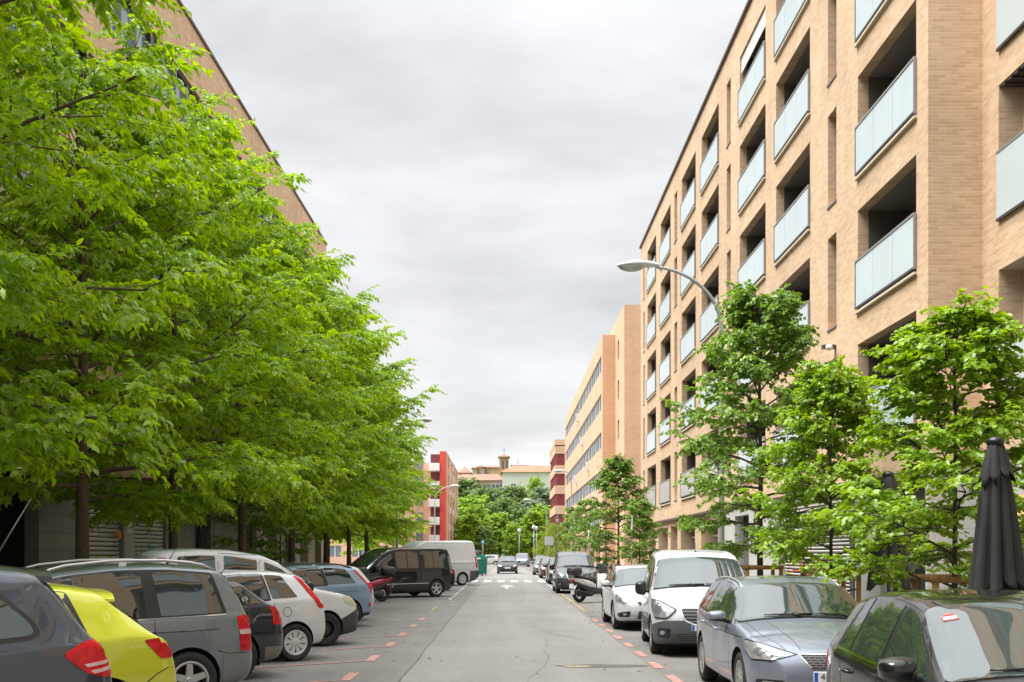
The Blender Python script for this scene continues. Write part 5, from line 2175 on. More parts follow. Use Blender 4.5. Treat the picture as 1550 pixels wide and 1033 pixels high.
# ---- L2: lime hatchback
sp_lime = base(4.06, 1.70, 1.48, .84, 2.47, .305,
    [(0, .44), (.02, .58), (.07, .68), (.25, .78), (.7, .90), (1.0, .96), (1.1, .99), (1.85, 1.39), (2.15, 1.445), (2.6, 1.48), (3.1, 1.465), (3.40, 1.42), (3.86, 1.03), (3.96, .90), (4.02, .68), (4.06, .5)],
    [(0, .65), (1.0, .88), (2.2, .93), (3.6, 1.03), (4.06, .94)],
    windows=wins((1.36, 2.14, 1.84, 2.10), (2.22, 2.86, 2.18, 2.78), (2.90, 3.12, 2.82, 2.98), drop=.085),
    dlo=dlo(1.26, 3.20, 1.76, 3.04), ws=(1.12, 1.88), rw=(3.84, 3.46), rw_half=.66, rim='five',
    gaps=[[(1.3, .9), (1.26, .58), (1.32, .24), (2.16, .22)], [(2.18, .93), (2.2, .24)], [(3.06, .96), (2.96, .62), (2.82, .48), (2.78, .24)], [(3.66, .56), (3.80, .66), (3.9, .70), (4.02, .70)]],
    mirror=(1.45, .98, C_lime), handles=[(2.04, .80), (2.88, .84)], spoiler=(3.34, .17, .60, .035, -.02),
    patches=[
        ('tail_light', [M_redl], [([(3.68, .8, .965), (3.92, .76, .975), (4.02, .66, .93), (4.03, .66, .80), (3.86, .80, .785)], (.6, -.8, 0), 0, .008, .04)], True),
    ], plates=[('rear', .55, '')])
def lime_extra(car, root, col):
    mm = MB()
    d = Vector((.62, 0, -.78)).normalized()
    hp, hn = car.hit((car.L / 2 - 3.80, 0, 1.05), d)
    p0 = hp + hn * .03
    mm.tube([hp, p0, hp + Vector((.06, .2, .11)) + hn * .03, hp + Vector((.10, .38, .15)) + hn * .025], [.03, .028, .014, .008], 8)
    mm.build('rear_wiper', M_trim, root)
sp_lime['extra'] = [lime_extra]

# ---- L3: grey people carrier
sp_touran = base(4.41, 1.80, 1.64, .88, 2.68, .322,
    [(0, .46), (.02, .64), (.07, .76), (.25, .88), (.7, 1.0), (1.0, 1.06), (1.1, 1.09), (1.85, 1.50), (2.15, 1.57), (2.7, 1.63), (3.4, 1.635), (3.98, 1.59), (4.12, 1.54), (4.26, 1.22), (4.33, 1.0), (4.38, .7), (4.41, .5)],
    [(0, .72), (1.05, .975), (2.4, 1.0), (4.1, 1.05), (4.41, 1.0)], tumble=.16,
    windows=wins((1.40, 2.26, 1.86, 2.22), (2.36, 3.10, 2.32, 3.04), (3.24, 3.96, 3.18, 3.82), drop=.095),
    dlo=dlo(1.30, 4.02, 1.78, 3.88, drop=.075), ws=(1.12, 1.88), rw=(4.24, 4.08), rim='five',
    gaps=[[(1.32, .98), (1.28, .6), (1.34, .24), (2.26, .22)], [(2.30, 1.0), (2.32, .24)], [(3.16, 1.02), (3.17, .72), (3.04, .55), (2.92, .24)], [(3.88, .64), (4.02, .60), (4.36, .60)], [(1.4, .84), (3.9, .88)]],
    mirror=(1.5, 1.05, C_grey), handles=[(2.16, .86), (3.06, .88)], rails=(2.0, 3.95, .58, .055), aerial=(3.6, .16, .1),
    clad=[([(3.95, None, (1, 0, 0)), (4.0, .585, (.0, 0, 1))], paint('paint_grey_bumper', (.16, .175, .185), .3, .5), .007, 'bumper')],
    patches=[
        ('tail_light', [M_redl, M_redl2], [([(4.20, .88, 1.02), (4.33, .80, 1.03), (4.39, .74, .62), (4.22, .86, .62)], (.62, -.78, 0), 0, .008, .03),
            ([(4.21, .88, .865), (4.36, .78, .865), (4.37, .76, .81), (4.22, .87, .81)], (.62, -.78, 0), 1, .012, .01)], True),
        ('window_trim', [M_chrome], [([(1.36, .9, .985), (2.4, .9, 1.006), (4.0, .9, 1.052), (4.0, .9, 1.038), (2.4, .9, .992), (1.36, .9, .971)], SIDE, 0, .006, 0)], True),
    ], plates=[('rear', .80, '')])
# bumper copy keeps the rear: planes remove the front (normal +x = towards the nose)

# ---- L4: black hatchback
sp_l4 = base(4.28, 1.78, 1.47, .88, 2.58, .318,
    [(0, .44), (.02, .58), (.06, .68), (.22, .79), (.6, .90), (1.04, .985), (1.12, 1.005), (1.95, 1.40), (2.2, 1.44), (2.65, 1.47), (3.2, 1.45), (3.68, 1.36), (4.02, 1.10), (4.16, .96), (4.24, .70), (4.28, .5)],
    [(0, .66), (1, .905), (2.2, .94), (3.9, 1.03), (4.28, .97)],
    windows=wins((1.42, 2.28, 1.93, 2.24), (2.37, 3.05, 2.33, 2.95), (3.10, 3.86, 3.00, 3.58)),
    dlo=dlo(1.30, 3.94, 1.84, 3.66), ws=(1.14, 2.0), rw=(4.02, 3.78), rim='black',
    gaps=[[(2.33, .95), (2.34, .24)], [(3.36, .97), (3.22, .62), (3.05, .48)], [(4.06, .74), (3.96, .62), (3.80, .52)]],
    mirror=(1.52, .985, C_navy), handles=[(2.18, .80), (3.08, .83)], aerial=(3.55, .22, .14),
    patches=[('tail_light', [M_redl, M_redl2], [([(3.98, .82, 1.0), (4.14, .76, .99), (4.23, .7, .86), (4.23, .7, .74), (4.02, .82, .745), (4.03, .82, .86)], (.62, -.78, 0), 0, .008, .03), ([(4.14, .76, .90), (4.2, .72, .90), (4.2, .72, .84), (4.14, .76, .84)], (.62, -.78, 0), 1, .012, .01)], True)],
    clad=[([(3.9, None, (1, 0, 0)), (4.0, .44, (0, 0, 1))], paint('bumper_dusty', (.17, .155, .135), 0, .6), .007, 'bumper')],
    plates=[('rear', .80, '')])

# ---- L5: small white hatchback with tall lamps
sp_fiesta = base(3.95, 1.70, 1.475, .80, 2.49, .300,
    [(0, .44), (.02, .60), (.07, .70), (.25, .82), (.7, .95), (.92, 1.01), (1.0, 1.04), (1.72, 1.38), (2.0, 1.44), (2.5, 1.475), (3.1, 1.46), (3.5, 1.40), (3.58, 1.38), (3.80, 1.02), (3.86, .90), (3.92, .66), (3.95, .5)],
    [(0, .68), (.95, .92), (2.2, .96), (3.5, 1.02), (3.95, .95)],
    windows=wins((1.30, 2.12, 1.72, 2.08), (2.20, 2.84, 2.16, 2.76), (2.90, 3.34, 2.82, 3.12)),
    dlo=dlo(1.2, 2.88, 1.66, 2.80), ws=(1.02, 1.75), rw=(3.78, 3.62), rim='cover',
    gaps=[[(1.22, .92), (1.2, .58), (1.28, .24), (2.14, .22)], [(2.16, .96), (2.18, .24)], [(2.92, .98), (2.92, .68), (2.80, .50), (2.74, .24)], [(3.0 + .085 * math.cos(a), .79 + .085 * math.sin(a)) for a in np.linspace(0, 6.28, 13)] and [(3.14 + .075 * math.cos(a), .80 + .075 * math.sin(a)) for a in np.linspace(0, 6.28, 15)]],
    mirror=(1.36, 1.0, C_white2), handles=[(2.02, .82), (2.80, .85)], aerial=(1.9, .2, .1),
    patches=[('tail_light', [M_redl], [([(3.46, .76, 1.36), (3.54, .74, 1.36), (3.80, .72, .98), (3.86, .70, .84), (3.76, .80, .84), (3.66, .80, 1.0)], (.55, -.83, 0), 0, .008, .03)], True),
             ('arch_trim', [M_trim], [], True)],
    clad=[], plates=[('rear', .72, '')])

# ---- L6: white van parked nose out
sp_kangoo = base(4.15, 1.74, 1.83, .80, 2.66, .312,
    [(0, .46), (.02, .66), (.08, .80), (.25, .93), (.55, 1.03), (.85, 1.10), (.95, 1.14), (1.55, 1.58), (1.9, 1.72), (2.5, 1.81), (3.2, 1.83), (3.8, 1.80), (4.02, 1.72), (4.09, 1.1), (4.15, .5)],
    [(0, .84), (.95, 1.04), (2.2, 1.08), (4.1, 1.10)], plan_nose=.62, tail=.78, tumble=.20,
    windows=wins((1.22, 2.02, 1.66, 1.98), (2.16, 2.78, 2.12, 2.74), (2.94, 3.66, 2.90, 3.56), drop=.13),
    ws=(1.0, 1.6), rim='steel',
    gaps=[[(1.12, 1.05), (1.08, .7), (1.2, .3), (2.06, .28)], [(2.08, 1.08), (2.09, 1.55), (2.0, 1.66)], [(2.09, 1.08), (2.1, .3)], [(2.86, 1.60), (2.86, .75), (2.76, .5)], [(2.1, 1.70), (2.84, 1.74)]],
    hood_gaps=[[(.12, .52, .85), (.9, .72, 1.1)], [(.12, -.52, .85), (.9, -.72, 1.1)]],
    mirror=(1.25, 1.10, M_trim, (.10, .18, .21)), handles=[(1.96, .92), (2.26, .93)],
    clad=[([(.62, None, (-1, 0, 0)), (.2, .63, (-.45, 0, 1))], M_plast, .009, 'bumper')],
    patches=[('headlight', [simple('lamp_yellowed', (.50, .47, .32), .2, coat=1)], [([(.10, .56, .80), (.30, .76, .92), (.46, .83, .93), (.36, .84, .78), (.16, .70, .70)], FRONTQ, 0, .008, .06)], True),
             ('tail_light', [M_redl], [([(3.86, .78, 1.66), (3.98, .70, 1.66), (4.0, .70, 1.50), (3.92, .8, 1.50)], (.5, -.86, 0), 0, .008, .02)], True),
             ('grille', [M_slat2], [([(0, .36, .76), (0, -.36, .76), (0, -.30, .68), (0, .30, .68)], FRONT, 0, .006, .03)], False)],
    plates=[('front', .48, '')])

# ---- L7: pale blue estate
sp_blue = base(4.50, 1.77, 1.50, .92, 2.84, .312,
    [(0, .45), (.02, .60), (.07, .70), (.25, .80), (.7, .92), (1.08, .985), (1.16, 1.005), (1.95, 1.40), (2.25, 1.45), (2.7, 1.48), (3.5, 1.47), (4.0, 1.42), (4.10, 1.39), (4.36, 1.06), (4.42, .95), (4.47, .68), (4.50, .5)],
    [(0, .66), (1.0, .91), (2.2, .95), (4.1, 1.02), (4.5, .96)],
    windows=wins((1.44, 2.26, 1.95, 2.22), (2.34, 3.10, 2.30, 3.04), (3.20, 3.94, 3.14, 3.72)),
    dlo=dlo(1.34, 3.2, 1.88, 3.12), ws=(1.18, 1.98), rw=(4.34, 4.14), rim='ten',
    gaps=[[(2.30, .95), (2.32, .24)], [(3.16, .98), (3.16, .66), (3.0, .48)], [(1.4, .80), (4.0, .84)]],
    mirror=(1.54, 1.0, C_blue), handles=[(2.14, .84), (3.06, .87)], rails=(2.1, 3.95, .58, .05), rail_mat=M_trim,
    clad=[([(4.05, None, (1, 0, 0)), (4.2, .33, (0, 0, 1))], M_plast, .008, 'bumper')],
    patches=[('tail_light', [M_redl], [([(4.02, .76, 1.34), (4.08, .74, 1.34), (4.36, .72, 1.02), (4.44, .70, .78), (4.38, .78, .78), (4.28, .80, 1.0)], (.55, -.83, 0), 0, .008, .02)], True),
             ('side_reflector', [M_redl], [([(4.30, .8, .56), (4.36, .8, .56), (4.36, .8, .46), (4.30, .8, .46)], (.4, -.9, 0), 0, .008, .01)], True)],
    plates=[('rear', .78, '')])

# ---- L8: white hatchback behind it
sp_l8 = dict(sp_fiesta)
sp_l8.update(patches=[('tail_light', [M_redl], [([(3.58, .8, .96), (3.80, .74, .98), (3.88, .70, .80), (3.70, .80, .78)], (.55, -.83, 0), 0, .008, .04)], True)], rim='five')

# ---- L9: black passenger van
sp_trafic = base(4.80, 1.90, 1.97, .83, 3.10, .335,
    [(0, .5), (.02, .74), (.08, .90), (.3, 1.04), (.65, 1.17), (.76, 1.21), (1.50, 1.76), (1.85, 1.91), (2.3, 1.96), (4.3, 1.97), (4.66, 1.94), (4.72, 1.80), (4.75, 1.1), (4.80, .55)],
    [(0, .85), (.8, 1.06), (2.2, 1.12), (4.8, 1.14)], plan_nose=.62, tail=.84, tumble=.16,
    windows=wins((1.12, 1.98, 1.52, 1.94), (2.14, 3.12, 2.12, 3.12), (3.22, 4.46, 3.22, 4.42), drop=.16),
    dlo=dlo(2.06, 4.56, 2.06, 4.52, drop=.13, lift=-.02), ws=(.80, 1.52), rim='five',
    gaps=[[(1.0, 1.08), (.98, .6), (1.1, .3), (2.02, .28)], [(2.04, 1.12), (2.05, .28)], [(3.17, 1.85), (3.17, .5), (3.17, .3)], [(2.06, 1.06), (4.7, 1.08)]],
    mirror=(1.18, 1.12, M_trim, (.11, .20, .28)), handles=[(1.92, .94), (3.05, .95)],
    patches=[('tail_light', [M_lampc], [([(4.60, .84, 1.62), (4.70, .80, 1.62), (4.74, .78, .92), (4.62, .86, .92)], (.45, -.89, 0), 0, .010, .03)], True),
             ('side_moulding', [M_chrome], [([(1.1, .95, .535), (3.55, .95, .57), (3.55, .95, .548), (1.1, .95, .513)], SIDE, 0, .012, 0)], True),
             ('pillar_trim', [M_chrome], [([(.86, .9, 1.16), (1.50, .8, 1.70), (1.9, .78, 1.86), (1.9, .78, 1.835), (1.52, .8, 1.665), (.90, .9, 1.135)], SIDE, 0, .006, 0)], True),
             ('window_pillar', [C_vblack], [([(2.60, .9, 1.80), (2.64, .9, 1.80), (2.64, .95, 1.16), (2.60, .95, 1.16)], SIDE, 0, .010, 0), ([(3.80, .9, 1.80), (3.82, .9, 1.80), (3.82, .95, 1.16), (3.80, .95, 1.16)], SIDE, 0, .010, 0)], True)],
    plates=[('rear', .85, '')])

# ---- L11: tall white van
sp_master = base(5.55, 2.05, 2.42, .86, 3.60, .345,
    [(0, .5), (.02, .80), (.08, .98), (.3, 1.12), (.7, 1.27), (.82, 1.32), (1.5, 1.98), (1.85, 2.26), (2.3, 2.38), (5.0, 2.42), (5.40, 2.40), (5.48, 2.2), (5.52, 1.2), (5.55, .55)],
    [(0, .9), (.85, 1.12), (2.2, 1.20), (5.5, 1.22)], plan_nose=.62, tail=.86, tumble=.20,
    windows=wins((1.14, 2.0, 1.5, 1.96), drop=.45), ws=(.86, 1.52), rim='cover',
    gaps=[[(2.1, 2.2), (2.12, .3)], [(3.3, 2.24), (3.3, .5)], [(2.1, 1.16), (5.4, 1.18)], [(2.1, .82), (5.4, .84)], [(2.2, 2.24), (5.3, 2.26)]],
    mirror=(1.2, 1.25, M_trim, (.12, .2, .34)),
    clad=[([(4.95, None, (1, 0, 0)), (5.2, .78, (0, 0, 1))], M_plastg, .012, 'bumper')],
    patches=[('tail_light', [M_redl], [([(5.38, .92, 1.55), (5.50, .88, 1.55), (5.53, .86, .95), (5.40, .94, .95)], (.5, -.86, 0), 0, .010, .03)], True)],
    plates=[('rear', .95, '')])

HL = math.pi + R(36)          # nose in, heading towards the left pavement and the camera
HO = R(36)                    # nose out
gL, gRr = 'cars in the slanted bays on the left', 'cars parked along the right kerb'


def car_at(sp, name, label, cat, col, group, wheel, side, contact, heading):
    o = make_car(sp, name, label, cat, col, group)
    return place_by(o, sp, wheel, side, contact, heading)


# right row, noses towards the camera (heading -Y), near side = the car's right
HD = -math.pi / 2
car_at(sp_black, 'parked_car', 'glossy black hatchback with a red and white sticker on its windscreen, nearest on the right', 'car', C_black, gRr, 'f', -1, (2.60, 6.4), HD - R(1.7))
car_at(sp_leon, 'parked_car', 'silver blue estate with roof rails between the black hatchback and the white van', 'car', C_silver, gRr, 'f', -1, (2.65, 12.55), HD - R(1))
car_at(sp_citan, 'parked_van', 'white van with dark grey front bumper facing the camera by the right kerb', 'van', C_white, gRr, 'f', -1, (2.54, 19.3), HD + R(-4))
car_at(sp_astra, 'parked_car', 'white hatchback facing the camera, parked between the white van and the silver scooter', 'car', C_white, gRr, 'f', -1, (2.49, 25.5), HD)

# left row
def lw(k, x=-3.36):
    return (x, 17.85 + 2.72 * k)
car_at(sp_suv, 'parked_car', 'dark grey estate with roof aerial and large red tail lamp, closest car on the left', 'car', C_dgrey, gL, 'r', 1, (-3.36, 6.75), HL)
car_at(sp_lime, 'parked_car', 'lime yellow hatchback squeezed between the two grey cars on the left', 'car', C_lime, gL, 'r', 1, (-3.5, 9.7), HL)
car_at(sp_touran, 'parked_car', 'grey people carrier with silver roof rails beside the lime hatchback', 'car', C_grey, gL, 'r', 1, (-3.5, 12.35), HL)
car_at(sp_l4, 'parked_car', 'black hatchback with black wheels between the grey people carrier and the small white hatchback', 'car', C_navy, gL, 'r', 1, lw(-1, -3.66), HL)
car_at(sp_fiesta, 'parked_car', 'small white hatchback with tall red lamps and white wheel covers', 'car', C_white2, gL, 'r', 1, lw(0), HL)
car_at(sp_kangoo, 'parked_van', 'white van with black bumper parked nose out among the cars on the left', 'van', C_white2, gL, 'f', -1, (-3.33, 20.75), HO)
car_at(sp_blue, 'parked_car', 'pale blue estate with dark roof rails on the left', 'car', C_blue, gL, 'r', 1, (-3.62, 26.0), HL)
car_at(sp_l8, 'parked_car', 'white hatchback almost hidden behind the pale blue estate', 'car', C_white, gL, 'r', 1, (-3.80, 28.4), HL)
car_at(sp_trafic, 'parked_van', 'black passenger van with alloy wheels parked side on at the left', 'van', C_vblack, gL, 'r', 1, (-2.69, 43.9), HL - R(1))
sp10 = dict(sp_astra, rim='ten')
car_at(sp10, 'parked_car', 'black hatchback wedged between the black van and the tall white van', 'car', C_black, gL, 'r', 1, (-2.75, 51.0), HL)
car_at(sp_master, 'parked_van', 'tall white panel van with grey rear bumper behind the black passenger van', 'van', C_white2, gL, 'r', 1, (-2.25, 59.3), HL)

# farther cars
sp6 = dict(sp_citan, clad=[([(.70, None, (-1, 0, 0)), (.2, .60, (-.22, 0, 1))], M_plast, .009, 'bumper')], plates=[('front', .47, '')])
car_at(sp6, 'parked_van', 'grey small van with black bumper facing the camera behind the silver scooter', 'van', C_graph, gRr, 'f', -1, (2.2, 48.0), HD)
car_at(dict(sp_black, extra=[]), 'parked_car', 'dark grey car facing the camera just behind the grey small van', 'car', C_dgrey, gRr, 'f', -1, (2.40, 62.0), HD)
car_at(dict(sp_astra), 'parked_car', 'dark red car facing the camera in the far right row', 'car', C_red, gRr, 'f', -1, (2.42, 76.0), HD)
car_at(dict(sp_leon, plates=[('front', .44, '')]), 'parked_car', 'graphite car behind the dark red one at the end of the right row', 'car', C_graph, gRr, 'f', -1, (2.25, 87.0), HD)
o = make_car(dict(sp_black, extra=[]), 'driving_car', 'dark hatchback driving towards the camera in the middle of the street', 'car', C_navy)
place(o, .22, 94.0, HD)
o = make_car(dict(sp_trafic), 'parked_van', 'dark van parked behind the green waste containers', 'van', C_dgrey, gL)
place(o, -4.3, 101.5, HL)
far = [
    (sp_citan, 'white small van crossing at the far end of the street left of the driving car', 'van', C_white, -7.5, 155, R(180)),
    (sp_fiesta, 'white small car at the far junction just left of the driving car', 'car', C_white, -2.6, 158, R(180)),
    (sp_suv, 'silver car at the far junction right of the driving car', 'car', C_silver, 2.2, 140, R(-95)),
    (sp_astra, 'pale blue car at the far junction near the right hand row', 'car', C_blue, 6.0, 157, R(0)),
    (sp_black, 'black car turning at the far junction beside the right hand row', 'car', C_black, 4.0, 118, R(-90)),
    (sp_fiesta, 'grey car crossing beyond the dark red parked car', 'car', C_grey, 10.5, 157, R(0)),
]
for sp, lb, ct, c, x, y, h in far:
    sp = dict(sp, extra=[])
    o = make_car(sp, 'far_car' if ct == 'car' else 'far_van', lb, ct, c, 'cars at the far junction')
    place(o, x, y, h)
# ------------------------------------------------------------------ trees
M_bark = simple('bark_dark', (.100, .072, .048), .95, noise=.35, nscale=7, bump=.5, bscale=24)
M_bark2 = simple('bark_young', (.055, .046, .038), .9, noise=.3, nscale=9, bump=.3, bscale=40)
LEAF_A = leafmat('leaf_street_tree', (.135, .275, .012), (.350, .520, .028), .52, .30)
LEAF_A2 = leafmat('leaf_street_tree_yellow', (.17, .27, .012), (.33, .44, .03), .42, .36)
LEAF_B = leafmat('leaf_young_tree', (.130, .250, .018), (.290, .440, .040), .38, .30, 1.0)
LEAF_D = leafmat('leaf_young_dark', (.100, .200, .024), (.230, .370, .055), .34, .30, 1.0)
LEAF_P = leafmat('leaf_park', (.160, .290, .020), (.320, .480, .055), .35, .5, .25)
LEAF_Q = leafmat('leaf_park_dark', (.095, .170, .040), (.205, .300, .080), .3, .5, .25)
LEAF_S = leafmat('leaf_silver', (.135, .190, .105), (.225, .290, .165), .3, .6, .25)
LEAF_Y = leafmat('leaf_willow', (.17, .26, .022), (.29, .37, .05), .4, .5, .4)
LEAF_L = leafmat('leaf_lime', (.24, .34, .012), (.40, .50, .03), .42, .45, .6)


def norm(a):
    return a / np.maximum(np.linalg.norm(a, axis=-1, keepdims=True), 1e-9)


def leaf_mesh(name, P, D, Nn, ln, wd, mat, shape=0, curl=.25):
    """P base points, D directions along the leaf, Nn leaf normals; shape 0 = long six point blade, 1 = broad, 2 = rhombus"""
    n = len(P)
    D = norm(D)
    Sd = norm(np.cross(D, Nn))
    Nn = norm(np.cross(Sd, D))
    ln = ln[:, None]
    wd = wd[:, None]
    cu = -Nn * ln * curl
    if shape == 2:
        V = np.stack([P, P + D * ln * .45 + Sd * wd * .5, P + D * ln + cu * .6, P + D * ln * .45 - Sd * wd * .5], 1)
        F = np.array([[0, 1, 2, 3]])
        nv = 4
        loops = F.reshape(-1)
        tot = np.array([4])
    else:
        a, b = (.30, .68) if shape == 0 else (.28, .70)
        wa, wb = (.48, .40) if shape == 0 else (.50, .42)
        fold = Nn * wd * .12
        V = np.stack([P, P + D * ln * a + Sd * wd * wa + cu * .1 + fold, P + D * ln * b + Sd * wd * wb + cu * .45 + fold, P + D * ln * .97 + cu,
                      P + D * ln * b - Sd * wd * wb + cu * .45 + fold, P + D * ln * a - Sd * wd * wa + cu * .1 + fold, P + D * ln * .5 + cu * .22], 1)
        nv = 7
        loops = np.array([0, 1, 6, 1, 2, 6, 2, 3, 6, 3, 4, 6, 4, 5, 6, 5, 0, 6])
        tot = np.array([3] * 6)
    me = bpy.data.meshes.new(name)
    me.vertices.add(n * nv)
    me.vertices.foreach_set('co', V.reshape(-1).astype(np.float32))
    L0 = (loops[None, :] + (np.arange(n) * nv)[:, None]).reshape(-1)
    me.loops.add(len(L0))
    me.loops.foreach_set('vertex_index', L0.astype(np.int32))
    T = np.tile(tot, n)
    me.polygons.add(len(T))
    me.polygons.foreach_set('loop_start', np.concatenate([[0], np.cumsum(T)[:-1]]).astype(np.int32))
    me.polygons.foreach_set('loop_total', T.astype(np.int32))
    if shape != 2:
        me.polygons.foreach_set('use_smooth', np.ones(len(T), bool))
    me.materials.append(mat)
    me.update(calc_edges=True)
    me.validate()
    return me


def grow(seed, H, Rr, zb, r0, limbs, subs, sprays, leaves, leaf, mat, shape=0, droop=.45, prof=None, lean=(0, 0), bark=None, jit=.25, up=(12, 62), fill=1.0, sprlen=.5, trunk_split=.85, lim_n=6):
    """returns (trunk mesh, crown mesh). prof(t) is the crown radius factor over crown height 0..1"""
    rng = np.random.default_rng(seed)
    rd = random.Random(seed)
    prof = prof or (lambda t: math.sin(math.pi * min(1, max(0, .12 + .86 * t))) ** .6)
    mb = MB()
    top = H * trunk_split
    n = 9
    tp, tr = [], []
    wob = [(rd.uniform(-.05, .05) * H * .12, rd.uniform(-.05, .05) * H * .12) for _ in range(n)]
    for i in range(n):
        t = i / (n - 1)
        tp.append(Vector((lean[0] * t + wob[i][0] * t, lean[1] * t + wob[i][1] * t, top * t - (.1 if i == 0 else 0))))
        tr.append(r0 * (1.25 if i == 0 else 1) * (1 - .80 * t))
    mb.tube(tp, tr, 9, 0)
    def trunk_at(z):
        t = min(1, max(0, z / top)) * (n - 1)
        i = min(n - 2, int(t))
        return tp[i].lerp(tp[i + 1], t - i), tr[i] + (tr[i + 1] - tr[i]) * (t - i)
    SP, SD = [], []      # sprays: base and direction
    ga = 2.39996
    for k in range(limbs):
        q = (k + .5) / limbs
        zs = zb * .92 + (top - zb * .92) * q ** .92 * .98
        az = k * ga + rd.uniform(-.3, .3)
        el = R(up[0] + (up[1] - up[0]) * q ** 1.3) + rd.uniform(-.12, .12)
        p0, rr = trunk_at(zs)
        # limb length up to the envelope
        ln = .3
        d = Vector((math.cos(az) * math.cos(el), math.sin(az) * math.cos(el), math.sin(el)))
        f = rd.uniform(1 - jit, 1 + jit * .5)
        while ln < 12:
            z = p0.z + d.z * ln
            t = (z - zb) / (H - zb)
            rad = math.hypot(d.x * ln, d.y * ln)
            if t > 1.0 or rad > Rr * f * max(.02, prof(min(1, max(0, t)))):
                break
            ln += .08
        m = lim_n
        pts = []
        for i in range(m + 1):
            t = i / m
            sag = -ln * .10 * t * t * droop * 2
            pts.append(p0 + d * (ln * t) + Vector((rd.uniform(-.04, .04) * ln * t, rd.uniform(-.04, .04) * ln * t, sag + rd.uniform(-.02, .02) * ln)))
        r1 = min(rr * .55, .010 + .012 * ln)
        mb.tube(pts, [r1 * (1 - .85 * i / m) + .002 for i in range(m + 1)], 6, 0, cap=False)
        for j in range(subs):
            t = .28 + .72 * (j + rd.random() * .6) / subs
            t = min(t, 1)
            i = min(m - 1, int(t * m))
            b0 = pts[i].lerp(pts[i + 1], t * m - i)
            sa = az + (1 if j % 2 else -1) * rd.uniform(.45, 1.15) * (1 - .6 * (t > .93))
            se = el * .6 + rd.uniform(-.45, .45)
            sl = ln * rd.uniform(.22, .42) * (1.15 - .5 * t) + .12
            sd = Vector((math.cos(sa) * math.cos(se), math.sin(sa) * math.cos(se), math.sin(se)))
            b1 = b0 + sd * sl * .55 + Vector((0, 0, .02 * sl))
            b2 = b0 + sd * sl + Vector((0, 0, -.16 * sl * droop * 2))
            mb.tube([b0, b1, b2], [.010 + .004 * sl, .008, .003], 4, 0, cap=False)
            for s in range(sprays):
                u = (s + .3 + .7 * rd.random()) / sprays
                c = b0.lerp(b1, u * 2) if u < .5 else b1.lerp(b2, u * 2 - 1)
                a = sa + (1 if s % 2 else -1) * rd.uniform(.2, 1.1)
                e = rd.uniform(-.5, .55)
                SP.append(c)
                SD.append(Vector((math.cos(a) * math.cos(e), math.sin(a) * math.cos(e), math.sin(e))))
    SP = np.array([tuple(v) for v in SP])
    SD = np.array([tuple(v) for v in SD])
    keep = rng.random(len(SP)) < fill
    SP, SD = SP[keep], SD[keep]
    ns = len(SP)
    lpl = leaves
    # each spray is a twig with leaves alternating on both sides, hanging from it
    T = np.tile((np.arange(lpl) + .5) / lpl, (ns, 1)) + rng.normal(0, .05, (ns, lpl))
    T = np.clip(T, 0, 1.05)
    sl = sprlen * rng.uniform(.6, 1.25, (ns, 1))
    sag = -droop * (T ** 2) * sl * .7
    base = SP[:, None, :] + SD[:, None, :] * (T * sl)[:, :, None]
    base[:, :, 2] += sag
    side = norm(np.cross(SD, np.array([0, 0, 1.0])[None, :] + rng.normal(0, .15, (ns, 3))))
    sgn = np.where(np.arange(lpl) % 2 == 0, 1.0, -1.0)[None, :, None]
    D = SD[:, None, :] * .75 + side[:, None, :] * sgn * rng.uniform(.4, 1.1, (ns, lpl, 1)) + np.array([0, 0, -1.0]) * droop * rng.uniform(.5, 1.7, (ns, lpl, 1)) + rng.normal(0, .22, (ns, lpl, 3))
    Nn = np.array([0, 0, 1.0]) + rng.normal(0, .45, (ns, lpl, 3)) + SD[:, None, :] * .25
    P = base.reshape(-1, 3) + rng.normal(0, .018, (ns * lpl, 3))
    ll = leaf[0] * rng.uniform(.65, 1.2, ns * lpl)
    ww = leaf[1] * rng.uniform(.75, 1.2, ns * lpl)
    crown = leaf_mesh('crown', P, D.reshape(-1, 3), Nn.reshape(-1, 3), ll, ww, mat, shape)
    trunk = mb.mesh('trunk', [bark or M_bark], 60)
    return trunk, crown


def tree(name, label, cat, meshes, loc, rz=0, sc=1.0, group=None, mat=None, szx=None):
    t = empty(name, (loc[0], loc[1], loc[2] if len(loc) > 2 else .118), rz)
    t.scale = (sc, sc, sc) if szx is None else (szx[0], szx[1], szx[2])
    tag(t, label, cat, group)
    obj('trunk', meshes[0], t)
    c = obj('crown', meshes[1], t)
    if mat is not None:
        c.material_slots[0].link = 'OBJECT'
        c.material_slots[0].material = mat
    return t


broad = lambda t: (.72 + .28 * math.sin(math.pi * min(1, t * 1.15 + .12))) * (1 - max(0, t - .55) ** 2 * 2.6)
young = lambda t: max(.04, (.55 + .45 * min(1, t * 3.5)) * (1 - t ** 1.25) ** .75 + .04)
cone = lambda t: max(.04, (.5 + .5 * min(1, t * 4)) * (1 - t) ** .8 + .04)
ball = lambda t: math.sin(math.pi * min(.97, max(.06, .1 + .86 * t))) ** .55
col_ = lambda t: .45 + .55 * math.sin(math.pi * min(.98, .15 + .8 * t)) ** .5

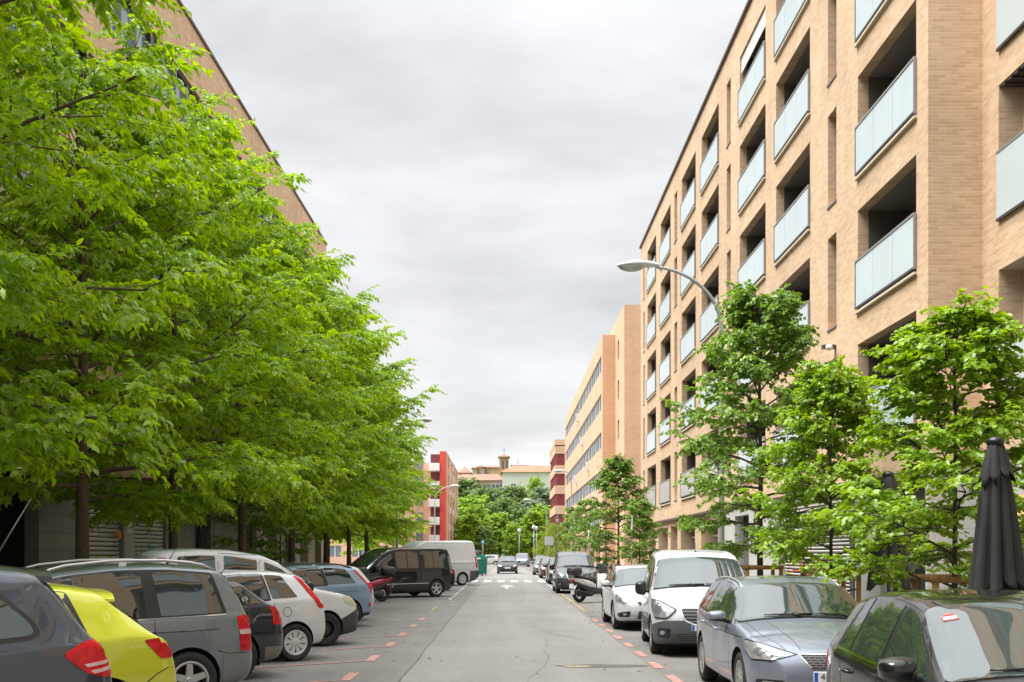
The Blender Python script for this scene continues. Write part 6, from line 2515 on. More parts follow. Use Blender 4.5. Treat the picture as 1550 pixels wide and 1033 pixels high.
BIG = [grow(11, 12.5, 3.8, 2.9, .135, 42, 9, 7, 24, (.150, .066), LEAF_A, 0, .42, broad, up=(6, 66), sprlen=.58),
       grow(12, 12.2, 3.75, 2.8, .15, 41, 9, 7, 24, (.150, .066), LEAF_A, 0, .42, broad, lean=(.5, .3), up=(4, 64), sprlen=.58),
       grow(13, 15.0, 3.7, 3.0, .15, 48, 9, 7, 24, (.145, .064), LEAF_A, 0, .42, broad, up=(4, 66), sprlen=.58)]
gT = 'street trees along the left pavement'
lt = [
    (-7.9, 13.6, 2, 1.06, 'big street tree overhanging the nearest left corner with its trunk outside the view', 0),
    (-8.0, 21.0, 1, 1.07, 'leafy street tree with a thin straight trunk beside the first louvred shutter', 1.3),
    (-8.0, 26.8, 0, 1.07, 'leafy street tree with a thick leaning trunk right of the second louvred shutter', 2.6),
    (-8.0, 34.0, 1, 1.06, 'leafy street tree above the white van that is parked nose out', 4.0),
    (-8.0, 41.7, 0, 1.08, 'leafy street tree above the pale blue estate', 5.1),
    (-8.0, 49.5, 1, 1.12, 'leafy street tree just left of the parked red motorcycle', .6),
    (-8.0, 57.0, 0, 1.0, 'street tree with bare lower trunk left of the black passenger van', 1.9),
    (-8.0, 65.0, 1, 1.0, 'street tree behind the windscreen of the black passenger van', 3.3),
    (-9.2, 74.0, 0, .90, 'street tree above the roof of the tall white van', 4.6),
    (-10.2, 84.0, 1, .86, 'last street tree of the left row, in front of the red fin block', 2.2),
]
for i, (x, y, m, sc, lb, rz) in enumerate(lt):
    fx = (1.0, .98, .98, 1.0)[i] if i < 4 else sc * 1.0
    fz = fx if i < 4 else fx * .96
    tree('street_tree', lb, 'tree', BIG[m], (x, y), rz, sc, gT, None, (fx, fx, fz))
# young small leaved trees under the big ones
SM = grow(31, 4.6, 1.5, 1.3, .05, 18, 6, 4, 14, (.10, .062), LEAF_B, 1, .3, ball, bark=M_bark2, up=(5, 60), sprlen=.35)
tree('young_tree', 'small round leaved tree under the big trees behind the small white hatchback', 'tree', SM, (-8.8, 38.5), .5, 1.0, gT, LEAF_D)
tree('young_tree', 'small round leaved tree near the light stone pillars on the left', 'tree', SM, (-9.2, 45.5), 2.5, 1.05, gT, LEAF_D)
tree('lime_tree', 'bright lime green tree behind the black passenger van', 'tree', SM, (XY(585, 110), 110, .1), 1, 1.7, None, LEAF_L, (2.2, 2.2, 1.55))
tree('lime_tree', 'bright lime green tree further left, seen between the dark trunks', 'tree', SM, (XY(545, 100), 100, .1), 3, 1.6, None, LEAF_L, (1.7, 1.7, 1.35))

# young trees on the right pavement
gy = 'young trees along the right pavement'
YT = grow(41, 5.15, 1.55, 1.3, .045, 30, 8, 5, 18, (.088, .062), LEAF_B, 1, .22, young, bark=M_bark2, up=(14, 66), sprlen=.32, trunk_split=.93, fill=.92)
YT2 = grow(42, 4.9, 1.2, 1.4, .042, 28, 8, 5, 16, (.088, .060), LEAF_B, 1, .22, young, bark=M_bark2, up=(14, 66), sprlen=.30, trunk_split=.93, fill=.9)
YT3 = grow(43, 7.2, 2.45, 1.8, .075, 38, 9, 5, 17, (.098, .064), LEAF_D, 1, .28, cone, bark=M_bark2, up=(6, 62), sprlen=.34, trunk_split=.95, fill=.86)
YT4 = grow(44, 5.4, 1.25, 1.6, .05, 22, 7, 4, 14, (.10, .066), LEAF_D, 1, .25, young, bark=M_bark2, up=(14, 60), sprlen=.34, trunk_split=.93)
XT = 5.25
tree('young_tree', 'young tree reaching in from the far right edge in front of the big closed umbrella', 'tree', YT2, (5.75, 9.2), 2.1, .92, gy)
tree('young_tree', 'bright green young tree between the two closed umbrellas', 'tree', YT, (XT, 12.95), .3, 1, gy, None, (.97, .97, .875))
tree('young_tree', 'narrow young tree in front of the right end of the roller shutter', 'tree', YT2, (XT, 17.9), 1.0, .96, gy)
tree('young_tree', 'tall dark leaved young tree hiding the pole of the big street lamp', 'tree', YT3, (XT, 22.8), 2.0, 1.0, gy)
tree('young_tree', 'dark pyramid shaped young tree in front of the orange end wall', 'tree', YT3, (XY(936, 47), 47), 4.0, .0, gy, None, (.86, .86, .80))
tree('young_tree', 'little tree right of the thin grey post near the orange wall', 'tree', YT4, (XY(968, 44), 44), 5.0, .70, gy)
tree('young_tree', 'young tree in front of the ribbon windowed block', 'tree', YT4, (XY(886, 70), 70), 1.0, .95, gy)
tree('young_tree', 'farthest young tree of the right row, partly behind the willow', 'tree', YT4, (XY(868, 88), 88), 2.0, 1.0, gy)

# park trees at the end of the street
PK = [grow(51, 10, 3.9, 1.6, .20, 26, 7, 4, 9, (.42, .30), LEAF_P, 2, .2, ball, up=(4, 64), sprlen=.7),
      grow(52, 10, 3.4, 1.5, .20, 24, 7, 4, 9, (.42, .30), LEAF_P, 2, .2, young, up=(8, 66), sprlen=.7)]
PO = grow(53, 16, 3.0, 1.5, .22, 34, 6, 4, 9, (.50, .34), LEAF_Q, 2, .1, col_, up=(40, 76), sprlen=.8, jit=.12)
WI = grow(54, 6.2, 3.4, .9, .18, 26, 8, 4, 16, (.34, .06), LEAF_Y, 2, 1.5, ball, up=(10, 60), sprlen=1.3)


def at_img(px, ytop, Y, meshH, zbase):
    """scale that makes the tree's top meet the picture row ytop at depth Y"""
    return (Zof(ytop, Y) - zbase) / meshH


gp = 'park trees at the end of the street'
park = [
    # px, ytop, Y, kind, width factor, mat, label
    (712, 777, 186, 1, 1.0, None, 'bright green park tree beside the white facade edge of the red fin block'),
    (700, 782, 196, 0, .9, LEAF_L, 'yellow green park tree touching the end of the red fin block'),
    (757, 775, 190, 1, 1.0, None, 'pointed bright green tree above the driving car'),
    (733, 795, 184, 0, .8, LEAF_Q, 'low dark green tree left of the driving car'),
    (775, 790, 186, 0, .7, None, 'small bright tree directly behind the driving car'),
    (805, 772, 188, 1, 1.05, None, 'bright green tree between the driving car and the willow'),
    (790, 795, 196, 0, .8, LEAF_P, 'low bright tree to the right of the driving car'),
    (830, 790, 200, 0, .9, LEAF_Q, 'dark rounded tree behind the willow'),
    (716, 748, 236, 0, 1.0, None, 'large dome shaped tree on the slope above the white delivery vans'),
    (742, 760, 228, 0, .8, LEAF_Q, 'dark rounded tree on the slope left of the poplars'),
    (700, 752, 246, 0, 1.0, LEAF_Q, 'dark tree on the slope behind the red fin block'),
    (735, 733, 262, 2, .95, LEAF_Q, 'tall dark poplar left of the widest poplar'),
    (752, 732, 270, 2, .9, LEAF_S, 'grey green poplar just left of the widest poplar'),
    (776, 730, 258, 2, 1.15, None, 'widest dark poplar below the white convent'),
    (795, 735, 276, 2, .8, LEAF_Q, 'slim poplar right of the widest poplar'),
    (811, 717, 272, 2, .66, LEAF_P, 'narrow column shaped poplar rising in front of the convent wall'),
    (826, 731, 250, 2, 1.2, LEAF_S, 'silvery willow like tree beside the maroon gallery block'),
    (808, 755, 240, 0, .9, LEAF_S, 'pale silvery tree below the narrow column poplar'),
    (842, 740, 262, 0, 1.0, LEAF_S, 'pale tree mostly hidden by the maroon gallery block'),
    (703, 722, 330, 0, 1.2, LEAF_Q, 'dark dense tree high on the hill left of the convent wing'),
    (688, 728, 330, 0, 1.0, LEAF_Q, 'dark dense tree high on the hill behind the red fin block'),
    (728, 742, 300, 0, 1.0, LEAF_S, 'pale green tree below the convent wing'),
    (765, 752, 244, 0, .9, LEAF_Q, 'dark green tree at the foot of the widest poplar'),
    (672, 760, 250, 0, 1.1, LEAF_P, 'bright tree hidden behind the red fin block'),
    (850, 752, 300, 0, 1.1, LEAF_P, 'bright tree behind the maroon gallery block'),
    (782, 756, 300, 0, 1.1, LEAF_Q, 'dark tree in the gap between the poplars'),
    (720, 762, 215, 0, .9, LEAF_P, 'fresh green tree in the second row behind the driving car'),
    (786, 768, 212, 0, .9, LEAF_Q, 'mid green tree in the second row above the driving car'),
    (745, 778, 206, 1, .9, LEAF_P, 'fresh green tree just left of the pointed bright green tree'),
    (822, 762, 220, 0, .9, LEAF_P, 'fresh green tree beside the far street lamp'),
]
MH = [max(v.co.z for v in m[1].vertices) for m in (PK[0], PK[1], PO)]
for i, (px, yt, Y, k, wf, mat, lb) in enumerate(park):
    ms = (PK[0], PK[1], PO)[k]
    mh = MH[k]
    zb_ = hill_z(XY(px, Y), Y) if Y > 228 else .02
    s = at_img(px, yt, Y, mh, zb_)
    wfx = s * wf if k < 2 else s * wf
    tree('park_tree' if k < 2 else 'poplar', lb, 'tree', ms, (XY(px, Y), Y, zb_), i * 1.7, 1, gp, mat, (wfx, wfx, s))
# the rest of the wood on the slope, behind the trees one can tell apart
rd = random.Random(5)
for i in range(26):
    x = rd.uniform(-70, 70)
    Y = rd.uniform(240, 400)
    zb_ = hill_z(x, Y)
    s = rd.uniform(.75, 1.25)
    if abs(x) > 26 or Y > 290:
        s *= .9
    if zb_ + 10 * s > Zof(755, Y):
        s = max(.3, (Zof(757, Y) - zb_) / 10)
    tree('park_tree', 'one of the half hidden trees of the wood on the slope below the hill town', 'tree', PK[i % 2], (x, Y, zb_), i * 2.1, s, 'half hidden trees of the slope wood', rd.choice((LEAF_Q, LEAF_P, LEAF_S)))
WX = XY(843, 126)
tree('willow', 'drooping yellow green willow in front of the maroon gallery block', 'tree', WI, (WX, 126, .1), 0, 1, None, None, (.62, .62, .86))
# ------------------------------------------------------------------ street furniture
M_galv = simple('galvanised', (.40, .42, .43), .45, metal=.5, noise=.12, nscale=4)
M_lhead = simple('lamp_head', (.60, .62, .63), .4)
M_lbowl = simple('lamp_bowl', (.40, .41, .40), .12, coat=1)
M_wood = simple('stake_wood', (.34, .185, .065), .8, noise=.3, nscale=12)
M_ugrey = simple('umbrella_cloth', (.024, .0225, .024), .85, noise=.15, nscale=5, bump=.15, bscale=60)
M_pole = simple('pole_grey', (.33, .35, .36), .5, metal=.3, noise=.1)


def street_lamp(label, x, y, h, reach, side, group=None, low=False):
    """curved arm lamp; side = +1 arm towards +X, -1 towards -X"""
    t = empty('street_lamp', (x, y, .12))
    tag(t, label, 'street lamp', group)
    mb = MB()
    z0 = h - 1.55
    pts = [(0, 0, -.1), (0, 0, 1.0), (0, 0, z0 * .5), (0, 0, z0)]
    rad = [.075, .075, .06, .048]
    n = 12
    for k in range(1, n + 1):
        a = k / n * R(83)
        pts.append((side * reach * (1 - math.cos(a)) / (1 - math.cos(R(83))), 0, z0 + 1.45 * math.sin(a)))
        rad.append(.047 - .012 * k / n)
    mb.tube(pts, rad, 12, 0)
    mb.box(-.13, .13, -.13, .13, -.02, .012, 0)
    mb.build('pole', M_galv, t, sharp=40)
    ex, ez = pts[-1][0], pts[-1][2]
    # cobra head
    mb = MB()
    m = 14
    V, F = [], []
    nn = 14
    for i in range(nn + 1):
        u = i / nn
        l = -.06 + u * .98
        wv = .055 + .12 * math.sin(math.pi * min(1, u * 1.02)) ** .8 * (1.0 if u > .25 else (.4 + 2.4 * u))
        hv = .045 + .055 * math.sin(math.pi * min(1, .05 + u * .95)) ** .8
        if i == nn:
            wv, hv = .03, .02
        for k in range(m):
            a = 2 * math.pi * k / m
            V.append((ex + side * l, wv * math.cos(a), ez + .03 + .03 * math.sin(math.pi * u) + hv * math.sin(a) * (1 if math.sin(a) > 0 else .6)))
    for i in range(nn):
        for k in range(m):
            F.append((i * m + k, i * m + (k + 1) % m, (i + 1) * m + (k + 1) % m, (i + 1) * m + k))
    F += [tuple(range(m)), tuple(nn * m + k for k in range(m))]
    mb.add(V, F, 0, True)
    mb.build('lamp_head', M_lhead, t, sharp=60)
    mb = MB()
    V, F = [], []
    for i in range(7):
        ph = i / 6 * math.pi / 2
        for k in range(16):
            a = 2 * math.pi * k / 16
            V.append((ex + side * (.58 + .30 * math.cos(ph) * math.cos(a)), .135 * math.cos(ph) * math.sin(a), ez + .02 - .13 * math.sin(ph)))
    for i in range(6):
        for k in range(16):
            F.append((i * 16 + k, i * 16 + (k + 1) % 16, (i + 1) * 16 + (k + 1) % 16, (i + 1) * 16 + k))
    mb.add(V, F, 0, True)
    mb.build('lamp_cover', M_lbowl, t)
    return t


gl = 'curved arm street lamps'
street_lamp('tall curved grey street lamp in front of the balconied block', 5.0, 25.6, 8.33, 1.5, -1, gl)
street_lamp('curved street lamp standing before the red fin block', -7.0, 111, 8.4, 1.6, 1, gl)
street_lamp('curved street lamp near the ribbon windowed block', 5.55, 92, 8.5, .55, -1, gl)
street_lamp('distant curved street lamp above the willow', 5.25, 140, 8.4, 2.0, -1, gl)
street_lamp('curved street lamp half swallowed by the left row of trees', -6.4, 66, 9.6, 1.2, 1, gl)


def lantern(label, x, y, h, group):
    t = empty('lantern', (x, y, .12))
    tag(t, label, 'lantern', group)
    mb = MB()
    mb.tube([(0, 0, -.1), (0, 0, .9), (0, 0, 1.0), (0, 0, h - .75)], [.075, .07, .045, .038], 10)
    mb.build('post', simple('lantern_black', (.05, .05, .05), .5), t)
    mb = MB()
    mb.lathe([(.10, h - .75), (.19, h - .28)], 6, 0)
    mb.build('lamp_glass', simple('lantern_glass', (.42, .38, .32), .2), t)
    mb = MB()
    mb.lathe([(.05, h - .80), (.12, h - .751)], 6, 0)
    mb.lathe([(.24, h - .279), (.20, h - .2), (.05, h - .05), (.03, h + .06), (0, h + .1)], 6, 0)
    mb.build('lamp_cap', simple('lantern_black', (.05, .05, .05), .5), t)


lantern('old style lantern post above the dark pyramid shaped tree', 5.05, 55.5, 5.55, 'old style lanterns')
lantern('old style lantern post at the foot of the maroon gallery block', 5.05, 106, 5.2, 'old style lanterns')
for i, (px, Y, h, lb) in enumerate(((893, 150, 6.2, 0), (786, 170, 5.2, 'globe lamp post right of the driving car in the park'), (898, 160, 6, 0), (808, 165, 5.6, 'globe lamp post at the far right end of the street'), (812, 172, 5.6, 'globe lamp post beside the farthest one in the park'))):
    if lb == 0:
        continue
    t = empty('park_lamp', (XY(px, Y), Y, .1))
    tag(t, lb, 'lamp post', 'park lamp posts')
    mb = MB()
    mb.tube([(0, 0, -.1), (0, 0, h - .5)], [.08, .05], 8)
    mb.build('post', M_pole, t)
    mb = MB()
    mb.lathe([(.08, h - .5), (.27, h - .32), (.29, h - .1), (.2, h + .08), (0, h + .14)], 12)
    mb.build('lamp_shade', M_lhead, t)


def sign_post(label, x, y, h, kind, cat='sign post'):
    t = empty('sign_post', (x, y, .12))
    tag(t, label, cat)
    mb = MB()
    mb.tube([(0, 0, -.1), (0, 0, h)], .032, 10)
    mb.build('post', M_pole, t)
    mb = MB()
    if kind == 'square':
        mb.box(-.46, .46, -.05, -.035, h - .95, h - .02, 0, .01)
        mb.box(-.40, .40, -.034, -.02, h - .55, h - .50, 0)
        mb.build('sign_plate', simple('sign_back', (.42, .45, .47), .5), t)
    elif kind == 'edge':
        mb.box(-.012, .012, -.28, .28, h - .62, h - .02, 0, .004)
        mb.build('sign_plate', M_framew, t)
    elif kind == 'blue':
        mb.box(-.17, .17, -.05, -.036, h - .36, h - .02, 0, .01)
        mb.box(-.07, .07, -.056, -.051, h - .28, h - .10, 1)
        mb.build('sign_plate', [simple('sign_blue', (.03, .20, .45), .4), M_framew], t)
    elif kind == 'round':
        mb.lathe([(0, -.055), (.30, -.055), (.30, -.04), (0, -.04)], 32, 0, 'y', (.34, 0, h - .32))
        mb.lathe([(.0, -.058), (.225, -.058), (.225, -.056), (0, -.056)], 32, 1, 'y', (.34, 0, h - .32))
        mb.box(.12, .56, -.062, -.0585, h - .36, h - .28, 0)
        mb.tube([(0, 0, h - .32), (.34, -.036, h - .32)], .015, 6, 2)
        mb.build('sign_plate', [simple('sign_red', (.66, .03, .04), .4), M_framew, M_pole], t)
    return t


sign_post('grey back of a square traffic sign beside the willow', XY(831, 120), 120, 3.4, 'square', 'traffic sign')
sign_post('thin grey post with a sign seen edge on before the orange end wall', XY(956, 43.8), 43.8, 3.1, 'edge')
sign_post('thin grey post with a sign seen edge on near the ribbon windowed block', XY(891, 66), 66, 3.0, 'edge')
sign_post('small blue and white sign behind the green waste containers', XY(731, 112), 112, 2.9, 'blue', 'traffic sign')
sign_post('red and white round sign on a pole half hidden by leaves before the dark doorway', -10.6, 40.6, 4.0, 'round', 'traffic sign')

# waste containers
def container(label, x, y, rz):
    t = empty('waste_container', (x, y, .004), rz)
    t.scale = (.60, .85, .97)
    tag(t, label, 'waste container', 'green waste containers by the kerb')
    G = simple('container_green', (.012, .15, .105), .45, noise=.12, nscale=2)
    mb = MB()
    V = [(-.62, -.55, .12), (.62, -.55, .12), (.62, .55, .12), (-.62, .55, .12), (-.70, -.62, 1.22), (.70, -.62, 1.22), (.70, .62, 1.22), (-.70, .62, 1.22)]
    mb.add(V, [(0, 3, 2, 1), (4, 5, 6, 7), (0, 1, 5, 4), (1, 2, 6, 5), (2, 3, 7, 6), (3, 0, 4, 7)])
    for k in range(3):
        mb.box(-.45 + .36 * k, -.27 + .36 * k, -.64, -.56, .3, 1.1, 0, .02)
    mb.build('body', G, t)
    mb = MB()
    prof = [(-.68, 1.23), (-.73, 1.30), (-.60, 1.50), (-.25, 1.62), (.25, 1.62), (.60, 1.50), (.73, 1.30), (.68, 1.23)]
    mb.prism(prof, -.66, .66)
    mb.build('lid', simple('container_lid', (.015, .19, .13), .4), t)
    for sx in (-.5, .5):
        for sy in (-.42, .42):
            mb = MB()
            mb.lathe([(.0, -.03), (.07, -.03), (.08, 0), (.07, .03), (0, .03)], 14, 0, 'y', (sx, sy, .08))
            mb.build('wheel', M_tyre, t)
    mb = MB()
    mb.box(-.2, .25, -.672, -.660, 1.30, 1.42)
    mb.build('label_plate', M_framew, t)


container('green waste container nearer to the tall white van', -2.0, 84.5, R(2))
container('green waste container next to the driving lane, right one of the pair', -1.84, 89.0, R(-2))


# tree guards of wooden stakes
def tree_guard(label, x, y, rz=0):
    t = empty('tree_guard', (x, y, .12), rz)
    tag(t, label, 'tree guard', 'wooden tree guards on the right pavement')
    a = .34
    for (sx, sy) in ((-a, -a), (a, -a), (a, a), (-a, a)):
        mb = MB()
        mb.tube([(sx, sy, -.1), (sx, sy, 1.36)], [.042, .038], 10)
        mb.build('stake', M_wood, t)
    for (p, q) in (((-a, -a), (a, -a)), ((a, -a), (a, a)), ((a, a), (-a, a)), ((-a, a), (-a, -a))):
        mb = MB()
        d = .05
        dx, dy = (q[0] - p[0]) / (2 * a) * d, (q[1] - p[1]) / (2 * a) * d
        mb.tube([(p[0] - dx, p[1] - dy, 1.325), (q[0] + dx, q[1] + dy, 1.335)], .044, 10)
        mb.build('rail', M_wood, t)
    mb = MB()
    mb.tube([(-a, -a, 1.02), (-.1, -.12, .98), (.1, -.12, 1.0), (a, -a, 1.06)], .012, 6)
    mb.build('tie_band', M_trim, t)


tree_guard('wooden tree guard around the tall dark leaved tree', XT, 22.8)
tree_guard('wooden tree guard in front of the roller shutter', XT, 17.9, .05)
tree_guard('wooden tree guard beside the big closed umbrella', XT, 12.95, -.03)


# closed umbrellas
def umbrella(label, x, y, ztop, zbot, r, lettering, seed):
    t = empty('closed_umbrella', (x, y, .12))
    tag(t, label, 'umbrella', 'closed dark umbrellas on the right pavement')
    rd = random.Random(seed)
    ztop -= .12
    zbot -= .12
    mb = MB()
    mb.tube([(0, 0, .02), (0, 0, ztop)], .028, 12)
    mb.build('pole', M_framed, t)
    mb = MB()
    mb.lathe([(.30, 0), (.30, .05), (.06, .08), (.04, .3)], 24)
    mb.build('base', M_plastg, t)
    # gathered cloth: eight folds that widen downwards, hem uneven
    nr, na = 26, 72
    V, F = [], []
    ph = [rd.uniform(0, 6.28) for _ in range(4)]
    def ring(z, rr, amp, zz):
        for k in range(na):
            a = 2 * math.pi * k / na
            fold = abs(math.cos(4 * a + ph[0] + .25 * math.sin(2 * a + ph[1]))) ** .6
            rad = rr * (1 - amp * (1 - fold)) * (1 + .10 * math.sin(a * 3 + ph[2]))
            V.append((rad * math.cos(a), rad * math.sin(a), z + zz * (1 - fold) + zz * .5 * math.sin(a * 2 + ph[3])))
    for i in range(nr):
        u = i / (nr - 1)
        z = ztop - .05 - (ztop - zbot) * u
        rr = .065 + (r - .065) * (u ** .75)
        ring(z, rr, .12 + .38 * min(1, u * 1.4), .14 * max(0, u - .85) / .15)
    for i in range(nr - 1):
        for k in range(na):
            F.append((i * na + k, i * na + (k + 1) % na, (i + 1) * na + (k + 1) % na, (i + 1) * na + k))
    mb = MB()
    mb.add(V, F, 0, True)
    cl = mb.build('cloth', M_ugrey, t, recalc=True)
    sd = cl.modifiers.new('s', 'SOLIDIFY')
    sd.thickness = .006
    # vent cap on top
    V, F = [], []
    for i in range(8):
        u = i / 7
        ring(ztop + .02 - .42 * u, .055 + (r * .62 - .055) * u ** .8, .05 + .25 * u, .10 * max(0, u - .7) / .3)
    for i in range(7):
        for k in range(na):
            F.append((i * na + k, i * na + (k + 1) % na, (i + 1) * na + (k + 1) % na, (i + 1) * na + k))
    mb = MB()
    mb.add(V, F, 0, True)
    vt = mb.build('vent_cap', M_ugrey, t, recalc=True)
    sd = vt.modifiers.new('s', 'SOLIDIFY')
    sd.thickness = .006
    mb = MB()
    mb.lathe([(.085, ztop - .02), (.09, ztop + .03), (.03, ztop + .06), (0, ztop + .07)], 16)
    mb.build('finial', M_trim, t)
    if lettering:
        tm = text_mesh(lettering, .13, M_framew)
        o = obj('lettering', tm, t)
        o.location = (-.02, -r * .98, zbot + .05)
        o.rotation_euler = (R(90), R(-90), 0)


umbrella('tall closed dark grey umbrella at the far right edge', 4.95, 11.2, 2.86, 1.38, .285, '', 3)
umbrella('closed black umbrella with white letters, half hidden behind the bright green young tree', 5.95, 17.2, 2.95, 1.25, .33, 'SA', 9)

# railing in front of the orange wall
t = empty('railing', (5.0, 44, .12))
tag(t, 'low dark railing with posts on the pavement before the orange end wall', 'railing')
for k in range(7):
    mb = MB()
    mb.tube([(0, k * 2.0, -.1), (0, k * 2.0, 1.02)], .03, 8)
    mb.lathe([(.05, 1.0), (.06, 1.05), (.04, 1.12), (0, 1.14)], 10, 1, 'z', (0, k * 2.0, 0))
    mb.build('post', [simple('railing_brown', (.09, .06, .045), .6), simple('railing_cap', (.03, .14, .13), .5)], t)
for z in (.55, .95):
    mb = MB()
    mb.tube([(0, 0, z), (0, 12, z)], .022, 8)
    mb.build('rail', simple('railing_brown', (.09, .06, .045), .6), t)


# ------------------------------------------------------------------ scooters and motorcycles
def rot_pts(pts, o=(0, 0, 0)):
    return [(p[0] + o[0], p[1] + o[1], p[2] + o[2]) for p in pts]


def loft(mb, secs, mi=0, n=18, pw=.75):
    """secs: (x, z, half width, half height) along x; superellipse rings"""
    V, F = [], []
    for (x, z, w, h) in secs:
        for k in range(n):
            a = 2 * math.pi * k / n
            c, s = math.cos(a), math.sin(a)
            V.append((x, w * math.copysign(abs(c) ** pw, c), z + h * math.copysign(abs(s) ** pw, s)))
    m = len(secs)
    for i in range(m - 1):
        for k in range(n):
            F.append((i * n + k, i * n + (k + 1) % n, (i + 1) * n + (k + 1) % n, (i + 1) * n + k))
    F += [tuple(range(n)), tuple((m - 1) * n + k for k in range(n))]
    mb.add(V, F, mi, True)


def moto(label, x, y, heading, c_body, c_second, r=.30, box=True, screen=True, name='scooter', cat='scooter', group=None, lamp=False):
    t = empty(name, (x, y, .004), heading)
    tag(t, label, cat, group)
    fx, rx = .74, -.66
    for wx in (fx, rx):
        w = empty('wheel', (wx, 0, r))
        w.parent = t
        mb = MB()
        prof = [(r - .07 + .065 * math.cos(a), .062 * math.sin(a)) for a in np.linspace(0, 2 * math.pi, 16, endpoint=False)]
        mb.lathe(prof, 36, 0, 'y', close=True)
        mb.build('tyre', M_tyre, w)
        mb = MB()
        mb.lathe([(r - .10, -.04), (r - .085, 0), (r - .10, .04), (r - .125, .035), (r - .125, -.035)], 32, 0, 'y', close=True)
        for k in range(6):
            a = k * math.pi / 3
            mb.tube([(.03 * math.cos(a), 0, .03 * math.sin(a)), ((r - .11) * math.cos(a), 0, (r - .11) * math.sin(a))], .012, 6)
        mb.lathe([(.0, -.06), (.05, -.06), (.05, .06), (0, .06)], 16, 0, 'y')
        mb.lathe([(.06, .05), (.12, .05), (.12, .056), (.06, .056)], 24, 1, 'y', close=True)
        mb.build('rim', [M_rimk, M_galv], w)
    mb = MB()
    for s in (-.085, .085):
        mb.tube([(fx, s, r), (fx - .10, s, r + .28), (fx - .22, s, r + .56)], .024, 10)
    mb.tube([(fx - .24, 0, r + .5), (fx - .30, 0, .98)], .03, 10)
    mb.build('fork', M_galv, t)
    mb = MB()     # front mudguard
    V = []
    for k in range(13):
        a = R(-20 + k * 12)
        for s, rr in ((-.075, r + .01), (-.05, r + .035), (.05, r + .035), (.075, r + .01)):
            V.append((fx + rr * math.cos(a), s, r + rr * math.sin(a)))
    F = [(i * 4 + j, i * 4 + j + 1, i * 4 + 5 + j, i * 4 + 4 + j) for i in range(12) for j in range(3)]
    mb.add(V, F, 0, True)
    mb.build('mudguard', c_body, t)
    mb = MB()     # hugger over the rear wheel
    V = []
    for k in range(15):
        a = R(60 + k * 9)
        for s, rr in ((-.09, r + .005), (-.06, r + .04), (.06, r + .04), (.09, r + .005)):
            V.append((rx + rr * math.cos(a), s, r + rr * math.sin(a)))
    F = [(i * 4 + j, i * 4 + j + 1, i * 4 + 5 + j, i * 4 + 4 + j) for i in range(14) for j in range(3)]
    mb.add(V, F, 0, True)
    mb.build('rear_hugger', c_body, t)
    mb = MB()     # front fairing with leg shield
    loft(mb, [(fx + .10, .74, .05, .04), (fx + .06, .76, .15, .12), (fx - .06, .80, .22, .20), (fx - .18, .76, .24, .27), (fx - .30, .70, .22, .30), (fx - .38, .62, .16, .26), (fx - .42, .58, .12, .22)], 0)
    mb.build('front_fairing', c_body, t, sharp=60)
    mb = MB()
    for s in (-1, 1):
        loft2 = [(fx + .085, .77), (fx + .02, .80)]
        mb.lathe([(0, 0), (.055, .005), (.06, -.03)], 14, 0, 'x', (fx + .075, s * .085, .78))
    mb.build('headlight', M_lampg, t)
    mb = MB()     # body and floor
    loft(mb, [(fx - .30, .44, .14, .10), (fx - .55, .40, .17, .10), (-.05, .44, .18, .14), (-.25, .52, .20, .22), (-.55, .60, .19, .18), (-.82, .70, .13, .10), (-.98, .76, .06, .05)], 0)
    mb.build('body', c_second, t, sharp=60)
    mb = MB()
    loft(mb, [(.02, .56, .14, .10), (-.15, .60, .20, .14), (-.35, .65, .225, .15), (-.62, .72, .21, .13), (-.90, .80, .13, .085), (-1.04, .84, .05, .04)], 0)
    mb.build('side_panel', c_body, t, sharp=60)
    mb = MB()
    loft(mb, [(.06, .76, .10, .04), (-.05, .79, .14, .06), (-.3, .80, .17, .06), (-.42, .86, .16, .06), (-.75, .90, .13, .05), (-.86, .89, .08, .03)], 0)
    mb.build('seat', simple('seat_vinyl', (.022, .021, .021), .6), t, sharp=60)
    mb = MB()
    loft(mb, [(.05, .33, .10, .06), (-.2, .33, .17, .12), (-.5, .32, .16, .12), (-.72, .30, .10, .08)], 0)
    mb.build('engine', simple('engine_grey', (.10, .10, .10), .5, metal=.5), t)
    mb = MB()
    mb.tube([(-.2, -.16, .26), (-.45, -.20, .30), (-.95, -.22, .42)], [.04, .06, .055], 12)
    mb.build('exhaust', M_rimk, t)
    mb = MB()
    mb.tube([(fx - .30, -.34, 1.02), (fx - .26, -.2, 1.05), (fx - .25, 0, 1.02), (fx - .26, .2, 1.05), (fx - .30, .34, 1.02)], .016, 8)
    for s in (-1, 1):
        mb.tube([(fx - .31, s * .26, 1.022), (fx - .345, s * .37, 1.015)], .022, 8)
    mb.build('handlebar', M_trim, t)
    for s in (-1, 1):
        mb = MB()
        mb.tube([(fx - .26, s * .22, 1.05), (fx - .22, s * .30, 1.18)], .009, 6)
        mb.lathe([(0, -.02), (.05, -.018), (.062, 0), (.055, .012), (0, .014)], 16, 0, 'x', (fx - .22, s * .34, 1.22))
        mb.build('mirror', M_trim, t)
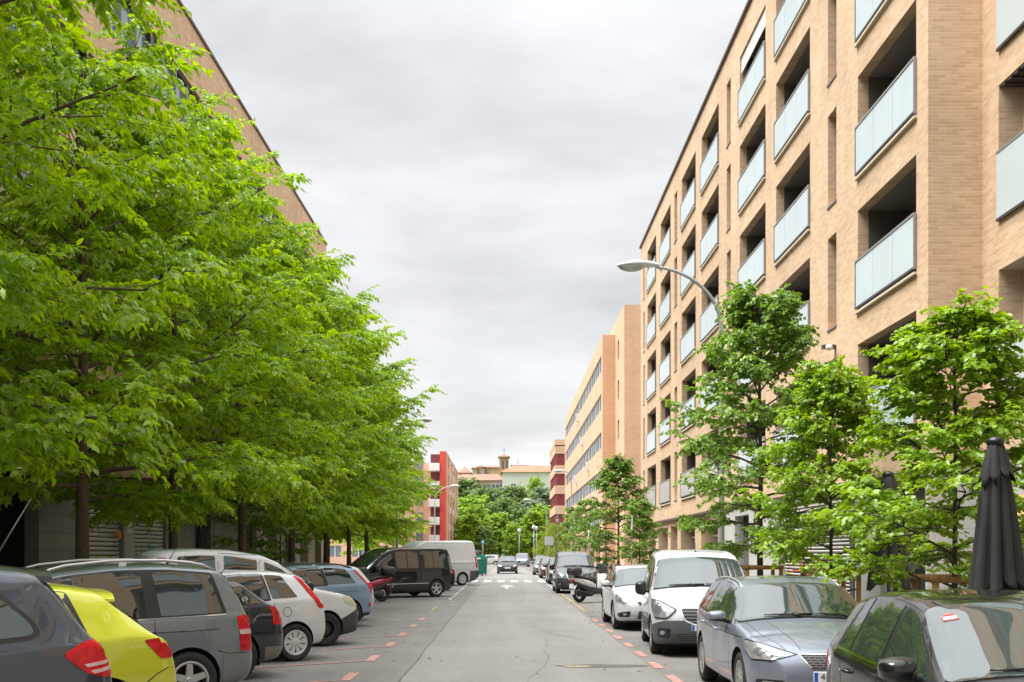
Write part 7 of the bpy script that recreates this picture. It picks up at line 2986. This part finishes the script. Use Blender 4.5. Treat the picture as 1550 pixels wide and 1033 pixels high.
    if screen:
        mb = MB()
        V, F = [], []
        for i in range(7):
            u = i / 6
            for k in range(9):
                v = (k - 4) / 4
                V.append((fx - .08 - .20 * u - .10 * v * v, v * (.21 - .05 * u), .95 + .42 * u))
        F = [(i * 9 + k, i * 9 + k + 1, i * 9 + k + 10, i * 9 + k + 9) for i in range(6) for k in range(8)]
        mb.add(V, F, 0, True)
        s = mb.build('windscreen', simple('scooter_screen', (.12, .13, .14), .05, ior=1.6), t)
        sd = s.modifiers.new('s', 'SOLIDIFY')
        sd.thickness = .004
    mb = MB()
    mb.box(-1.03, -.99, -.09, .09, .74, .82, 0, .01)
    mb.build('tail_light', M_redl, t)
    mb = MB()
    mb.box(-1.06, -1.04, -.10, .10, .50, .66, 0, .005)
    mb.tube([(-.95, 0, .74), (-1.045, 0, .66)], .015, 6, 1)
    mb.build('number_plate', [M_plate, M_trim], t)
    mb = MB()
    mb.tube([(-.3, .12, .2), (-.36, .22, .01)], .014, 6)
    mb.build('stand', M_galv, t)
    if box:
        mb = MB()
        loft(mb, [(-.66, 1.10, .12, .08), (-.72, 1.10, .20, .13), (-.88, 1.10, .235, .155), (-1.06, 1.10, .215, .15), (-1.14, 1.10, .14, .11)], 0, 24, .6)
        mb.box(-1.15, -.66, -.235, .235, 1.085, 1.095, 1)
        mb.tube([(-.85, 0, .86), (-.85, 0, .98)], .05, 8, 1)
        b = mb.build('top_box', [M_plast, M_trim], t, sharp=60)
        if lamp:
            mb = MB()
            mb.box(-1.165, -1.12, -.13, .13, 1.06, 1.12, 0, .01)
            mb.build('reflector', M_redl, t)
    return t


C_moto = paint('paint_moto_silver', (.72, .73, .71), .2, .4)
C_motod = simple('moto_dark', (.05, .05, .05), .5)
moto('silver and black scooter with a black top box standing behind the white hatchback', 3.12, 39.25, R(40), C_moto, C_motod, .33, True, True, group='parked two wheelers')
C_mred = paint('paint_moto_red', (.30, .012, .05), .2, .3)
moto('dark red motorcycle with a grey top box standing before the black passenger van', -4.95, 39.2, HL + R(-6), C_mred, C_motod, .31, True, False, 'motorcycle', 'motorcycle', 'parked two wheelers', True)
moto('black scooter with a grey top box half hidden left of the dark red motorcycle', -5.75, 38.0, HL + R(2), simple('moto_black', (.03, .03, .032), .3), C_motod, .30, True, True, group='parked two wheelers', lamp=True)
